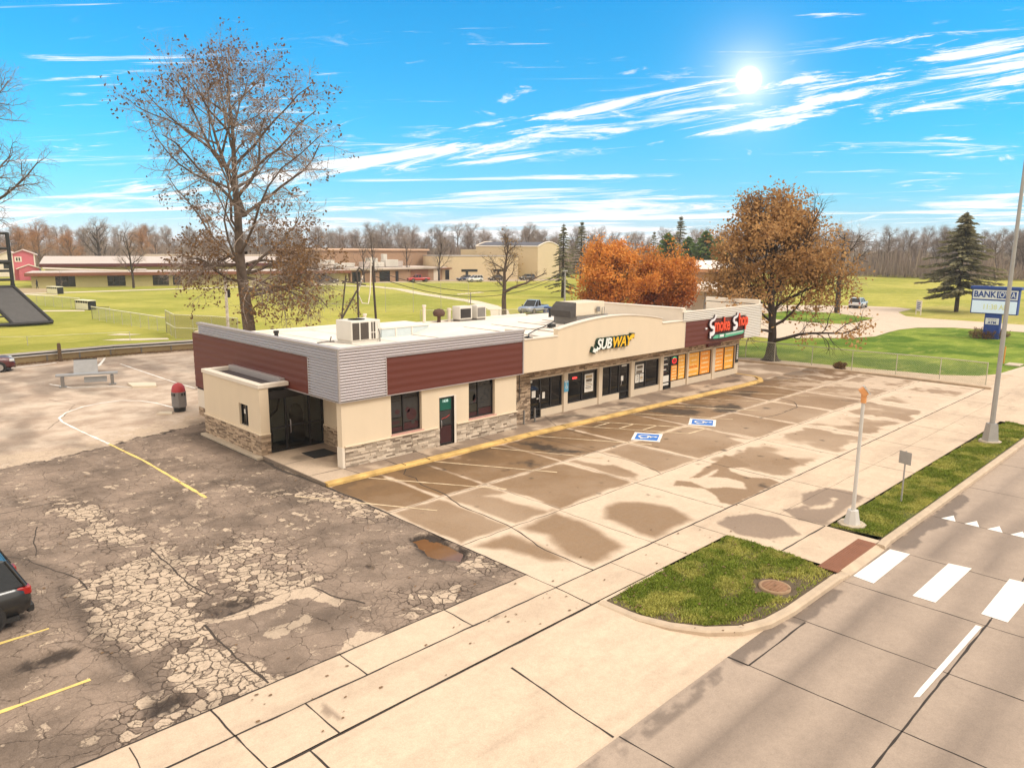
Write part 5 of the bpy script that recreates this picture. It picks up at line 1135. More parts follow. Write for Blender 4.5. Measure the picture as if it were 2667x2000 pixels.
MB().tube([(.75, -.72, -.05), (.75, -.72, .35), (.72, -.68, .62)], .02, 6).build('conduit', M_black, h1); MB().box(.66, .72, -.675, -.652, .7, .9).build('label_plate', M_paper, h1)
o = MB(); o.tube([(2.6, 6.2, 4.42), (3.1, 6.0, 4.46), (3.5, 6.2, 4.44)], .04, 6).tube([(3.2, 6.05, 4.44), (3.25, 6.0, 4.7)], .03, 6).tube([(2.9, 6.4, 4.42), (3.3, 5.8, 4.45)], .03, 6); tag(o.build('roof_pipes', M_gry), 'low tangle of dark pipes on the roof left of the pale air conditioner', 'pipes')
h2 = empty('rooftop_unit', (19.85, 4.4, 4.85), label='tan air conditioner with black intake hood behind the arched parapet', cat='air conditioner')
MB().bbox(-1.45, 1.25, -.8, .8, .05, .86, .03).build('casing', mat('hvac_tan', (.62, .53, .40), .6, var=.06), h2)
mb = MB(); mb.add([(-1.45, -.8, .05), (-1.85, -.8, .0), (-1.98, -.8, .40), (-1.75, -.8, .66), (-1.45, -.8, .88), (-1.45, .8, .05), (-1.85, .8, .0), (-1.98, .8, .40), (-1.75, .8, .66), (-1.45, .8, .88)], [(0, 1, 2, 3, 4), (5, 9, 8, 7, 6), (0, 5, 6, 1), (1, 6, 7, 2), (2, 7, 8, 3), (3, 8, 9, 4), (4, 9, 5, 0)]); mb.build('intake_hood', mat('hood', (.055, .048, .044), .7, var=.3), h2)
MB().box(-1.5, 1.5, -.93, .93, -.42, .05).build('base_rail', M_gry, h2); mb = MB(); mb.box(.35, .7, -.915, -.9, .25, .55); mb.tube([(.85, -.95, .1), (.85, -.95, .5), (1.05, -.95, .5), (1.05, -.95, .12)], .025, 6); mb.build('controls', M_gry, h2)
mb = MB(); mb.tube([(10.3, .05, 4.62), (10.8, .1, 4.64), (11.6, .9, 4.62), (13.4, 2.1, 4.60), (14.8, 2.9, 4.58), (16.2, 3.5, 4.7), (16.9, 3.9, 4.75)], .03, 6); mb.box(10.6, 10.95, -.03, .22, 4.5, 4.6).box(15.9, 16.3, 3.3, 3.6, 4.45, 4.62); tag(mb.build('roof_cable', M_black), 'black cable sagging over the white roof beside the stepped parapet', 'cable')
for (x, y, h, r_, l) in ((14.45, 13.2, .85, .10, 'tall white vent pipe on the rear roof edge left of the round dark vent'), (16.4, 13.0, .55, .11, 'short white vent pipe between the round dark vent and the condensers'), (9.9, 13.2, .55, .09, 'white vent pipe beneath the rooftop service mast'), (1.95, 9.0, .25, .1, 'small black vent standing alone on the corner roof'), (22.2, 9.2, .3, .1, 'small black vent on the roof left of the tan air conditioner')):
    blk = 'black' in l; mb = MB(); mb.cyl((0, 0), r_, -.45, h, 12); mb.cyl((0, 0), r_*1.35, h, h+.12, 12); o = mb.build('vent_pipe', M_black if blk else M_white); o.location = (x, y, 4.25 if y > 10 else 4.45); tag(o, l, 'vent pipe')
o = MB(); o.lathe((0, 0, 0), [(.12, -.5), (.12, .05), (.36, .1), (.42, .3), (.3, .5), (.05, .58)], 16); o = o.build('turbine_vent', mat('rusty', (.09, .045, .03), .8, var=.4)); o.location = (15.6, 13.1, 4.35); tag(o, 'round rusty brown turbine vent on the rear roof edge', 'roof vent')
for (x, y, w_, l) in ((17.2, 12.6, .55, 'low dark-fronted condenser on the rear roof'), (18.6, 12.6, .42, 'upright pale condenser beneath the roof antenna')):
    e = empty('condenser', (x, y, 4.1), label=l, cat='air conditioner'); MB().bbox(-w_, w_, -.4, .4, .08, .95, .03).build('casing', M_hv, e); MB().box(-w_*.9, w_*.75, -.415, -.402, .18, .80).build('grille', M_room if w_ > .5 else M_gry, e); MB().box(-w_*.9, w_*.9, -.35, .35, -.35, .08).build('stand', M_gry, e)
an = empty('antenna', (18.3, 13.0, 4.0), label='thin white television antenna standing above the rear condensers', cat='antenna'); MB().tube([(0, 0, -.3), (0, 0, 1.9)], .03, 6).build('mast', M_gry, an); mb = MB(); mb.tube([(-.9, .3, 1.78), (.8, -.2, 1.88)], .025, 5); [mb.tube([(-.8+k*.3, .3-k*.1-.35, 1.8+k*.015), (-.8+k*.3+.1, .3-k*.1+.3, 1.8+k*.015)], .015, 4) for k in range(6)]; mb.build('boom', M_white, an)
sm_ = empty('service_mast', (9.3, 13.9, 0), label='dark bent service mast with insulators at the rear edge of the roof', cat='mast')
M_iron = mat('dark_iron', (.05, .035, .025), .7, var=.3)
mb = MB(); mb.tube([(.6, 0, 3.0), (.6, 0, 7.1), (.55, 0, 7.4), (.75, 0, 7.65), (1.0, 0, 7.5), (1.0, 0, 7.2)], [.06]*6, 8); mb.tube([(-.6, 0, 4.6), (.55, 0, 6.3)], .055, 7); mb.tube([(-.6, 0, 4.6), (-.2, 0, 7.2)], .045, 7); mb.tube([(-.5, 0, 6.9), (1.2, 0, 6.6)], .04, 7); mb.tube([(-.45, 0, 6.75), (-.1, 0, 7.0)], .05, 6); mb.build('pipe', M_iron, sm_)
mb = MB(); [mb.lathe((.75+.1*k, 0, 6.55+.18*k), [(.07, 0), (.1, .05), (.05, .1)], 8) for k in range(3)]; mb.build('insulator', M_gry, sm_); MB().tube([(1.0, 0, 7.2), (.6, 0, 6.1), (.9, 0, 5.5), (1.35, 0, 5.45), (1.5, 0, 6.2), (1.65, 0, 8.3)], .035, 6).build('drip_loop', M_white, sm_)

# ------------------------------------------------------------------ trees
def at(px, D):
    """ground point on the compass bearing of a survey column, D metres out"""
    u = (px-1333.5)/1935.07/1.017
    return (CAM.x+(fw.x+rt.x*u)*D, CAM.y+(fw.y+rt.y*u)*D)
M_bark = mat('bark', (0.105, 0.075, 0.055), 0.95, var=0.35, scale=2.5, bump=0.4, bscale=8)
M_bark2 = mat('pale_bark', (0.115, 0.083, 0.060), 0.95, var=0.7, scale=2.2, bump=0.3, bscale=6)
M_barkd = mat('dark_bark', (0.055, 0.040, 0.032), 0.95, var=0.3, scale=2.5)
M_twig = mat('twig', (0.225, 0.165, 0.130), 0.95, var=0.3, scale=0.25, tone=(0.35, 0.275, 0.225))
_T = NT(M_twig.node_tree); _b = _T.n['Principled BSDF'].inputs['Base Color']; _v = _T.new('ShaderNodeVectorMath', operation='SCALE'); _src = _b.links[0].from_socket; _T.l.new(_src, _v.inputs[0]); _T.put(_v.inputs[3], _T.m('MULTIPLY_ADD', _T.new('ShaderNodeObjectInfo').outputs['Random'], 0.55, 0.72)); _T.l.new(_v.outputs[0], _b)
M_twigo = mat('orange_twig', (0.36, 0.165, 0.065), 0.95, var=0.25, scale=0.3, tone=(0.48, 0.26, 0.12))
def leaf_mat(name, a, b):
    m_ = mat(name, a, 0.8, var=0.22, scale=0.6, tone=b, spec=0.25); T = NT(m_.node_tree); bs = T.n['Principled BSDF']
    tr = T.new('ShaderNodeBsdfTranslucent'); bc = bs.inputs['Base Color']
    if bc.links: T.l.new(bc.links[0].from_socket, tr.inputs[0])
    mx = T.new('ShaderNodeMixShader'); mx.inputs[0].default_value = 0.35; T.l.new(bs.outputs[0], mx.inputs[1]); T.l.new(tr.outputs[0], mx.inputs[2]); T.l.new(mx.outputs[0], T.n['Material Output'].inputs[0])
    return m_
M_lsyc = leaf_mat('brown_leaf', (0.105, 0.060, 0.045), (0.36, 0.21, 0.085))
M_loak = leaf_mat('russet_leaf', (0.230, 0.112, 0.046), (0.64, 0.385, 0.155))
M_lmap = leaf_mat('orange_leaf', (0.30, 0.070, 0.022), (0.80, 0.36, 0.075))
M_lyel = leaf_mat('tan_leaf', (0.22, 0.12, 0.03), (0.45, 0.28, 0.08))
M_need = leaf_mat('needle', (0.075, 0.075, 0.038), (0.35, 0.32, 0.185))
M_needg = leaf_mat('green_needle', (0.045, 0.090, 0.018), (0.20, 0.28, 0.075))

def unit(v): return v/(np.linalg.norm(v)+1e-9)
class Tree:
    def __init__(s, seed): s.g = np.random.RandomState(seed); s.br = []; s.tips = []
    def branch(s, p, d, L, r, lvl, P):
        g = s.g; n = P['seg'][lvl]; pts = [p]; rad = [r]; step = L/n; end = P['end'][lvl]
        d = unit(d)
        for i in range(n):
            d = unit(d+g.normal(0, P['wob'][lvl], 3)+np.array([0, 0, P['trop'][lvl]])+(np.array([0, 0, -P.get('droop', 0)]) if lvl >= 1 and d[2] < P.get('droop_below', -9) else 0))
            p = p+d*step; pts.append(p); rad.append(r*(1-(1-end)*(i+1)/n))
        s.br.append((np.array(pts), np.array(rad), lvl))
        if lvl+1 < len(P['seg']):
            k = P['kids'][lvl]; k = int(k*L/P['ref'][lvl]+g.rand()) if P.get('ref') else k
            t0 = P['start'][lvl]; ph = g.rand()*6.28
            for j in range(max(1, k)):
                t = t0+(1-t0)*(j+g.uniform(.15, .85))/max(1, k); x = t*n; i = min(int(x), n-1); f = x-i
                q = pts[i]*(1-f)+pts[i+1]*f; rr = rad[i]*(1-f)+rad[i+1]*f
                ax = unit(pts[i+1]-pts[i]); ph += 2.4+g.uniform(-.5, .5)
                a = unit(np.cross(ax, [0.31, 0.17, 0.93] if abs(ax[2]) < .8 else [1, 0.1, 0])); b = np.cross(ax, a)
                an = R(g.uniform(*P['ang'][lvl])); side = a*math.cos(ph)+b*math.sin(ph)
                dd = ax*math.cos(an)+side*math.sin(an)
                if P.get('flat') and lvl >= 1: dd[2] *= P['flat']
                sh = P['shape'](t) if lvl == 0 and 'shape' in P else (1-0.55*t)
                s.branch(q, dd, P['len'][lvl+1]*sh*g.uniform(.75, 1.25), min(rr*0.75, P['rad'][lvl+1]*g.uniform(.7, 1.2)), lvl+1, P)
        else: s.tips.append((np.array(pts), lvl))
    def wood(s, sides=(9, 6, 4, 3, 3), ribbon_from=9):
        V = []; F = []; T = []; o = 0
        for pts, rad, lvl in s.br:
            n = len(pts); d = np.gradient(pts, axis=0); d /= np.linalg.norm(d, axis=1)[:, None]+1e-9
            ref = np.array([0.3, 0.2, 0.93]); a = np.cross(d, ref); bad = np.linalg.norm(a, axis=1) < .15; a[bad] = np.cross(d[bad], [1, 0, 0.]); a /= np.linalg.norm(a, axis=1)[:, None]
            b = np.cross(d, a); tn = s.g.rand()
            if lvl >= ribbon_from:
                t = s.g.rand()*3.14; w = (a*math.cos(t)+b*math.sin(t))*rad[:, None]
                vs = np.stack([pts-w, pts+w], 1).reshape(-1, 3); i = np.arange(n-1)*2
                F.append(np.stack([i, i+1, i+3, i+2], -1)+o); V.append(vs); o += 2*n; T += [tn]*(n-1); continue
            k = sides[lvl]; th = np.arange(k)*2*math.pi/k
            vs = (pts[:, None, :]+(a[:, None, :]*np.cos(th)[None, :, None]+b[:, None, :]*np.sin(th)[None, :, None])*rad[:, None, None]).reshape(-1, 3)
            i = (np.arange(n-1)[:, None]*k+np.arange(k)[None, :]); j = (np.arange(n-1)[:, None]*k+(np.arange(k)+1)[None, :] % k)
            F.append(np.stack([i, j, j+k, i+k], -1).reshape(-1, 4)+o); V.append(vs); o += len(vs); T += [tn]*((n-1)*k)
        return np.concatenate(V), np.concatenate(F), np.array(T)
def leaves(g, C, size, tone, flat=0.0, aspect=0.62):
    """leaf-sized quads at centres C"""
    n = len(C); a = g.normal(0, 1, (n, 3)); a[:, 2] *= (1-flat); a /= np.linalg.norm(a, axis=1)[:, None]; r_ = g.normal(0, 1, (n, 3)); b = np.cross(a, r_); b /= np.linalg.norm(b, axis=1)[:, None]
    s = (size*g.uniform(.6, 1.3, n))[:, None]; a = a*s; b = b*s*aspect
    V = np.stack([C-a, C-a*.1-b, C+a, C+a*.1+b], 1).reshape(-1, 3); return V, np.arange(4*n).reshape(n, 4), np.clip(tone, 0, 1)
def in_frame(root, loc, rz=0): root.location = (loc[0], loc[1], loc[2] if len(loc) > 2 else 0); root.rotation_euler = (0, 0, rz); return root
def parts_tree(name, label, loc, T, bark, lf=None, lmat=None, group=None, sides=(9, 6, 4, 3, 3), ribbon_from=9, rz=0, twig_from=None, twig_mat=None, cat='tree'):
    root = empty(name, (loc[0], loc[1], loc[2] if len(loc) > 2 else 0), rz, label, cat, group)
    if twig_from is not None:
        allb = T.br; T.br = [b for b in allb if b[2] < twig_from]; V, F, tn = T.wood(sides, ribbon_from); np_mesh('trunk', V, F, bark, root, smooth=True)
        T.br = [b for b in allb if b[2] >= twig_from]; V, F, tn = T.wood(sides, ribbon_from); np_mesh('crown', V, F, twig_mat, root, fattrs=dict(tone=tn))
    else:
        V, F, tn = T.wood(sides, ribbon_from); np_mesh('trunk', V, F, bark, root, smooth=True)
    if lf is not None: np_mesh('crown' if twig_from is None else 'foliage', lf[0], lf[1], lmat, root, fattrs=dict(tone=lf[2]))
    return root

# --- the tall half-bare sycamore behind the corner block
T = Tree(15); g = T.g
P = dict(seg=(12, 7, 5, 4, 3), wob=(.05, .16, .24, .30, .35), trop=(.05, .07, .04, .02, -.02), end=(.10, .25, .3, .4, .5), kids=(18, 9, 8, 6), start=(.30, .2, .15, .1), ang=((45, 80), (30, 62), (30, 65), (30, 70)),
         len=(24, 10.2, 4.2, 1.8, .8), rad=(.5, .13, .048, .022, .013), shape=lambda t: 1.0-0.72*max(0, (t-.52)/.48)-0.30*max(0, (.45-t)/.45))
T.branch(np.array([0, 0, -.3]), np.array([.0, .0, 1.]), 20.0, .54, 0, P)
T.branch(np.array([.0, 0, 11.0]), np.array([-.22, .20, .9]), 8.6, .24, 0, dict(P, kids=(10, 8, 7, 6), start=(.2, .25, .2, .15)))
for dz, az, L in ((6.3, 2.45, 5.4), (5.6, -.75, 6.5), (6.6, -1.15, 5.4), (7.6, -.2, 5.0), (7.4, 2.9, 4.6), (8.4, 1.6, 4.2), (5.9, -2.3, 4.8), (6.9, -.5, 5.6), (5.2, -.95, 5.2)):
    T.branch(np.array([.0, 0, dz]), np.array([math.cos(az), math.sin(az), .12]), L, .13, 1, dict(P, trop=(.05, -.035, -.05, -.06, -.05)))
def slim(p):
    p = p.copy(); la = p[:, 0]*rt.x+p[:, 1]*rt.y; k = np.where(la < 0, -0.26, 0.10)*sstep(p[:, 2], 6, 11)*la
    p[:, 0] += k*rt.x; p[:, 1] += k*rt.y; return p
T.br = [(slim(b[0]), b[1], b[2]) for b in T.br]; T.tips = [(slim(t[0]), t[1]) for t in T.tips]
tp = np.concatenate([t[0][1:] for t in T.tips]); tz = tp[:, 2]
low = (1-sstep(tz, 9.0, 13.0)); pr = .050+.095*low*sstep(tp[:, 0]-tp[:, 1], -2.5, .5)+.05*low
cl = vnoise(tp[:, 0]*.55+tp[:, 1]*.3, tp[:, 2]*.55, 3); pr *= .25+2.6*sstep(cl, .45, .75)
sel = tp[g.rand(len(tp)) < np.clip(pr, 0, 1)]; C = np.repeat(sel, 2, 0)+g.normal(0, .13, (len(sel)*2, 3))
lf = leaves(g, C, .115, .12+.55*(1-sstep(C[:, 2], 9, 15))*g.rand(len(C))+.25*g.rand(len(C)))
syc = parts_tree('sycamore_tree', 'tall half-bare tree towering behind the corner of the store roof', at(638, 56), T, M_bark2, lf, M_lsyc, rz=0, ribbon_from=4, twig_from=2, twig_mat=mat('sycamore_twig', (.20, .15, .12), .95, var=.3, scale=.4, tone=(.40, .33, .28)))
# --- russet oak at the far end of the lot
def leafy(seed, H, tr, spread, n, size, lmat, clear=.2, jitter=.5, dens=1.0, topw=.45, trop=.10, peak=.35, ang=(30, 72)):
    T = Tree(seed); g = T.g
    P = dict(seg=(9, 6, 5, 4), wob=(.05, .14, .22, .3), trop=(.06, trop, .06, .03), end=(.15, .25, .3, .4), kids=(24, 9, 6), start=(clear, .2, .15), ang=(ang, (28, 60), (30, 65)), len=(H, spread, spread*.50, spread*.24), rad=(tr, tr*.34, tr*.12, .02), shape=lambda t: 1.0-(1-topw)*max(0, (t-peak)/(1-peak))**.95-0.15*max(0, (.15-t)/.15))
    T.branch(np.array([0, 0, -.2]), np.array([.0, .0, 1.]), H*.93, tr, 0, P)
    tp = np.concatenate([t[0][1:] for t in T.tips]); tp = tp[tp[:, 2] > max(clear*H*.75, 2.4)]
    idx = g.randint(0, len(tp), n); C = tp[idx]+g.normal(0, jitter, (n, 3))
    cl = vnoise(C[:, 0]*.6+C[:, 1]*.35+seed, C[:, 2]*.6+C[:, 1]*.2, seed); keep = g.rand(n) < .10+1.15*sstep(cl, .34, .60); C = C[keep]; cl = cl[keep]
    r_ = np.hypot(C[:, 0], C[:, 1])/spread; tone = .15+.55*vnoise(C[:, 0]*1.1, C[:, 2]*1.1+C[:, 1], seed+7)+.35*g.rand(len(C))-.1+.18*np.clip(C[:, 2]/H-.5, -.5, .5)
    return T, leaves(g, C, size, tone)
T, lf = leafy(31, 11.8, .40, 7.4, 48000, .130, M_loak, clear=.15, jitter=.36, topw=.14, trop=.04, peak=.24, ang=(40, 78))
Pt = dict(seg=(3, 5, 4, 3), wob=(.1, .12, .2, .3), trop=(.05, .12, .08, .04), end=(.3, .3, .3, .5), kids=(2, 7, 4), start=(.2, .25, .2), ang=((30, 60), (20, 50), (25, 55)), len=(3, 4, 2.0, .9), rad=(.1, .07, .03, .017))
for k in range(9): az = T.g.uniform(0, 6.28); T.branch(np.array([math.cos(az)*2.0, math.sin(az)*2.0, 8.6]), np.array([math.cos(az)*.45, math.sin(az)*.45, 1]), 4.6, .06, 1, Pt)
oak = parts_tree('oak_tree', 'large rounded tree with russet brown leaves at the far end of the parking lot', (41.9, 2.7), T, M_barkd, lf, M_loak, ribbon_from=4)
MB().lathe((0, 0, -.1), [(1.0, 0), (.62, .22), (.46, .6), (.40, 1.2)], 14).build('root_flare', M_barkd, oak)
# --- two orange maples
for i, (px, D, H, sp, sd, lb) in enumerate(((1592, 82, 6.9, 5.2, 41, 'round tree with bright orange leaves, left of the orange pair behind the store'), (1706, 88, 7.2, 4.8, 42, 'narrower tree with copper red leaves, right of the orange pair behind the store'))):
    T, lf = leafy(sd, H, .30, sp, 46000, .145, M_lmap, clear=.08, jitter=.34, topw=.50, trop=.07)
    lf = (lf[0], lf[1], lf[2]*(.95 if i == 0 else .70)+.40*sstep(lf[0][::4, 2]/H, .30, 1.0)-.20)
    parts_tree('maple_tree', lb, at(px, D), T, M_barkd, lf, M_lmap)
# --- small nearly bare tree on the field behind the store
T = Tree(77); P = dict(seg=(8, 6, 5, 3), wob=(.07, .16, .24, .3), trop=(.05, .10, .06, .02), end=(.2, .25, .35, .5), kids=(13, 8, 5), start=(.34, .25, .2), ang=((28, 62), (28, 60), (30, 65)), len=(9, 4.0, 1.8, .8), rad=(.22, .095, .035, .018), shape=lambda t: 1.0-.6*max(0, (t-.4)/.6))
T.branch(np.array([0, 0, -.2]), np.array([.0, .0, 1.]), 9.6, .36, 0, P); T.branch(np.array([0, 0, 3.2]), np.array([.70, -.75, .12]), 6.0, .20, 1, dict(P, trop=(0, .05, .08, .03)))
tp = np.concatenate([t[0][1:] for t in T.tips]); C = tp[T.g.rand(len(tp)) < .22]+T.g.normal(0, .12, ((0), 3)).sum(0) if False else tp[T.g.rand(len(tp)) < .24]
lf = leaves(T.g, C+T.g.normal(0, .15, C.shape), .10, T.g.rand(len(C))); parts_tree('field_tree', 'small nearly bare tree with a few tan leaves on the field beyond the middle roof', (50.9, 43.6), T, M_bark, lf, M_lyel, ribbon_from=4)
# --- half tree entering at the left edge
T = Tree(55); P = dict(seg=(10, 7, 5, 4, 3), wob=(.05, .14, .22, .28, .3), trop=(.05, .05, .03, .0, -.03), end=(.25, .25, .3, .4, .5), kids=(20, 10, 8, 6), start=(.42, .2, .15, .1), ang=((40, 75), (30, 60), (30, 65), (30, 70)), len=(22, 8.5, 4.0, 1.9, .8), rad=(.4, .15, .06, .028, .017), shape=lambda t: 1.0-.5*max(0, (t-.6)/.4))
T.branch(np.array([0, 0, -.2]), np.array([.0, .0, 1.]), 20, .45, 0, P); parts_tree('edge_tree', 'tall bare brown tree reaching in at the left edge of the view', at(-118, 60), T, M_bark2, None, None, ribbon_from=4, twig_from=3, twig_mat=M_twig)
# --- conifers
def conifer(seed, H, wid, base, n_per, lmat, droop=.25, gap=.5, size=.30):
    T = Tree(seed); g = T.g; T.br.append((np.array([[0, 0, -.2], [0, 0, H*.5], [0, 0, H]]), np.array([H*.022, H*.014, .02]), 0)); Cs = []; Dr = []; ts = []
    z = base*H
    while z < H*.985:
        t = (z/H-base)/(1-base); L0 = wid*(1-t)**.85*(.75+.5*g.rand())+.12
        if t < .12: L0 *= .75+2*t
        for k in range(g.randint(4, 7)):
            az = g.uniform(0, 6.28); L = L0*g.uniform(.45, 1.2); m = 5; s_ = np.linspace(0, 1, m+1); pts = np.stack([np.cos(az)*L*s_, np.sin(az)*L*s_, z+.10*L*s_-droop*L*s_**1.8+(.10*L*s_**4)], -1)
            T.br.append((pts, .05*(1-.8*s_)*L/wid+.012, 2)); kk = int(n_per*L/wid)+4; u = g.uniform(.12, 1, kk)**.8
            q = np.stack([np.interp(u, s_, pts[:, c]) for c in range(3)], -1); sd = g.choice([-1, 1], kk); ln = g.uniform(.15, .6, kk)*(1.1-.6*u)*min(1, L)
            q = q+np.stack([-np.sin(az)*ln*sd, np.cos(az)*ln*sd, -np.abs(g.normal(.03, .10, kk))], -1); Cs.append(q); Dr.append(np.stack([np.cos(az)+(-np.sin(az))*sd*.7, np.sin(az)+np.cos(az)*sd*.7, g.normal(-.25, .2, kk)], -1)); ts.append(np.clip(u*.7+g.normal(0, .2, kk)+.12*t, 0, 1))
        z += gap*g.uniform(.6, 1.3)*(1-.5*t)
    C = np.concatenate(Cs); D = np.concatenate(Dr); D /= np.linalg.norm(D, axis=1)[:, None]; n = len(C); s_ = (size*g.uniform(.6, 1.2, n))[:, None]; a = D*s_; b = np.cross(D, g.normal(0, 1, (n, 3))); b = b/np.linalg.norm(b, axis=1)[:, None]*s_*.30
    V = np.stack([C-a, C-a*.2-b, C+a, C-a*.2+b], 1).reshape(-1, 3); return T, (V, np.arange(4*n).reshape(n, 4), np.concatenate(ts))
T, lf = conifer(5, 14.4, 6.0, .17, 95, M_need, .30, .36, .42); pine = parts_tree('pine_tree', 'broad dark green pine standing on the lawn left of the bank sign', (107.7, 6.9), T, M_barkd, lf, M_need)
T, lf = conifer(6, 13.2, 3.1, .10, 34, M_need, .42, .62, .30); parts_tree('spruce_tree', 'dark drooping spruce beside the left orange tree', (85.6, 64.5), T, M_barkd, lf, M_need)
T, lf = conifer(8, 17.5, 4.4, .25, 30, M_need, .2, .75, .42); cf = parts_tree('far_pine', 'tall thin dark pine rising behind the bank branch roof', at(1768, 200), T, M_barkd, lf, M_need)
T, lf = conifer(9, 12.5, 7.0, .08, 110, M_needg, .12, .45, .6); cg = parts_tree('far_cedar', 'bushy green evergreen behind the bank branch, left one', at(1738, 175), T, M_barkd, lf, M_needg)
for src, px, D, sc, lb in ((cg, 1835, 182, 1.05, 'bushy green evergreen behind the bank branch, right one beside the oak'), (cg, 1790, 192, .95, 'bushy green evergreen between two others behind the bank branch'), (cf, 1512, 185, .88, 'dark pine peeking over the left orange tree'), (cg, 1868, 205, .95, 'green evergreen mostly hidden behind the russet oak'), (cf, 1700, 230, .80, 'small dark pine between the orange pair and the bank branch')):
    c = copy_tree(src); x, y = at(px, D); c.location = (x, y, 0); c.rotation_euler = (0, 0, px*.37); c.scale = (sc, sc, sc); c['label'] = lb
# --- bare trees: a few habits, then copies
def bare(seed, H, tr, spread, kids=(15, 9, 8, 6), ang=(30, 62), start=.20, trop=.09, tw=.036):
    T = Tree(seed); P = dict(seg=(7, 5, 4, 3, 2), wob=(.06, .14, .22, .28, .3), trop=(.05, trop, trop*.7, trop*.4, .02), end=(.25, .25, .3, .5, .6), kids=kids, start=(start, .2, .15, .1), ang=(ang, (25, 55), (28, 60), (30, 65)), len=(H, spread, spread*.5, spread*.28, spread*.16), rad=(tr, tr*.34, tr*.14, tw*1.3, tw), shape=lambda t: 1.0-.55*max(0, (t-.4)/.6))
    T.branch(np.array([0, 0, -.3]), np.array([.0, .0, 1.]), H*.9, tr, 0, P); return T
protos = []
LB = 'bare grey-brown tree in the distant line of trees beyond the fields'; GR = 'distant bare trees beyond the fields'
for sd, H, tr, sp in ((101, 15.5, .34, 6.0), (102, 16.5, .36, 5.0), (103, 14.5, .30, 6.4), (104, 17.0, .34, 5.4)):
    protos.append(parts_tree('bare_tree', LB, at(1000+sd, 300), bare(sd, H, tr, sp), M_bark, None, None, GR, ribbon_from=3, twig_from=3, twig_mat=M_twig))
g = np.random.RandomState(99); first = {0, 1, 2, 3}
for row, (dD, step) in enumerate(((0, 36), (24, 40), (55, 44))):
    px = -260+row*14
    while px < 2920:
        base = 262+18*math.sin(px*.004)+(30 if px < 500 else 0)+(-12 if px > 2200 else 0); D = base+dD+g.uniform(-7, 7); k = g.randint(0, 4)
        if 1480 < px < 1900 and row == 0: px += step; continue
        if first: k = first.pop(); c = protos[k]
        else: c = copy_tree(protos[k])
        x, y = at(px+g.uniform(-9, 9), D); s = g.uniform(.68, 1.0)*(1+.05*row); c.location = (x, y, 0); c.rotation_euler = (0, 0, g.uniform(0, 6.28)); c.scale = (s, s, s)
        px += step*g.uniform(.7, 1.35)
# undergrowth at the foot of the far trees
n = 60000; px = g.uniform(-300, 2950, n); D = 252+18*np.sin(px*.004)+np.where(px < 500, 30, 0)+g.uniform(-3, 40, n)-np.where(px > 2200, 12, 0)
u = (px-1333.5)/1935.07/1.017; X = CAM.x+(fw.x+rt.x*u)*D; Y = CAM.y+(fw.y+rt.y*u)*D; hh = g.uniform(1.0, 8.5, n)*(.5+.8*vnoise(px*.02, D*.05, 4)); a = g.uniform(0, 6.28, n); w = g.uniform(.03, .10, n); lx = g.normal(0, .8, n); ly = g.normal(0, .8, n); z0 = g.uniform(-.1, 1.5, n)
V = np.stack([np.stack([X-np.cos(a)*w, Y-np.sin(a)*w, z0], -1), np.stack([X+np.cos(a)*w, Y+np.sin(a)*w, z0], -1), np.stack([X+lx, Y+ly, z0+hh], -1), np.stack([X+lx*.5-np.cos(a)*w, Y+ly*.5-np.sin(a)*w, z0+hh*.6], -1)], 1).reshape(-1, 3)
o = np_mesh('undergrowth', V, np.arange(4*n).reshape(n, 4), M_twig, fattrs=dict(tone=g.rand(n)*.7)); tag(o, 'tangled brown undergrowth along the foot of the far trees', 'undergrowth', kind='stuff')
# orange-twigged trees behind the school's left wing
T = bare(120, 15.5, .35, 6.4, (17, 10, 8, 6), tw=.05); og = parts_tree('orange_bare_tree', 'rounded orange-twigged tree behind the pink house', at(95, 236), T, M_bark, None, None, None, ribbon_from=3, twig_from=3, twig_mat=M_twigo)
for px, D, s, lb in ((190, 232, .80, 'smaller orange-twigged tree right of the pink house'), (30, 242, .9, 'orange-twigged tree at the left edge behind the black ramp railing'), (378, 250, .92, 'pale orange-twigged tree behind the slender school tree')):
    c = copy_tree(og); x, y = at(px, D); c.location = (x, y, 0); c.scale = (s, s, s); c.rotation_euler = (0, 0, px); c['label'] = lb
# single bare trees near the school and the bank
def single(px, D, H, tr, sp, seed, label, m_=M_barkd, **k):
    T = bare(seed, H, tr, sp, **k); return parts_tree('shade_tree', label, at(px, D), T, m_, None, None, None, ribbon_from=3, twig_from=3, twig_mat=M_twig)
single(256, 222, 15.5, .62, 6.6, 130, 'spreading dark bare tree rising behind the two low school roofs', kids=(14, 8, 6, 5), start=.12, ang=(35, 66))
single(336, 156, 13.0, .28, 4.2, 131, 'slender bare tree against the front of the low school wing', kids=(15, 7, 6, 4), start=.22)
single(472, 190, 9.5, .2, 3.6, 132, 'small pale bare tree behind the school roof edge', M_bark2, kids=(12, 7, 5, 4))
single(398, 230, 12, .26, 3.8, 137, 'thin bare tree between the far school roofs')
single(944, 184, 10.5, .22, 4.6, 133, 'bare tree with two wide forks before the brick school hall', kids=(8, 6, 5, 4), start=.10, ang=(18, 40))
single(972, 186, 13.0, .24, 4.2, 134, 'upright twin-stemmed bare tree right of the forked one', kids=(9, 6, 5, 4), start=.12, ang=(10, 28))
single(1060, 196, 11.5, .22, 3.8, 135, 'bare tree standing before the join of brick hall and cream hall', kids=(9, 6, 5, 4), start=.12, ang=(12, 35))
single(1140, 198, 11.5, .30, 4.6, 136, 'bare tree with spreading crown left of the red school canopy', kids=(10, 7, 6, 4), start=.18, ang=(22, 48))
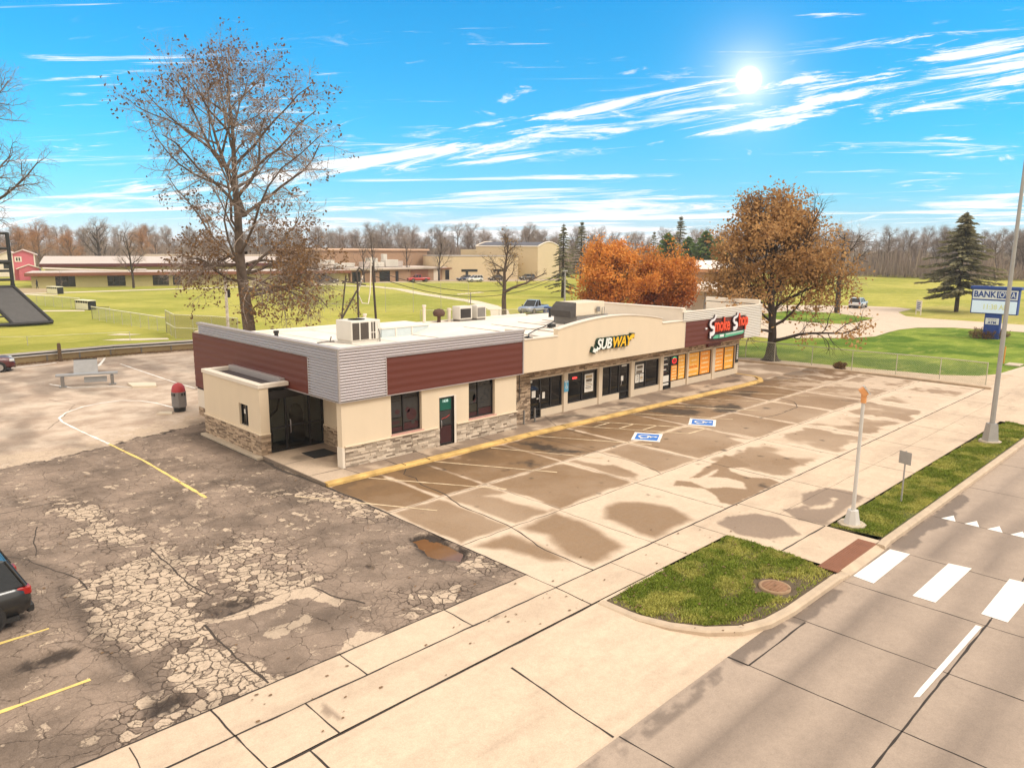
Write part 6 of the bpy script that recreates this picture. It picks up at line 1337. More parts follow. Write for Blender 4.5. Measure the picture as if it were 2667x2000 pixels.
single(2192, 106, 12.5, .42, 6.2, 138, 'dark gnarled bare tree showing beside the russet oak', M_barkd, kids=(12, 7, 5, 4), start=.2, ang=(45, 80), trop=.0)
T = bare(139, 4.2, .07, 1.3, (7, 4, 3, 2), tw=.015); parts_tree('sapling', 'thin pale sapling in front of the dark school window', at(144, 148), T, M_bark2, None, None, None, ribbon_from=3, twig_from=3, twig_mat=M_twig)
# --- shrubs
def shrub(label, loc, r_, h, n, seed, m_, name='shrub', leafm=None):
    g = np.random.RandomState(seed); root = empty(name, (*loc, 0), label=label, cat='shrub'); T = Tree(seed)
    P = dict(seg=(3, 3, 2), wob=(.2, .3, .3), trop=(.05, .03, .0), end=(.5, .5, .6), kids=(5, 4), start=(.3, .2), ang=((20, 60), (30, 70)), len=(h, h*.4, h*.2), rad=(.02, .012, .008))
    for k in range(n): a = g.uniform(0, 6.28); q = r_*math.sqrt(g.rand()); T.branch(np.array([math.cos(a)*q*.5, math.sin(a)*q*.5, -.05]), np.array([math.cos(a)*q, math.sin(a)*q, h*.9]), h*.8, .018, 0, P)
    V, F, tn = T.wood((4, 3, 3), 1); np_mesh('branches', V, F, m_, root)
    if leafm: tp = np.concatenate([t[0] for t in T.tips]); np_mesh('foliage', *(lambda q: (q[0], q[1]))(leaves(g, tp+g.normal(0, .05, tp.shape), .05, np.zeros(len(tp)))), leafm, root, fattrs=dict(tone=g.rand(len(tp))))
    return root
shrub('dense dark round shrub at the foot of the wire fence', (41.3, -3.2), .38, .62, 26, 3, M_barkd, leafm=M_lsyc)
shrub('tangled brown shrub bed around the foot of the bank sign', (73.9, -5.2), 2.2, 1.25, 70, 4, M_bark, leafm=M_lsyc)

# ------------------------------------------------------------------ vehicles
M_tyre = mat('tyre', (.014, .013, .013), .9, var=.2, scale=8); M_rim = mat('rim', (.42, .40, .38), .35, metal=.7, var=.1)
M_cglass = glassy('car_glass', (.012, .014, .016), .15, (.3, .33, .34)); M_plastic = mat('black_plastic', (.016, .015, .015), .6, var=.15)
M_tail = mat('tail_red', (.32, .012, .010), .25, var=.1, coat=.6); M_head = mat('head_clear', (.62, .63, .62), .15, var=.05, coat=.8)
def paint(name, c): return mat(name, c, .32, var=.05, scale=1.2, coat=.7, spec=.5)
def car(kind, label, loc, heading, pm, L=4.7, W=1.86, H=1.68, cat='car', group=None):
    """kind: suv, sedan or pickup; nose towards +X of its own frame"""
    root = empty({'suv': 'parked_suv', 'sedan': 'parked_car', 'pickup': 'parked_pickup'}[kind], (*loc, 0) if len(loc) == 2 else loc, heading, label, cat, group)
    h = W/2; belt = {'suv': H*.60, 'sedan': H*.63, 'pickup': H*.58}[kind]; hood = {'suv': H*.585, 'sedan': H*.585, 'pickup': H*.585}[kind]; gc = .23 if kind != 'pickup' else .36
    xr, xf = -L/2, L/2
    if kind == 'suv': ST = [(xr, .82, gc+.22, belt*.80), (xr+.06, .90, gc+.06, belt*.97), (xr+.35, .97, gc, belt), (-L*.16, 1.0, gc, belt), (L*.18, 1.0, gc, belt*.985), (L*.27, .99, gc, hood), (xf-.42, .95, gc, hood*.95), (xf-.12, .86, gc+.05, hood*.84), (xf, .74, gc+.16, hood*.62)]
    elif kind == 'sedan': ST = [(xr, .78, gc+.20, belt*.86), (xr+.07, .87, gc+.06, belt*.97), (xr+.5, .95, gc, belt), (-L*.14, 1.0, gc, belt), (L*.14, 1.0, gc, belt*.97), (L*.24, .98, gc, hood*.97), (xf-.45, .93, gc, hood*.86), (xf-.12, .84, gc+.05, hood*.72), (xf, .72, gc+.14, hood*.55)]
    else: ST = [(xr, .95, gc+.15, belt*.96), (xr+.05, .97, gc+.08, belt), (-L*.10, 1.0, gc, belt), (L*.12, 1.0, gc, belt), (L*.22, 1.0, gc, belt*.99), (L*.26, .99, gc, hood), (xf-.35, .97, gc, hood*.96), (xf-.08, .93, gc+.05, hood*.86), (xf, .88, gc+.12, hood*.70)]
    vs = []; fs = []; k = 10
    for x, w, zb, zt in ST:
        w *= h; m = zb+(zt-zb)*.45
        half = [(w*.80, zb), (w*.97, zb+.10), (w, m), (w*.985, zt-.13), (w*.90, zt-.015)]
        vs += [(x, y, z) for y, z in half]+[(x, -y, z) for y, z in half[::-1]]
    n = len(ST)
    for i in range(n-1):
        for j in range(k): fs.append((i*k+j, i*k+(j+1) % k, (i+1)*k+(j+1) % k, (i+1)*k+j))
    mb = MB(); mb.add(vs, fs, 0, .5, True); mb.add(vs[:k], [tuple(range(k))]); mb.add(vs[-k:], [tuple(range(k))[::-1]])
    body = mb.build('body', [pm], root)
    if kind == 'suv': B0, B1, T0, T1 = xr+.10, L*.255, xr+.42, L*.04
    elif kind == 'sedan': B0, B1, T0, T1 = xr+.62, L*.21, xr+1.35, L*.02
    else: B0, B1, T0, T1 = -L*.10, L*.24, -L*.08, L*.09
    zb, zt = belt-.03, H-.04; bw, tw = h*.90, h*.73
    P = [(B0, -bw, zb), (B1, -bw*.97, zb-.02), (B1, bw*.97, zb-.02), (B0, bw, zb), (T0, -tw, zt), (T1, -tw, zt), (T1, tw, zt), (T0, tw, zt)]
    MB().add(P, [(0, 1, 5, 4), (1, 2, 6, 5), (2, 3, 7, 6), (3, 0, 4, 7)]).build('window', M_cglass, root)
    mb = MB()
    prof = [(T0-.03, -tw-.02, zt-.02), (T0+.12, -tw*.94, H), ((T0+T1)/2, -tw*.96, H+.012), (T1-.1, -tw*.94, H-.005), (T1+.03, -tw-.02, zt-.03)]
    mb.add(prof+[(x, -y, z) for x, y, z in prof]+[(prof[0][0], -tw*.5, H-.02), (prof[-1][0], tw*.5, H-.05)], [(0, 1, 6, 5), (1, 2, 7, 6), (2, 3, 8, 7), (3, 4, 9, 8), (0, 4, 3, 2, 1), (5, 6, 7, 8, 9), (0, 5, 9, 4)], 0, .5, False)
    mids = [B0+(B1-B0)*f for f in ((.30, .60) if kind == 'suv' else ((.50,) if kind == 'sedan' else (.48,)))]
    for s in (-1, 1):
        mb.tube([(B0, s*bw, zb), (T0, s*tw, zt)], .05, 5).tube([(B1, s*bw*.97, zb), (T1, s*tw, zt)], .04, 5)
        for mx in mids: f = (mx-B0)/(B1-B0); mb.tube([(mx, s*bw*.992, zb), (T0+(T1-T0)*min(.95, max(.05, f*1.05)), s*tw*1.0, zt)], .042, 5)
    mb.build('roof', [pm], root)
    wb = L*.295; r_ = .345 if kind == 'suv' else (.33 if kind == 'sedan' else .40)
    mb = MB()
    for x in (-wb, wb):
        for s in (-1, 1): mb.lathe((x, s*h*.80, r_+.02), [(r_*1.18, 0), (r_*1.18, s*h*.208)], 18, axis='y')
    mb.box(xr+.3, xf-.3, -h*.985, h*.985, gc-.04, gc+.07); mb.build('wheel_arch', M_plastic, root)
    for x in (-wb, wb):
        for s in (-1, 1):
            t = MB().lathe((x, s*h*.80, r_), [(r_*.60, 0), (r_*.96, 0), (r_, s*.04), (r_, s*h*.17), (r_*.95, s*h*.215), (r_*.64, s*h*.215)], 20, axis='y').build('wheel', M_tyre, root)
            mb = MB(); mb.lathe((x, s*h*.955, r_), [(r_*.64, s*.06), (r_*.60, s*.062), (r_*.56, s*.03), (r_*.12, s*.035), (r_*.08, s*.06)], 18, axis='y')
            mb.build('rim', M_rim, t)
    for s in (-1, 1):
        hz = hood*.80; MB().bbox(xf-.36, xf-.05, s*h*.80-.16, s*h*.80+.10, hz-.10, hz+.08, .03).build('headlight', M_head, root)
        tz = belt*.84; MB().bbox(xr-.01, xr+(.34 if kind == 'suv' else .22), s*h*.80-.12, s*h*.80+.105, tz-.11, tz+.10, .03).build('tail_light', M_tail, root)
        MB().bbox(B1-.28, B1-.12, s*(h+.12)-.09, s*(h+.12)+.09, belt-.02, belt+.13, .03).build('mirror', pm if kind != 'pickup' else M_plastic, root)
    mb = MB(); mb.bbox(xf-.14, xf+.015, -h*.60, h*.60, gc+.02, gc+.20, .02).bbox(xf-.10, xf+.01, -h*.42, h*.42, hood*.58, hood*.78, .02).build('grille', M_plastic, root)
    MB().bbox(xr-.04, xr+.12, -h*.82, h*.82, gc+.02, gc+.22, .03).build('bumper', M_plastic if kind == 'suv' else M_rim, root)
    if kind == 'pickup': MB().box(xr+.10, -L*.115, -h*.80, h*.80, belt-.06, belt+.006).build('cargo_bed', M_plastic, root)
    return root
GP = 'cars parked along the school front'
car('suv', 'black sport utility vehicle cut by the left edge beside the yellow bay lines', (-14.36, -4.62), math.pi, paint('black_paint', (.010, .011, .012)), 4.75, 1.92, 1.68)
car('suv', 'dark maroon car at the left edge by the low guard rail', (-6.25, 38.0), R(-6), paint('maroon_paint', (.085, .010, .012)), 4.75, 1.9, 1.78)
car('pickup', 'bright red pickup truck before the school hall', (101.3, 127.6), math.atan2(1.6, -4.6), paint('red_paint', (.42, .018, .018)), 5.7, 2.0, 1.92, 'pickup')
car('sedan', 'dark blue car behind the white one by the cream school hall', (115.0, 125.2), math.atan2(1.2, -4.6), paint('navy_paint', (.018, .035, .085)), 4.7, 1.84, 1.50, group=GP)
car('suv', 'white sport utility vehicle by the cream school hall', (113.0, 119.2), math.atan2(.9, -3.6), paint('white_car_paint', (.66, .64, .62)), 4.4, 1.85, 1.68, group=GP)
car('suv', 'dark brown van before the school behind the sycamore leaves', (80.0, 135.4), math.atan2(-1.9, 2.6), paint('brown_paint', (.045, .030, .024)), 4.9, 1.9, 1.78, 'van', GP)
car('sedan', 'dark grey car half hidden behind the small field tree trunk', (122.8, 121.4), math.atan2(1.0, -3.6), paint('grey_paint', (.06, .05, .045)), 4.6, 1.84, 1.5, group=GP)
car('suv', 'dark bronze car at the right end of the cream hall', (131.6, 118.6), math.atan2(1.0, -3.6), paint('bronze_paint', (.055, .042, .028)), 4.5, 1.84, 1.62, group=GP)
car('pickup', 'silver blue pickup truck facing the rear of the store', (58.0, 45.2), R(196), paint('silver_blue', (.24, .29, .38)), 5.6, 2.0, 1.90, 'pickup')
car('suv', 'white hatchback leaving along the bank driveway', (104.2, 19.6), R(6), paint('silver_white', (.60, .60, .60)), 4.4, 1.85, 1.58)

# ------------------------------------------------------------------ school, bank and far houses
M_tan = mat('tan_brick', (.40, .345, .165), .9, var=.12, scale=.6); M_brown = mat('brown_fascia', (.20, .075, .038), .7, var=.12, scale=.5); M_sroof = mat('pale_gravel_roof', (.50, .43, .385), .9, var=.08, scale=.2)
M_dkwin = mat('dark_window', (.012, .012, .012), .25, var=.2, scale=2); M_brick = mat('brown_brick', (.33, .205, .125), .9, var=.12, scale=.4); M_cream = mat('cream_wall', (.60, .475, .30), .9, var=.05, scale=.15); M_maroonf = mat('maroon_fascia', (.10, .018, .015), .6, var=.1)
def frame_at(a, b):
    a = Vector((*a, 0)); b = Vector((*b, 0)); d = (b-a).normalized(); n = Vector((-d.y, d.x, 0))
    return Matrix(((d.x, n.x, 0, a.x), (d.y, n.y, 0, a.y), (0, 0, 1, 0), (0, 0, 0, 1))), (b-a).length
def bb(mb, M_, *a, b=.03, mi=0): return mb.bbox(*a, b, mi, .5, M_)
# low wing with brown fascia
M_, L = frame_at((21.8, 153.4), (84.5, 133.6))
sc = empty('school_wing', label='long low tan school wing with brown roof edge and dark windows', cat='school')
mb = MB(); bb(mb, M_, 0, L, 0, 11, -.1, 2.5); mb.build('wall', M_tan, sc)
mb = MB(); bb(mb, M_, -1.0, L+.5, -1.1, 12, 2.35, 3.0, b=.05); mb.build('fascia', M_brown, sc)
mb = MB(); bb(mb, M_, -.8, L+.3, -.9, 11.8, 3.0, 3.12, b=.05); bb(mb, M_, 19, 21.5, 2, 5, 3.12, 3.6); bb(mb, M_, 33.5, 35, 3, 5, 3.1, 3.9); mb.build('roof', M_sroof, sc)
MB().tube([M_ @ Vector((1.5, 9, 3.7)), M_ @ Vector((18, -.6, 3.25))], .22, 6).build('roof_duct', M_white, sc)
def px_to_len(px, a, b):            # station along a wall line that a survey column meets
    u = (px-1333.5)/1935.07/1.017; dx, dy = fw.x+rt.x*u, fw.y+rt.y*u; ex, ey = b[0]-a[0], b[1]-a[1]
    den = dx*ey-dy*ex; t = ((CAM.y-a[1])*dx-(CAM.x-a[0])*dy)/(dx*ey-dy*ex) if False else None
    A = np.array([[dx, -ex], [dy, -ey]]); r_ = np.linalg.solve(A, np.array([a[0]-CAM.x, a[1]-CAM.y])); return r_[1]*math.hypot(ex, ey)
a, b = (21.8, 153.4), (84.5, 133.6)
for p0, p1 in ((132, 184), (269, 316), (388, 430), (441, 462), (720, 744), (756, 780), (813, 845)):
    s0, s1 = px_to_len(p0, a, b), px_to_len(p1, a, b); mb = MB(); mb.box(s0, s1, -.07, -.01, .15, 2.34, 0, .5, M_); w_ = mb.build('window', M_dkwin, sc)
    mb = MB(); n = 3
    for k in range(1, n): x = s0+(s1-s0)*k/n; mb.box(x-.04, x+.04, -.09, -.065, .2, 2.3, 0, .5, M_)
    mb.box(s0, s1, -.085, -.067, 1.2, 1.28, 0, .5, M_); mb.build('frame', mat('brown_frame', (.07, .05, .035), .6, var=.1), w_)
for x in (7.5, 27, 28.6, 45): MB().box(x, x+.12, -.03, -.005, 0, 2.3, 0, .5, M_).build('pilaster', M_brown if x > 40 else M_tan, sc)
MB().box(-.04, .0, 5.0, 7.6, 0, 2.3, 0, .5, M_).build('door', mat('olive_door', (.10, .09, .03), .7, var=.1), sc)
# second low wing behind
M2, L2 = frame_at((30, 178), (98, 156.5)); s2 = empty('school_wing', label='rear low school roof with maroon edge behind the tan wing', cat='school')
mb = MB(); bb(mb, M2, 0, L2, 0, 12, -.1, 3.6); mb.build('wall', M_tan, s2); mb = MB(); bb(mb, M2, -1, L2+1, -1, 13, 3.5, 4.3, b=.05); mb.build('fascia', M_maroonf, s2); mb = MB(); mb.add([M2 @ Vector(p) for p in ((-1, -1, 4.32), (L2+1, -1, 4.32), (L2+1, 12, 5.9), (-1, 12, 5.9), (-1, 12, 4.32), (L2+1, 12, 4.32))], [(0, 1, 2, 3), (3, 2, 5, 4), (0, 3, 4), (1, 5, 2)]); mb.build('roof', M_sroof, s2)
M3, L3 = frame_at((62, 206), (120, 180)); s3 = empty('school_wing', label='distant tan school roof with dark edge beyond the rear wing', cat='school'); mb = MB(); bb(mb, M3, 0, L3, 0, 10, -.1, 5.4); mb.build('wall', M_brick, s3); mb = MB(); bb(mb, M3, -.5, L3+.5, -.5, 10, 5.4, 6.0); mb.build('roof', mat('tan_roof', (.45, .36, .28), .9, var=.1), s3)
# brick hall with flat roof and the lower link before it
a, b = (86.5, 133.4), (113.5, 133.0); M4, L4 = frame_at(a, b); s4 = empty('school_hall', label='brown brick school hall with a lower flat-roofed front full of rooftop units', cat='school')
mb = MB(); bb(mb, M4, -1.5, L4, 0, 14, -.1, 3.0); mb.build('wall', M_brick, s4); mb = MB(); bb(mb, M4, -2.2, L4+.8, -.9, 14.2, 3.0, 3.5, b=.05); mb.build('roof', mat('link_roof', (.52, .44, .38), .9, var=.1, scale=.3), s4)
mb = MB(); bb(mb, M4, -1, L4+6, 14.5, 40, -.1, 7.6); mb.build('upper_wall', M_brick, s4); mb = MB(); bb(mb, M4, -1.5, L4+6.5, 14, 40.5, 7.6, 8.1, b=.05); mb.build('roof_edge', mat('peach_edge', (.55, .36, .24), .8, var=.08), s4)
for p0, p1, z1 in ((912, 934, 2.6), (984, 1011, 2.7)):
    s0, s1 = px_to_len(p0, a, b), px_to_len(p1, a, b); MB().box(s0, s1, -.07, -.01, .1, z1, 0, .5, M4).build('window', M_dkwin, s4)
s0 = px_to_len(1026, a, b); MB().box(s0, s0+.9, -.06, -.01, 0, 2.6, 0, .5, M4).build('door', M_frame, s4); MB().box(px_to_len(1066, a, b), px_to_len(1112, a, b), -.05, -.01, .1, 2.9, 0, .5, M4).build('panel', mat('rust_panel', (.24, .10, .05), .8, var=.1), s4)
for i, (px, y, w_, d_, h_) in enumerate(((860, 3, 1.6, 1.0, 1.3), (882, 6, 1.4, 1.0, 1.9), (905, 5, 1.2, 1.0, .9), (968, 4, 1.2, .8, 1.4), (998, 4, 1.8, 1.2, 1.3), (1004, 7, 1.3, 1, 2.3), (1024, 5, 1.0, .8, .8), (1040, 5, 2.0, 1.2, 1.9), (1043, 8, .6, .6, 3.3), (1066, 6, 1.2, 1.0, 1.5), (930, 7, 2.6, 1.2, 1.1))):
    s0 = px_to_len(px, a, b); e = empty('rooftop_unit', M4 @ Vector((s0, y, 3.5)), label=('pale rooftop unit on the low school roof, number' if False else 'pale rooftop air unit on the low flat roof before the brick hall'), cat='air conditioner', group='rooftop units on the low school roof')
    MB().bbox(-w_, w_, -d_, d_, .12, h_, .05).build('casing', M_hv if i % 3 else M_sroof, e); MB().box(-w_*.9, w_*.9, -d_*.9, d_*.9, -.02, .12).build('base', M_gry, e)
# cream hall and barrel-roofed gym
a, b = (114.0, 133.2), (134, 124.6); M5, L5 = frame_at(a, b); s5 = empty('school_hall', label='cream school hall with dark window bands and a small red canopy', cat='school')
mb = MB(); bb(mb, M5, -2, L5, 0, 14, -.1, 6.2); mb.build('wall', M_cream, s5); mb = MB(); bb(mb, M5, -2.1, L5+.1, -.1, 14.1, 6.2, 6.42); mb.build('roof_edge', mat('grey_edge', (.35, .31, .27), .8, var=.1), s5)
for p0, p1 in ((1199, 1241), (1283, 1318)):
    s0, s1 = px_to_len(p0, a, b), px_to_len(p1, a, b); mb = MB(); mb.box(s0, s1, -.07, -.01, 2.1, 2.75, 0, .5, M5); mb.box(s0+(s1-s0)*.26, s0+(s1-s0)*.42, -.06, -.01, .2, 2.1, 0, .5, M5); mb.build('window', M_dkwin, s5)
s0 = px_to_len(1152, a, b); MB().bbox(s0-1.3, s0+2.0, -1.6, 0, 2.9, 3.2, .03, 0, .5, M5).build('canopy', M_brown, s5); MB().box(s0+.5, s0+1.6, -.06, -.01, 0, 2.6, 0, .5, M5).build('door', M_dkwin, s5); MB().bbox(px_to_len(1119, a, b), s0-1.4, -1.5, 0, -.1, 2.9, .03, 0, .5, M5).build('porch_wall', M_white, s5)
a, b = (133.1, 141.3), (139.9, 122.5); M6, L6 = frame_at(a, b); s6 = empty('gym_building', label='tall cream gym with curved barrel roof behind the bare field tree', cat='gym')
# barrel spans across the depth; front eave straight, end wall curved
D6 = 16.0; n = 14; rf = [(D6*k/n, 9.0+1.25*math.sin(math.pi*k/n)) for k in range(n+1)]
mb = MB(); pts = [(0, -.1), (D6, -.1)]+[(y, z) for y, z in rf[::-1]]; vs = [M6 @ Vector((0, y, z)) for y, z in pts]+[M6 @ Vector((L6, y, z)) for y, z in pts]; k = len(pts)
mb.add(vs, [tuple(range(k))[::-1], tuple(range(k, 2*k))]+[(i, (i+1) % k, k+(i+1) % k, k+i) for i in range(k) if i != 99]); mb.build('wall', M_cream, s6)
mb = MB(); vs = [M6 @ Vector((x, y, z+.06)) for x in (.25, L6-.25) for y, z in rf]; mb.add(vs, [(i, i+1, n+2+i, n+1+i) for i in range(n)], 0, .5, True); mb.build('barrel_roof', mat('dark_barrel', (.07, .062, .065), .5, var=.12, scale=.3), s6)
mb = MB()
for x in (0, L6): mb.tube([M6 @ Vector((x, y, z+.08)) for y, z in rf], .22, 5)
mb.tube([M6 @ Vector((0, -.1, 9.0)), M6 @ Vector((L6, -.1, 9.0))], .2, 5); mb.build('roof_trim', M_white, s6)
mb = MB(); bb(mb, M6, -6.0, 0, 1.5, 12, -.1, 8.0); mb.build('side_block', M_cream, s6)
# pink house far left
ph = empty('pink_house', (*at(54, 186), 0), math.atan2(-18.7*.6, 50), 'tall pink house with white gable trim behind the low school roof', 'house'); ph.scale = (.74, .74, .80)
M_pink = mat('pink_siding', (.52, .13, .16), .8, var=.06, scale=2)
def gable(mb, x0, x1, y0, y1, z0, z1, zr, M_=None): mb.prism([(x0, z0), (x1, z0), (x1, z1), ((x0+x1)/2, zr), (x0, z1)], -y1, -y0, M=XZ)
mb = MB(); gable(mb, -3.2, 3.2, 0, 9, 0, 8.0, 9.3); mb.build('wall', M_pink, ph)
mb = MB()
for s in (-1, 1): mb.prism([(0, 9.45), (0, 9.15), (s*4.1, 7.55), (s*4.1, 7.85)], -9.3, .5, M=XZ)
mb.build('roof', mat('house_roof', (.58, .47, .44), .8, var=.08), ph)
MB().box(-3.3, -2.9, -.08, 0, 0, 7.9).build('corner_board', M_white, ph); MB().box(2.9, 3.3, -.08, 0, 0, 7.9).build('corner_board', M_white, ph)
mb = MB(); mb.box(-2.5, -.5, -.10, -.001, 5.6, 7.2); w_ = mb.build('window', M_white, ph); mb = MB(); mb.box(-2.05, -1.65, -.13, -.10, 5.9, 6.9).box(-1.35, -.95, -.13, -.10, 5.9, 6.9); mb.build('pane', M_dkwin, w_)
mb = MB(); gable(mb, -1.6, 4.2, -2.2, 0, 0, 3.6, 4.7); mb.build('porch_gable', M_pink, ph); mb = MB()
for s in (-1, 1): mb.prism([(1.3, 4.95), (1.3, 4.65), (1.3+s*3.6, 3.35), (1.3+s*3.6, 3.65)], 0, 2.5, M=XZ)
mb.build('porch_roof', M_white, ph)
wh = empty('white_house', (*at(14, 205), 0), -.25, 'white house with grey gable at the far left edge', 'house'); mb = MB(); gable(mb, -4, 4, 0, 8, 0, 5.0, 6.8); mb.build('wall', M_white, wh); mb = MB(); [mb.prism([(0, 7.0), (0, 6.75), (s*4.6, 4.7), (s*4.6, 4.95)], -8.3, .4, M=XZ) for s in (-1, 1)]; mb.build('roof', MATS['house_roof'], wh); MB().box(-1.2, 1.2, -.08, -.001, 2.2, 3.6).build('window', M_dkwin, wh)
fh = empty('white_house', (*at(2405, 285), 0), -.6, 'small white house glimpsed through the woods at right', 'house'); mb = MB(); gable(mb, -6, 6, 0, 9, 0, 4.2, 6.2); mb.build('wall', M_white, fh); mb = MB(); [mb.prism([(0, 6.4), (0, 6.15), (s*6.7, 3.9), (s*6.7, 4.15)], -9.3, .4, M=XZ) for s in (-1, 1)]; mb.build('roof', MATS['house_roof'], fh); MB().box(-3, -1.5, -.08, -.001, 1.2, 2.6).build('window', M_dkwin, fh)
# bank branch behind the oak
bk = empty('bank_building', (*at(1818, 104), 0), YAW-R(90)+R(14), 'low tan bank branch with white hip roof and flat canopy behind the oak', 'bank')
M_btan = mat('bank_brick', (.40, .25, .15), .9, var=.1, scale=.5); M_bwall = mat('bank_panel', (.52, .43, .33), .9, var=.08)
mb = MB(); mb.bbox(-5, 9, 0, 10, -.1, 3.4, .03); mb.build('wall', M_bwall, bk); mb = MB(); mb.bbox(-3.6, 8.5, .8, 9, 3.4, 5.7, .03); mb.build('upper_wall', M_btan, bk)
mb = MB(); mb.bbox(-4.6, 9.6, -.3, 10.2, 5.7, 6.1, .03); mb.build('eave', mat('bank_eave', (.45, .22, .11), .8, var=.1), bk)
mb = MB(); v = [(-4.7, -.4, 6.1), (9.7, -.4, 6.1), (9.7, 10.3, 6.1), (-4.7, 10.3, 6.1), (0.0, 5, 7.2), (5.0, 5, 7.2)]; mb.add(v, [(0, 1, 5, 4), (1, 2, 5), (2, 3, 4, 5), (3, 0, 4)]); mb.build('roof', M_roof, bk)
mb = MB(); v = [(-5.5, -3.4, 3.55), (6, -3.4, 3.55), (6, .8, 3.75), (-5.5, .8, 3.75), (-3.2, -1.2, 4.4), (6, -1.2, 4.4)]; mb.add(v, [(0, 1, 5, 4), (3, 0, 4), (2, 3, 4, 5), (1, 2, 5)]); mb.build('canopy_roof', M_roof, bk); MB().box(-5.5, 6, -3.4, .75, 3.2, 3.54).build('canopy', mat('canopy_edge', (.50, .36, .26), .8, var=.08), bk)
mb = MB(); mb.cyl((-.2, -2.8), .14, 0, 3.2, 8); mb.build('column', M_gry, bk); MB().box(-2.2, -.7, -.08, -.001, .2, 3.2).build('panel', M_white, bk); mb = MB(); mb.box(2.4, 4.6, -.1, -.02, .2, 2.3); w_ = mb.build('window', M_white, bk); MB().box(2.9, 4.1, -.13, -.10, .4, 2.1).build('pane', M_dkwin, w_)
mb = MB(); [mb.tube([(-3+.9*k, .75, 3.6), (-3+.9*k, .75, 4.6)], .05, 5) for k in range(6)]; mb.build('bracket', M_brown, bk)

# ------------------------------------------------------------------ signs, poles, fences, street furniture
M_galv = mat('galvanised', (.36, .345, .325), .5, metal=.35, var=.14, scale=3); M_wpole = mat('white_pole', (.55, .52, .48), .6, var=.12, scale=2); M_foot = mat('footing', (.48, .40, .30), .95, var=.15, scale=4)
def octo(r_): return [(r_*math.cos(R(22.5+45*k)), r_*math.sin(R(22.5+45*k))) for k in range(8)]
be = empty('crossing_beacon', (8.95, -16.68, 0), label='pale pole with an orange solar beacon head beside the zebra crossing', cat='beacon')
MB().prism(octo(.44), -.05, .10).build('footing', M_foot, be); MB().tube([(0, 0, .10), (0, 0, .14), (0, 0, .55)], [.27, .26, .17], 8, sm=False).build('pedestal', M_wpole, be); MB().tube([(0, 0, .55), (0, 0, 4.2)], [.065, .055], 10).build('pole', M_wpole, be)
M_org = mat('beacon_orange', (.70, .31, .11), .5, var=.05); hd = MB(); Mh = Matrix.Translation((0.0, 0, 4.50)) @ Matrix.Rotation(R(-62), 4, 'Z') @ Matrix.Rotation(R(-38), 4, 'Y') @ Matrix.Scale(.70, 4); hd.bbox(-.16, .10, -.16, .16, -.17, .23, .03, 0, .5, Mh); hd.tube([(0, 0, 4.15), (0, 0, 4.45)], .09, 8); hd.build('beacon_head', M_org, be)
mb = MB(); mb.bbox(-.02, .03, -.19, .19, -.22, .26, .01, 0, .5, Mh @ Matrix.Translation((.14, 0, 0))); sp = mb.build('solar_panel', M_wpole, be); mb = MB(); mb.box(.032, .04, -.15, .15, -.18, .22, 0, .5, Mh @ Matrix.Translation((.14, 0, 0))); mb.build('solar_cells', mat('solar', (.12, .065, .055), .2, var=.1), sp)
st = empty('street_sign', (12.6, -17.0, 0), R(72), 'small grey sign seen from behind on a thin post in the verge', 'sign'); MB().box(-.022, .022, -.018, .018, -.1, 1.92).build('post', M_galv, st); MB().bbox(-.24, .24, .02, .03, 1.44, 1.90, .004).build('sign_plate', M_galv, st)
lp = empty('street_lamp', (24.66, -16.95, 0), label='very tall galvanised lamp pole on a square base in the verge', cat='street lamp')
MB().prism(octo(.48), -.05, .12).build('footing', M_foot, lp); MB().tube([(0, 0, .12), (0, 0, .2), (0, 0, .95)], [.36, .34, .25], 4, sm=False).build('pedestal', M_galv, lp); MB().tube([(0, 0, .95), (0, 0, 13.2)], [.115, .07], 12).build('pole', M_galv, lp)
MB().tube([(0, 0, 13.1), (0, -.8, 13.6), (0, -2.6, 13.8)], [.06, .05, .045], 8).build('arm', M_galv, lp); MB().bbox(-.18, .18, -3.4, -2.5, 13.72, 13.92, .04).build('lamp_head', M_gry, lp)
# bank pylon sign
bs_ = empty('bank_sign', (73.3, -5.6, 0), label='blue and white pylon sign with bank name and clock display', cat='sign')
M_navy = mat('sign_blue', (.012, .05, .26), .5, var=.06); M_spanel = mat('sign_panel', (.70, .72, .78), .5, var=.03); M_disp = glow('clock_display', (.56, .66, .78), .25)
mb = MB(); mb.bbox(-.35, .35, -2.08, 2.08, 2.5, 5.22, .03); mb.bbox(-.45, .45, -2.25, 2.25, 5.0, 5.3, .03); mb.build('cabinet', M_navy, bs_); MB().bbox(-.3, .3, -.72, .72, -.1, 2.5, .03).build('column', M_navy, bs_)
MB().box(-.37, -.352, -1.98, 1.98, 4.0, 4.95).build('name_panel', M_spanel, bs_); MB().box(-.37, -.352, -1.98, 1.98, 2.6, 3.86).build('clock_panel', M_disp, bs_); MB().box(-.322, -.305, -.6, .6, 1.45, 2.1).build('machine_panel', M_spanel, bs_)
def tb(name, s_, m_, y, z, sz, x=-.378, **k): return text_obj(name, s_, m_, (x, y, z), bs_, rz=-R(90), size=sz, ext=.004, **k)
tb('bank_lettering', 'BANK', M_navy, .92, 4.47, .86, off=.026, sx=.86)
MB().box(-.378, -.371, -1.85, -.16, 4.13, 4.82).build('name_block', M_navy, bs_); tb('state_lettering', 'IOWA', M_spanel, -1.02, 4.47, .78, x=-.384, off=.008, sx=.70); MB().tube([(-.385, -.12, 4.1), (-.385, -.12, 4.85)], .025, 5).build('divider', M_spanel, bs_)
tb('clock_digits', '11:38 AM', mat('clock_yellow', (.70, .72, .40), .6, var=.05), -.15, 3.2, .72, off=.014, sx=.82)
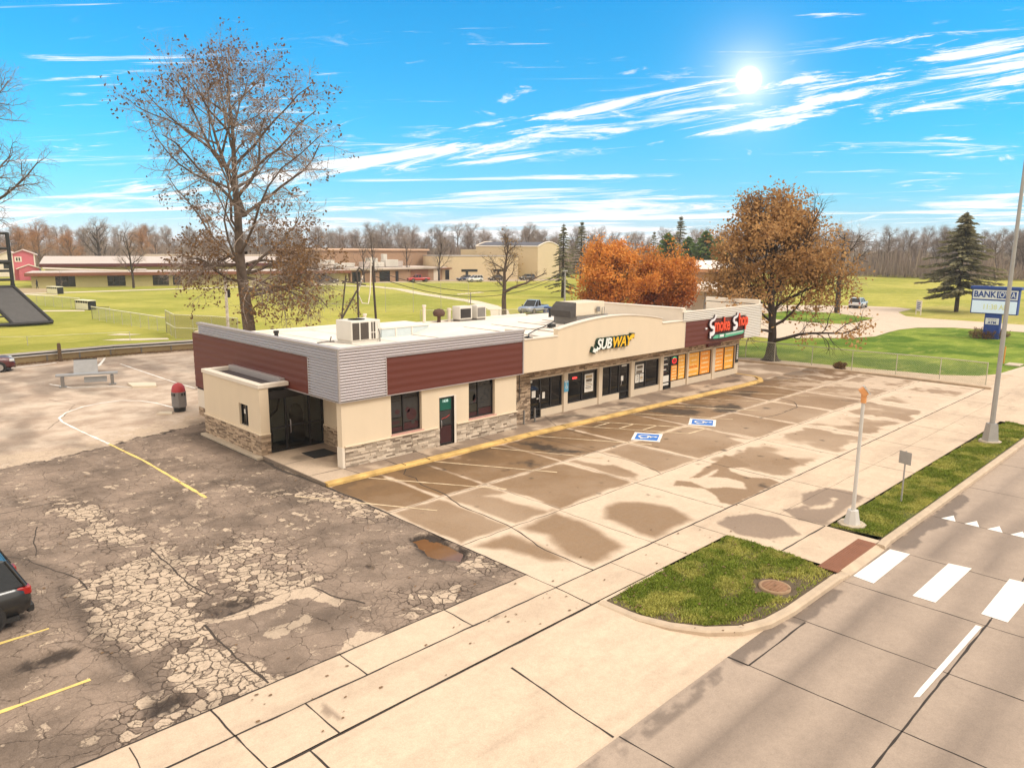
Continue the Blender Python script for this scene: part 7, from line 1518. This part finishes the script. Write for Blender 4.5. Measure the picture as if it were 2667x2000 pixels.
tb('machine_lettering', 'ATM', M_navy, 0, 1.63, .36, x=-.33, off=.012); tb('machine_lettering', '24 HOUR', MATS['grey_metal'], 0, 1.95, .18, x=-.33)
sb = empty('lawn_sign', (97.3, 8.8, 0), R(-140), 'small white framed notice sign by the bank driveway', 'sign'); mb = MB(); [mb.box(s*.75-.06, s*.75+.06, -.05, .05, 0, 2.0) for s in (-1, 1)]; mb.box(-.75, .75, -.05, .05, 1.9, 2.02); mb.build('frame', M_white, sb); MB().box(-.69, .69, -.03, .03, .55, 1.88).build('board', M_paper, sb); mb = MB(); [mb.box(-.55, .55-.2*(k % 2), sy*.034-.003, sy*.034+.003, 1.6-k*.25, 1.72-k*.25) for k in range(4) for sy in (-1, 1)]; mb.build('lettering', M_navy, sb)
o = MB(); o.tube([(54.5, -10.9, -.1), (54.5, -10.9, 1.35)], .05, 8); tag(o.build('marker_post', mat('orange_post', (.60, .24, .05), .7, var=.1)), 'thin orange utility marker post beside a small concrete pad', 'marker post')
o = MB().bbox(53.4, 54.9, -12.2, -11.2, -.05, .06, .02); tag(o.build('utility_pad', M_foot), 'flat pale concrete pad in the lawn right of the lamp pole', 'utility pad')
mh = empty('manhole_cover', (2.76, -17.06, .02), label='round rusty iron cover set in the grass island', cat='manhole cover'); MB().lathe((0, 0, 0), [(.42, -.05), (.42, .03), (.36, .045), (.345, .03)], 28).build('ring', mat('cover_ring', (.30, .19, .11), .9, var=.3, scale=5), mh); mb = MB(); mb.lathe((0, 0, 0), [(.34, 0), (.34, .028), (.33, .036), (.02, .036)], 28); [mb.box(-.26, .26, -.018+k*.1, .018+k*.1, .036, .045) for k in (-2, -1, 0, 1, 2)]; mb.build('lid', mat('rust_iron', (.24, .125, .065), .8, var=.3, scale=6), mh)
tp_ = MB(); tp_.box(4.98, 7.95, -17.84, -17.27, -.02, .008); M_tact = mat('tactile_brick', (.21, .085, .045), .85, var=.18, scale=3)
for i in range(46):
    for j in range(8): x, y = 5.05+i*.0628, -17.79+j*.068; tp_.add([(x-.016, y-.016, .0085), (x+.016, y-.016, .0085), (x+.016, y+.016, .0085), (x-.016, y+.016, .0085), (x, y, .020)], [(0, 1, 4), (1, 2, 4), (2, 3, 4), (3, 0, 4)])
tag(tp_.build('tactile_paving', M_tact), kind='structure')
# chain-link fences
M_link = veil('chain_link', (.42, .42, .30), .80, 7.0); M_linkb = veil('chain_link_brown', (.30, .24, .14), .45, 6.0); M_post = mat('fence_post', (.46, .43, .33), .6, metal=.2, var=.12); M_cap = mat('fence_cap', (.66, .63, .44), .6, var=.08)
def fence(label, pts, H, every, cap_m, mesh_m, capr=.035, midrail=False):
    root = empty('wire_fence', (pts[0][0], pts[0][1], 0), label=label, cat='fence'); o0 = Vector((*pts[0], 0)); ps = [Vector((*p, 0))-o0 for p in pts]
    for i in range(len(ps)-1):
        L_ = (ps[i+1]-ps[i]).length; n = max(1, round(L_/every))
        for k in range(n+(i == len(ps)-2)):
            p = ps[i].lerp(ps[i+1], k/n); MB().tube([(p.x, p.y, -.1), (p.x, p.y, H+.04)], .032, 7).build('post', M_post, root)
    mb = MB(); mb.tube([(p.x, p.y, H) for p in ps], capr, 6); mb.build('top_rail', cap_m, root)
    if midrail: MB().tube([(p.x, p.y, H*.45) for p in ps], .05, 6).build('mid_rail', cap_m, root)
    mb = MB()
    for p, q in zip(ps, ps[1:]): mb.add([(p.x, p.y, .02), (q.x, q.y, .02), (q.x, q.y, H), (p.x, p.y, H)], [(0, 1, 2, 3)])
    mb.build('wire_mesh', mesh_m, root); return root
fence('low wire fence on slim posts along the far side of the parking lot', [(41.0, 9.5), (41.3, 2.1), (41.6, -3.9), (42.0, -6.9), (42.3, -9.7), (42.1, -12.6)], 1.5, 2.95, M_post, M_link)
fence('far left ball field fence with pale top, running to the upper dugout', [(10.8, 105), (11.6, 102.4), (14.6, 92.0)], 1.45, 2.4, M_cap, M_link, .07)
fence('ball field fence with pale top between dugout and brown mesh', [(11.4, 74.8), (11.8, 68), (12.4, 61), (12.8, 54.5)], 1.5, 2.4, M_cap, M_link, .07)
fence('short wire screen beside the dugout', [(11.4, 74.8), (13.0, 73.4)], 1.5, 1.6, M_frame, M_link, .03)
fence('tall brown wire fence behind the left corner of the store', [(12.8, 54.5), (11.6, 48.8), (13.6, 45.0), (14.6, 41.5)], 2.3, 2.6, M_cap, M_linkb, .045, True)
fence('thin single wire on posts across the near left field', [(-6, 57), (0, 52.6), (8, 50.6)], .75, 8.0, M_cap, veil('thin_wire', (.4, .4, .2), .97, 3), .02)
fence('tall ball field backstop net behind the store roof', [(38, 66), (44, 60), (53, 53)], 4.0, 4.5, M_cap, veil('back_net', (.45, .50, .18), .82, 5), .03)
fence('low wire fence behind the middle roof', [(40, 47), (48, 41.5), (56, 37)], 1.3, 3.0, M_cap, M_link, .03)
# dugouts
for loc, rz, lb in (((14.9, 90.6), math.atan2(-10.6, 3), 'dark-ended low dugout with pale flat top near the fence corner'), ((20.6, 130.6), math.atan2(-10, 3.5), 'far dark-ended low dugout near the school wing')):
    e = empty('dugout', (*loc, 0), rz, lb, 'dugout'); e.scale = (.62, .8, .85); MB().bbox(-2.6, 2.6, -.7, .8, 1.38, 1.52, .04).build('roof', M_cap, e); mb = MB(); mb.bbox(-2.55, -2.4, -.65, .75, 0, 1.38, .01); mb.bbox(2.4, 2.55, -.65, .75, 0, 1.38, .01); mb.build('end_wall', M_black, e); MB().bbox(-2.4, 2.4, .62, .74, 0, 1.38, .01).build('rear_wall', M_black, e); MB().bbox(-2.3, 2.3, -.1, .4, .35, .45, .02).build('bench', M_gry, e)
    mb = MB(); [mb.box(-2.3+.9*k, -2.22+.9*k, -.66, -.60, 0, 1.38) for k in range(6)]; mb.box(-2.4, 2.4, -.655, -.605, .0, 1.05); mb.build('front_screen', M_cap, e)
# guard rail on a low wall, timber post
gr = empty('guard_rail', (0, 0, 0), label='long pale steel guard rail on a low tan wall behind the left lot', cat='guard rail')
GRP = [(-16, 39.3), (-9, 39.9), (-3.5, 40.3), (3.8, 40.7), (11.0, 39.6)]
def ribbon(name, pts, y_off, z0, z1, th, m_):
    mb = MB()
    for (p, q) in zip(pts, pts[1:]): M_, L_ = frame_at(p, q); mb.box(0, L_, y_off, y_off+th, z0, z1, 0, .5, M_)
    return mb.build(name, m_, gr)
ribbon('wall', GRP, .12, -.1, .48, .18, mat('low_wall', (.30, .215, .11), .95, var=.25, scale=1)); ribbon('rail', GRP, -.02, .72, .86, .05, M_wpole); ribbon('rail', GRP, .0, .52, .60, .05, M_wpole); ribbon('rail_web', GRP, .04, .58, .74, .03, M_black)
for k in range(12): x = -15+k*2.3; y = np.interp(x, [p[0] for p in GRP], [p[1] for p in GRP]); MB().box(x-.05, x+.05, y+.06, y+.11, -.1, .84).build('post', M_gry, gr)
o = MB(); o.tube([(-.45, 40.0, -.1), (-.45, 40.0, 1.3), (-.45, 40.0, 1.42)], [.13, .13, .09], 10); tag(o.build('timber_post', mat('timber', (.12, .075, .04), .95, var=.3, scale=4)), 'weathered round timber post standing at the guard rail', 'post')
g = np.random.RandomState(6); n = 2600; x = g.uniform(-12, 11, n); y = np.interp(x, [p[0] for p in GRP], [p[1] for p in GRP])-np.abs(g.normal(0, .45, n))-.02; s = g.uniform(.03, .07, n); z = g.uniform(.01, .12, n)
V = np.stack([np.stack([x-s, y-s*.6, z], -1), np.stack([x+s, y-s*.5, z+.02], -1), np.stack([x+s*.9, y+s*.7, z], -1), np.stack([x-s*.8, y+s*.6, z+.03], -1)], 1).reshape(-1, 3)
tag(np_mesh('leaf_litter', V, np.arange(4*n).reshape(n, 4), mat('litter', (.15, .075, .03), .95, var=.5, scale=1.5)), 'brown leaf litter drifted along the foot of the low wall', 'leaves', kind='stuff')
# skate features and bin on the left lot
be2 = empty('grind_bench', (-1.95, 27.25, 0), math.atan2(-.9, 2.45), 'long low grey metal bench rail on the left lot', 'bench'); MB().bbox(-1.75, 1.75, -.17, .17, .70, .84, .02).build('seat', mat('bench_grey', (.30, .30, .30), .5, metal=.2, var=.12), be2)
for s in (-1, 1): MB().bbox(s*1.4-.09, s*1.4+.09, -.14, .14, 0, .66, .02).bbox(s*1.4-.2, s*1.4+.2, -.2, .2, 0, .06, .02).build('leg', M_gry, be2)
MB().bbox(-.2, 1.1, .05, .09, .22, .58, .01).build('panel', MATS['bench_grey'], be2)
qr = empty('skate_ramp', (-.75, 32.2, 0), math.atan2(-.35, 1.1), 'small grey wedge ramp behind the low bench rail', 'ramp'); mb = MB(); mb.add([(-.75, -.1, 0), (.75, -.1, 0), (.72, .75, .95), (-.72, .75, .95), (.72, .95, 0), (-.72, .95, 0), (.72, .95, .95), (-.72, .95, .95)], [(0, 1, 2, 3), (3, 2, 6, 7), (7, 6, 4, 5), (1, 4, 6, 2), (0, 3, 7, 5)]); mb.build('deck', mat('ramp_grey', (.27, .265, .26), .6, var=.15), qr); MB().tube([(-.74, .75, .97), (.74, .75, .97)], .03, 6).build('coping', M_black, qr)
for pts, h_, lb in (([(0.04, 26.11), (0.66, 25.78), (1.45, 25.05), (1.05, 23.75), (-0.1, 24.6)], .12, 'low pale slab box lying right of the bench rail'), ([(-1.71, 15.86), (-1.43, 16.08), (-0.91, 15.76), (-1.15, 15.17)], .06, 'small thin pale slab on the ground left of the red-topped bin')):
    o = MB().prism(pts, -.02, h_); tag(o.build('ground_slab', M_walk if False else M_path), lb, 'slab')
bn = empty('litter_bin', (-.52, 15.75, 0), R(20), 'grey kiosk-shaped bin with a red dome lid beside the store', 'bin'); bn.scale = (.84, .84, 1.0)
MB().tube([(0, 0, .0), (0, 0, .25)], [.36, .38], 8, sm=False).build('base', M_black, bn); MB().tube([(0, 0, .25), (0, 0, .30), (0, 0, 1.08), (0, 0, 1.12)], [.42, .45, .45, .42], 8, sm=False).build('body', mat('bin_grey', (.19, .175, .17), .6, var=.1), bn); MB().lathe((0, 0, 1.1), [(.43, 0), (.42, .12), (.36, .30), (.24, .42), (.08, .48)], 20).build('lid', mat('bin_red', (.38, .03, .035), .45, var=.08), bn)
mb = MB(); [mb.box(-.14, .14, -.44, -.40, .9, 1.05, 0, .5, Matrix.Rotation(R(90*k), 4, 'Z')) for k in range(4)]; mb.build('slot', M_black, bn)
e = empty('utility_box', (-.35, 11.6, 0), label='small black utility box against the wall behind the porch', cat='utility box'); MB().bbox(-.25, .25, -.35, .35, .1, .75, .03).build('cabinet', M_black, e); MB().tube([(0, -.2, .75), (0, -.2, 1.0), (.3, -.2, 1.1)], .04, 6).build('pipe', M_gry, e); mb = MB(); mb.box(-.2, .2, -.3, .3, 0, .1); mb.build('plinth', M_foot, e)
# poles and wires
x, y = at(968, 76); up_ = empty('utility_pole', (x, y, 0), label='thin dark utility pole rising behind the middle roof', cat='utility pole'); MB().tube([(.25, 0, -.2), (-.1, 0, 7.0)], [.13, .10], 8).build('pole', M_barkd, up_); MB().tube([(-.8, .7, 6.3), (.7, -.6, 6.45)], .05, 6).build('crossarm', M_barkd, up_); mb = MB(); [mb.lathe((-.8+k*.5, .7-k*.43, 6.38+k*.05), [(.06, 0), (.07, .08), (.03, .14)], 8) for k in range(4)]; mb.build('insulator', M_gry, up_)
lx, ly = at(1471, 104); l2 = empty('street_lamp', (lx, ly, 0), label='slim grey light pole between the spruce and the tan air conditioner', cat='street lamp'); MB().tube([(0, 0, 0), (0, 0, 5.7)], [.13, .10], 8).build('pole', M_galv, l2); MB().bbox(-.35, .35, -.2, .2, 5.6, 5.8, .04).build('lamp_head', M_galv, l2); MB().cyl((0, 0), .22, 0, .3, 10).build('base', M_foot, l2)
for i, (dz, sag, lb) in enumerate(((6.0, 2.6, 'lower black power cable sagging over the field'), (6.5, 2.4, 'upper black power cable sagging over the field'))):
    P0 = Vector((x+.3*i, y, dz)); P1 = Vector((lx, ly, 5.3+.3*i)); pts = [P0.lerp(P1, t/14)-Vector((0, 0, sag*4*(t/14)*(1-t/14))) for t in range(15)]; tag(MB().tube(pts, .035, 4).build('power_line', M_black), lb, 'cable', 'sagging power cables')
x, y = at(578, 63); wp = empty('white_pole', (x, y, 0), label='white pole with peeling patches left of the sycamore trunk', cat='pole'); MB().tube([(0, 0, -.1), (0, 0, 6.6)], [.13, .11], 10).build('pole', mat('peeling_white', (.58, .52, .44), .8, var=.8, scale=5), wp); MB().bbox(.12, .34, -.1, .1, 4.6, 5.3, .02).build('transformer', M_frame, wp)
o = MB().bbox(-.4, .4, -.4, .4, 0, 1.25, .05); o = o.build('waste_container', mat('bin_blue', (.02, .06, .22), .5, var=.1)); o.location = (*at(1427, 98), 0); tag(o, 'blue waste container beside the silver blue pickup', 'container')
# person by the school
def person(loc, rz, label):
    root = empty('person', (*loc, 0), rz, label, 'person')
    J = {'pel': (0, 0, .95, .15), 'wst': (0, .01, 1.10, .13), 'chs': (0, .01, 1.35, .16), 'nck': (0, .0, 1.52, .06), 'hd0': (0, -.02, 1.62, .085), 'hd1': (0, -.02, 1.74, .07)}
    for s, n_ in ((1, 'l'), (-1, 'r')): J.update({n_+'sh': (.19*s, .01, 1.44, .07), n_+'el': (.27*s, .02, 1.16, .05), n_+'wr': (.28*s, -.06, .92, .038), n_+'ha': (.28*s, -.09, .82, .04), n_+'hp': (.10*s, 0, .90, .11), n_+'kn': (.13*s, -.03*s, .50, .075), n_+'an': (.16*s, -.10*s+.02, .09, .05), n_+'to': (.18*s, -.10*s-.13, .04, .04)})
    ed = [('pel', 'wst'), ('wst', 'chs'), ('chs', 'nck'), ('nck', 'hd0'), ('hd0', 'hd1')]
    for n_ in 'lr': ed += [('chs', n_+'sh'), (n_+'sh', n_+'el'), (n_+'el', n_+'wr'), (n_+'wr', n_+'ha'), ('pel', n_+'hp'), (n_+'hp', n_+'kn'), (n_+'kn', n_+'an'), (n_+'an', n_+'to')]
    ks = list(J); me = bpy.data.meshes.new('body'); me.from_pydata([J[k][:3] for k in ks], [(ks.index(a), ks.index(b)) for a, b in ed], []); o = link(bpy.data.objects.new('body', me), root)
    md = o.modifiers.new('skin', 'SKIN'); sk = me.skin_vertices[0].data
    for i, k in enumerate(ks): sk[i].radius = (J[k][3], J[k][3]); sk[i].use_root = (k == 'pel')
    o.modifiers.new('sub', 'SUBSURF').levels = 1; me.materials.append(mat('dark_clothes', (.016, .015, .018), .9, var=.2)); md.use_smooth_shade = True
    MB().lathe((0, -.07, 1.60), [(.05, 0), (.085, .05), (.09, .12), (.06, .18)], 12).build('face', mat('skin', (.38, .22, .15), .7, var=.05), root); MB().lathe((0, .0, 1.62), [(.09, 0), (.105, .08), (.09, .16), (.03, .20)], 12).build('hair', M_black, root)
    return root
person((21.9, 149.4), R(-130), 'person in dark clothes walking past the end of the school wing')
# black steel ramp with ladder-like rails at the left edge
M_steel = mat('black_steel', (.020, .019, .020), .55, metal=.2, var=.3, scale=1.2); M_deck = mat('ramp_deck', (.075, .070, .068), .7, var=.25, scale=2, bump=.3, bscale=12)
bp = empty('steel_ramp', (0, 71, 0), label='huge black steel ramp with ladder-like railing at the left edge of the field', cat='ramp')
mb = MB(); mb.add([(2.5, 0, .35), (6.2, 0, .35), (3.8, 4.8, 4.1), (.4, 4.8, 4.1), (2.5, 0, .15), (6.2, 0, .15), (3.8, 4.8, 3.85), (.4, 4.8, 3.85)], [(0, 1, 2, 3), (7, 6, 5, 4), (0, 4, 5, 1), (1, 5, 6, 2), (2, 6, 7, 3), (3, 7, 4, 0)]); mb.build('deck', M_deck, bp)
mb = MB(); mb.tube([(-9, -.08, .25), (6.3, -.08, .25)], .22, 6); mb.tube([(6.25, -.05, .30), (3.85, 4.85, 4.1)], .20, 6); mb.tube([(2.45, -.05, .30), (.35, 4.85, 4.1)], .18, 6); mb.tube([(-9, 4.85, 4.1), (3.8, 4.85, 4.1)], .2, 6); mb.tube([(-9, -.08, 1.1), (1.9, .6, 1.1)], .1, 6); mb.build('edge_beam', M_steel, bp)
mb = MB(); [mb.tube([(xx, 4.9, -.1), (xx, 4.9, 10.2)], .20, 8) for xx in (3.8,)]; mb.tube([(3.75, 4.9, -.1), (3.8, 4.9, 4.4)], .24, 8); mb.build('post', M_steel, bp)
for z in (4.9, 5.9, 6.9, 8.4, 10.1): MB().tube([(-9, 4.9, z), (3.8, 4.9, z)], .26 if abs(z-6.9) < .1 else .16, 6).build('rail', M_steel, bp)
for xx in (-9, -5, -1): MB().tube([(xx, 4.6, -.1), (xx, 4.6, 4.0)], .15, 6).build('leg', M_steel, bp)

# ------------------------------------------------------------------ thin autumn haze over the fields
m_ = bpy.data.materials.new('haze'); m_.use_nodes = True; T = NT(m_.node_tree); T.n.remove(T.n['Principled BSDF'])
pv = T.new('ShaderNodeVolumePrincipled'); pv.inputs['Color'].default_value = (.93, .94, .96, 1); pv.inputs['Density'].default_value = 0.00032; pv.inputs['Anisotropy'].default_value = 0.2
T.l.new(pv.outputs[0], T.n['Material Output'].inputs['Volume'])
o = MB().box(-150, 480, -120, 480, -1.5, 31).build('haze', m_); tag(o, kind='stuff')
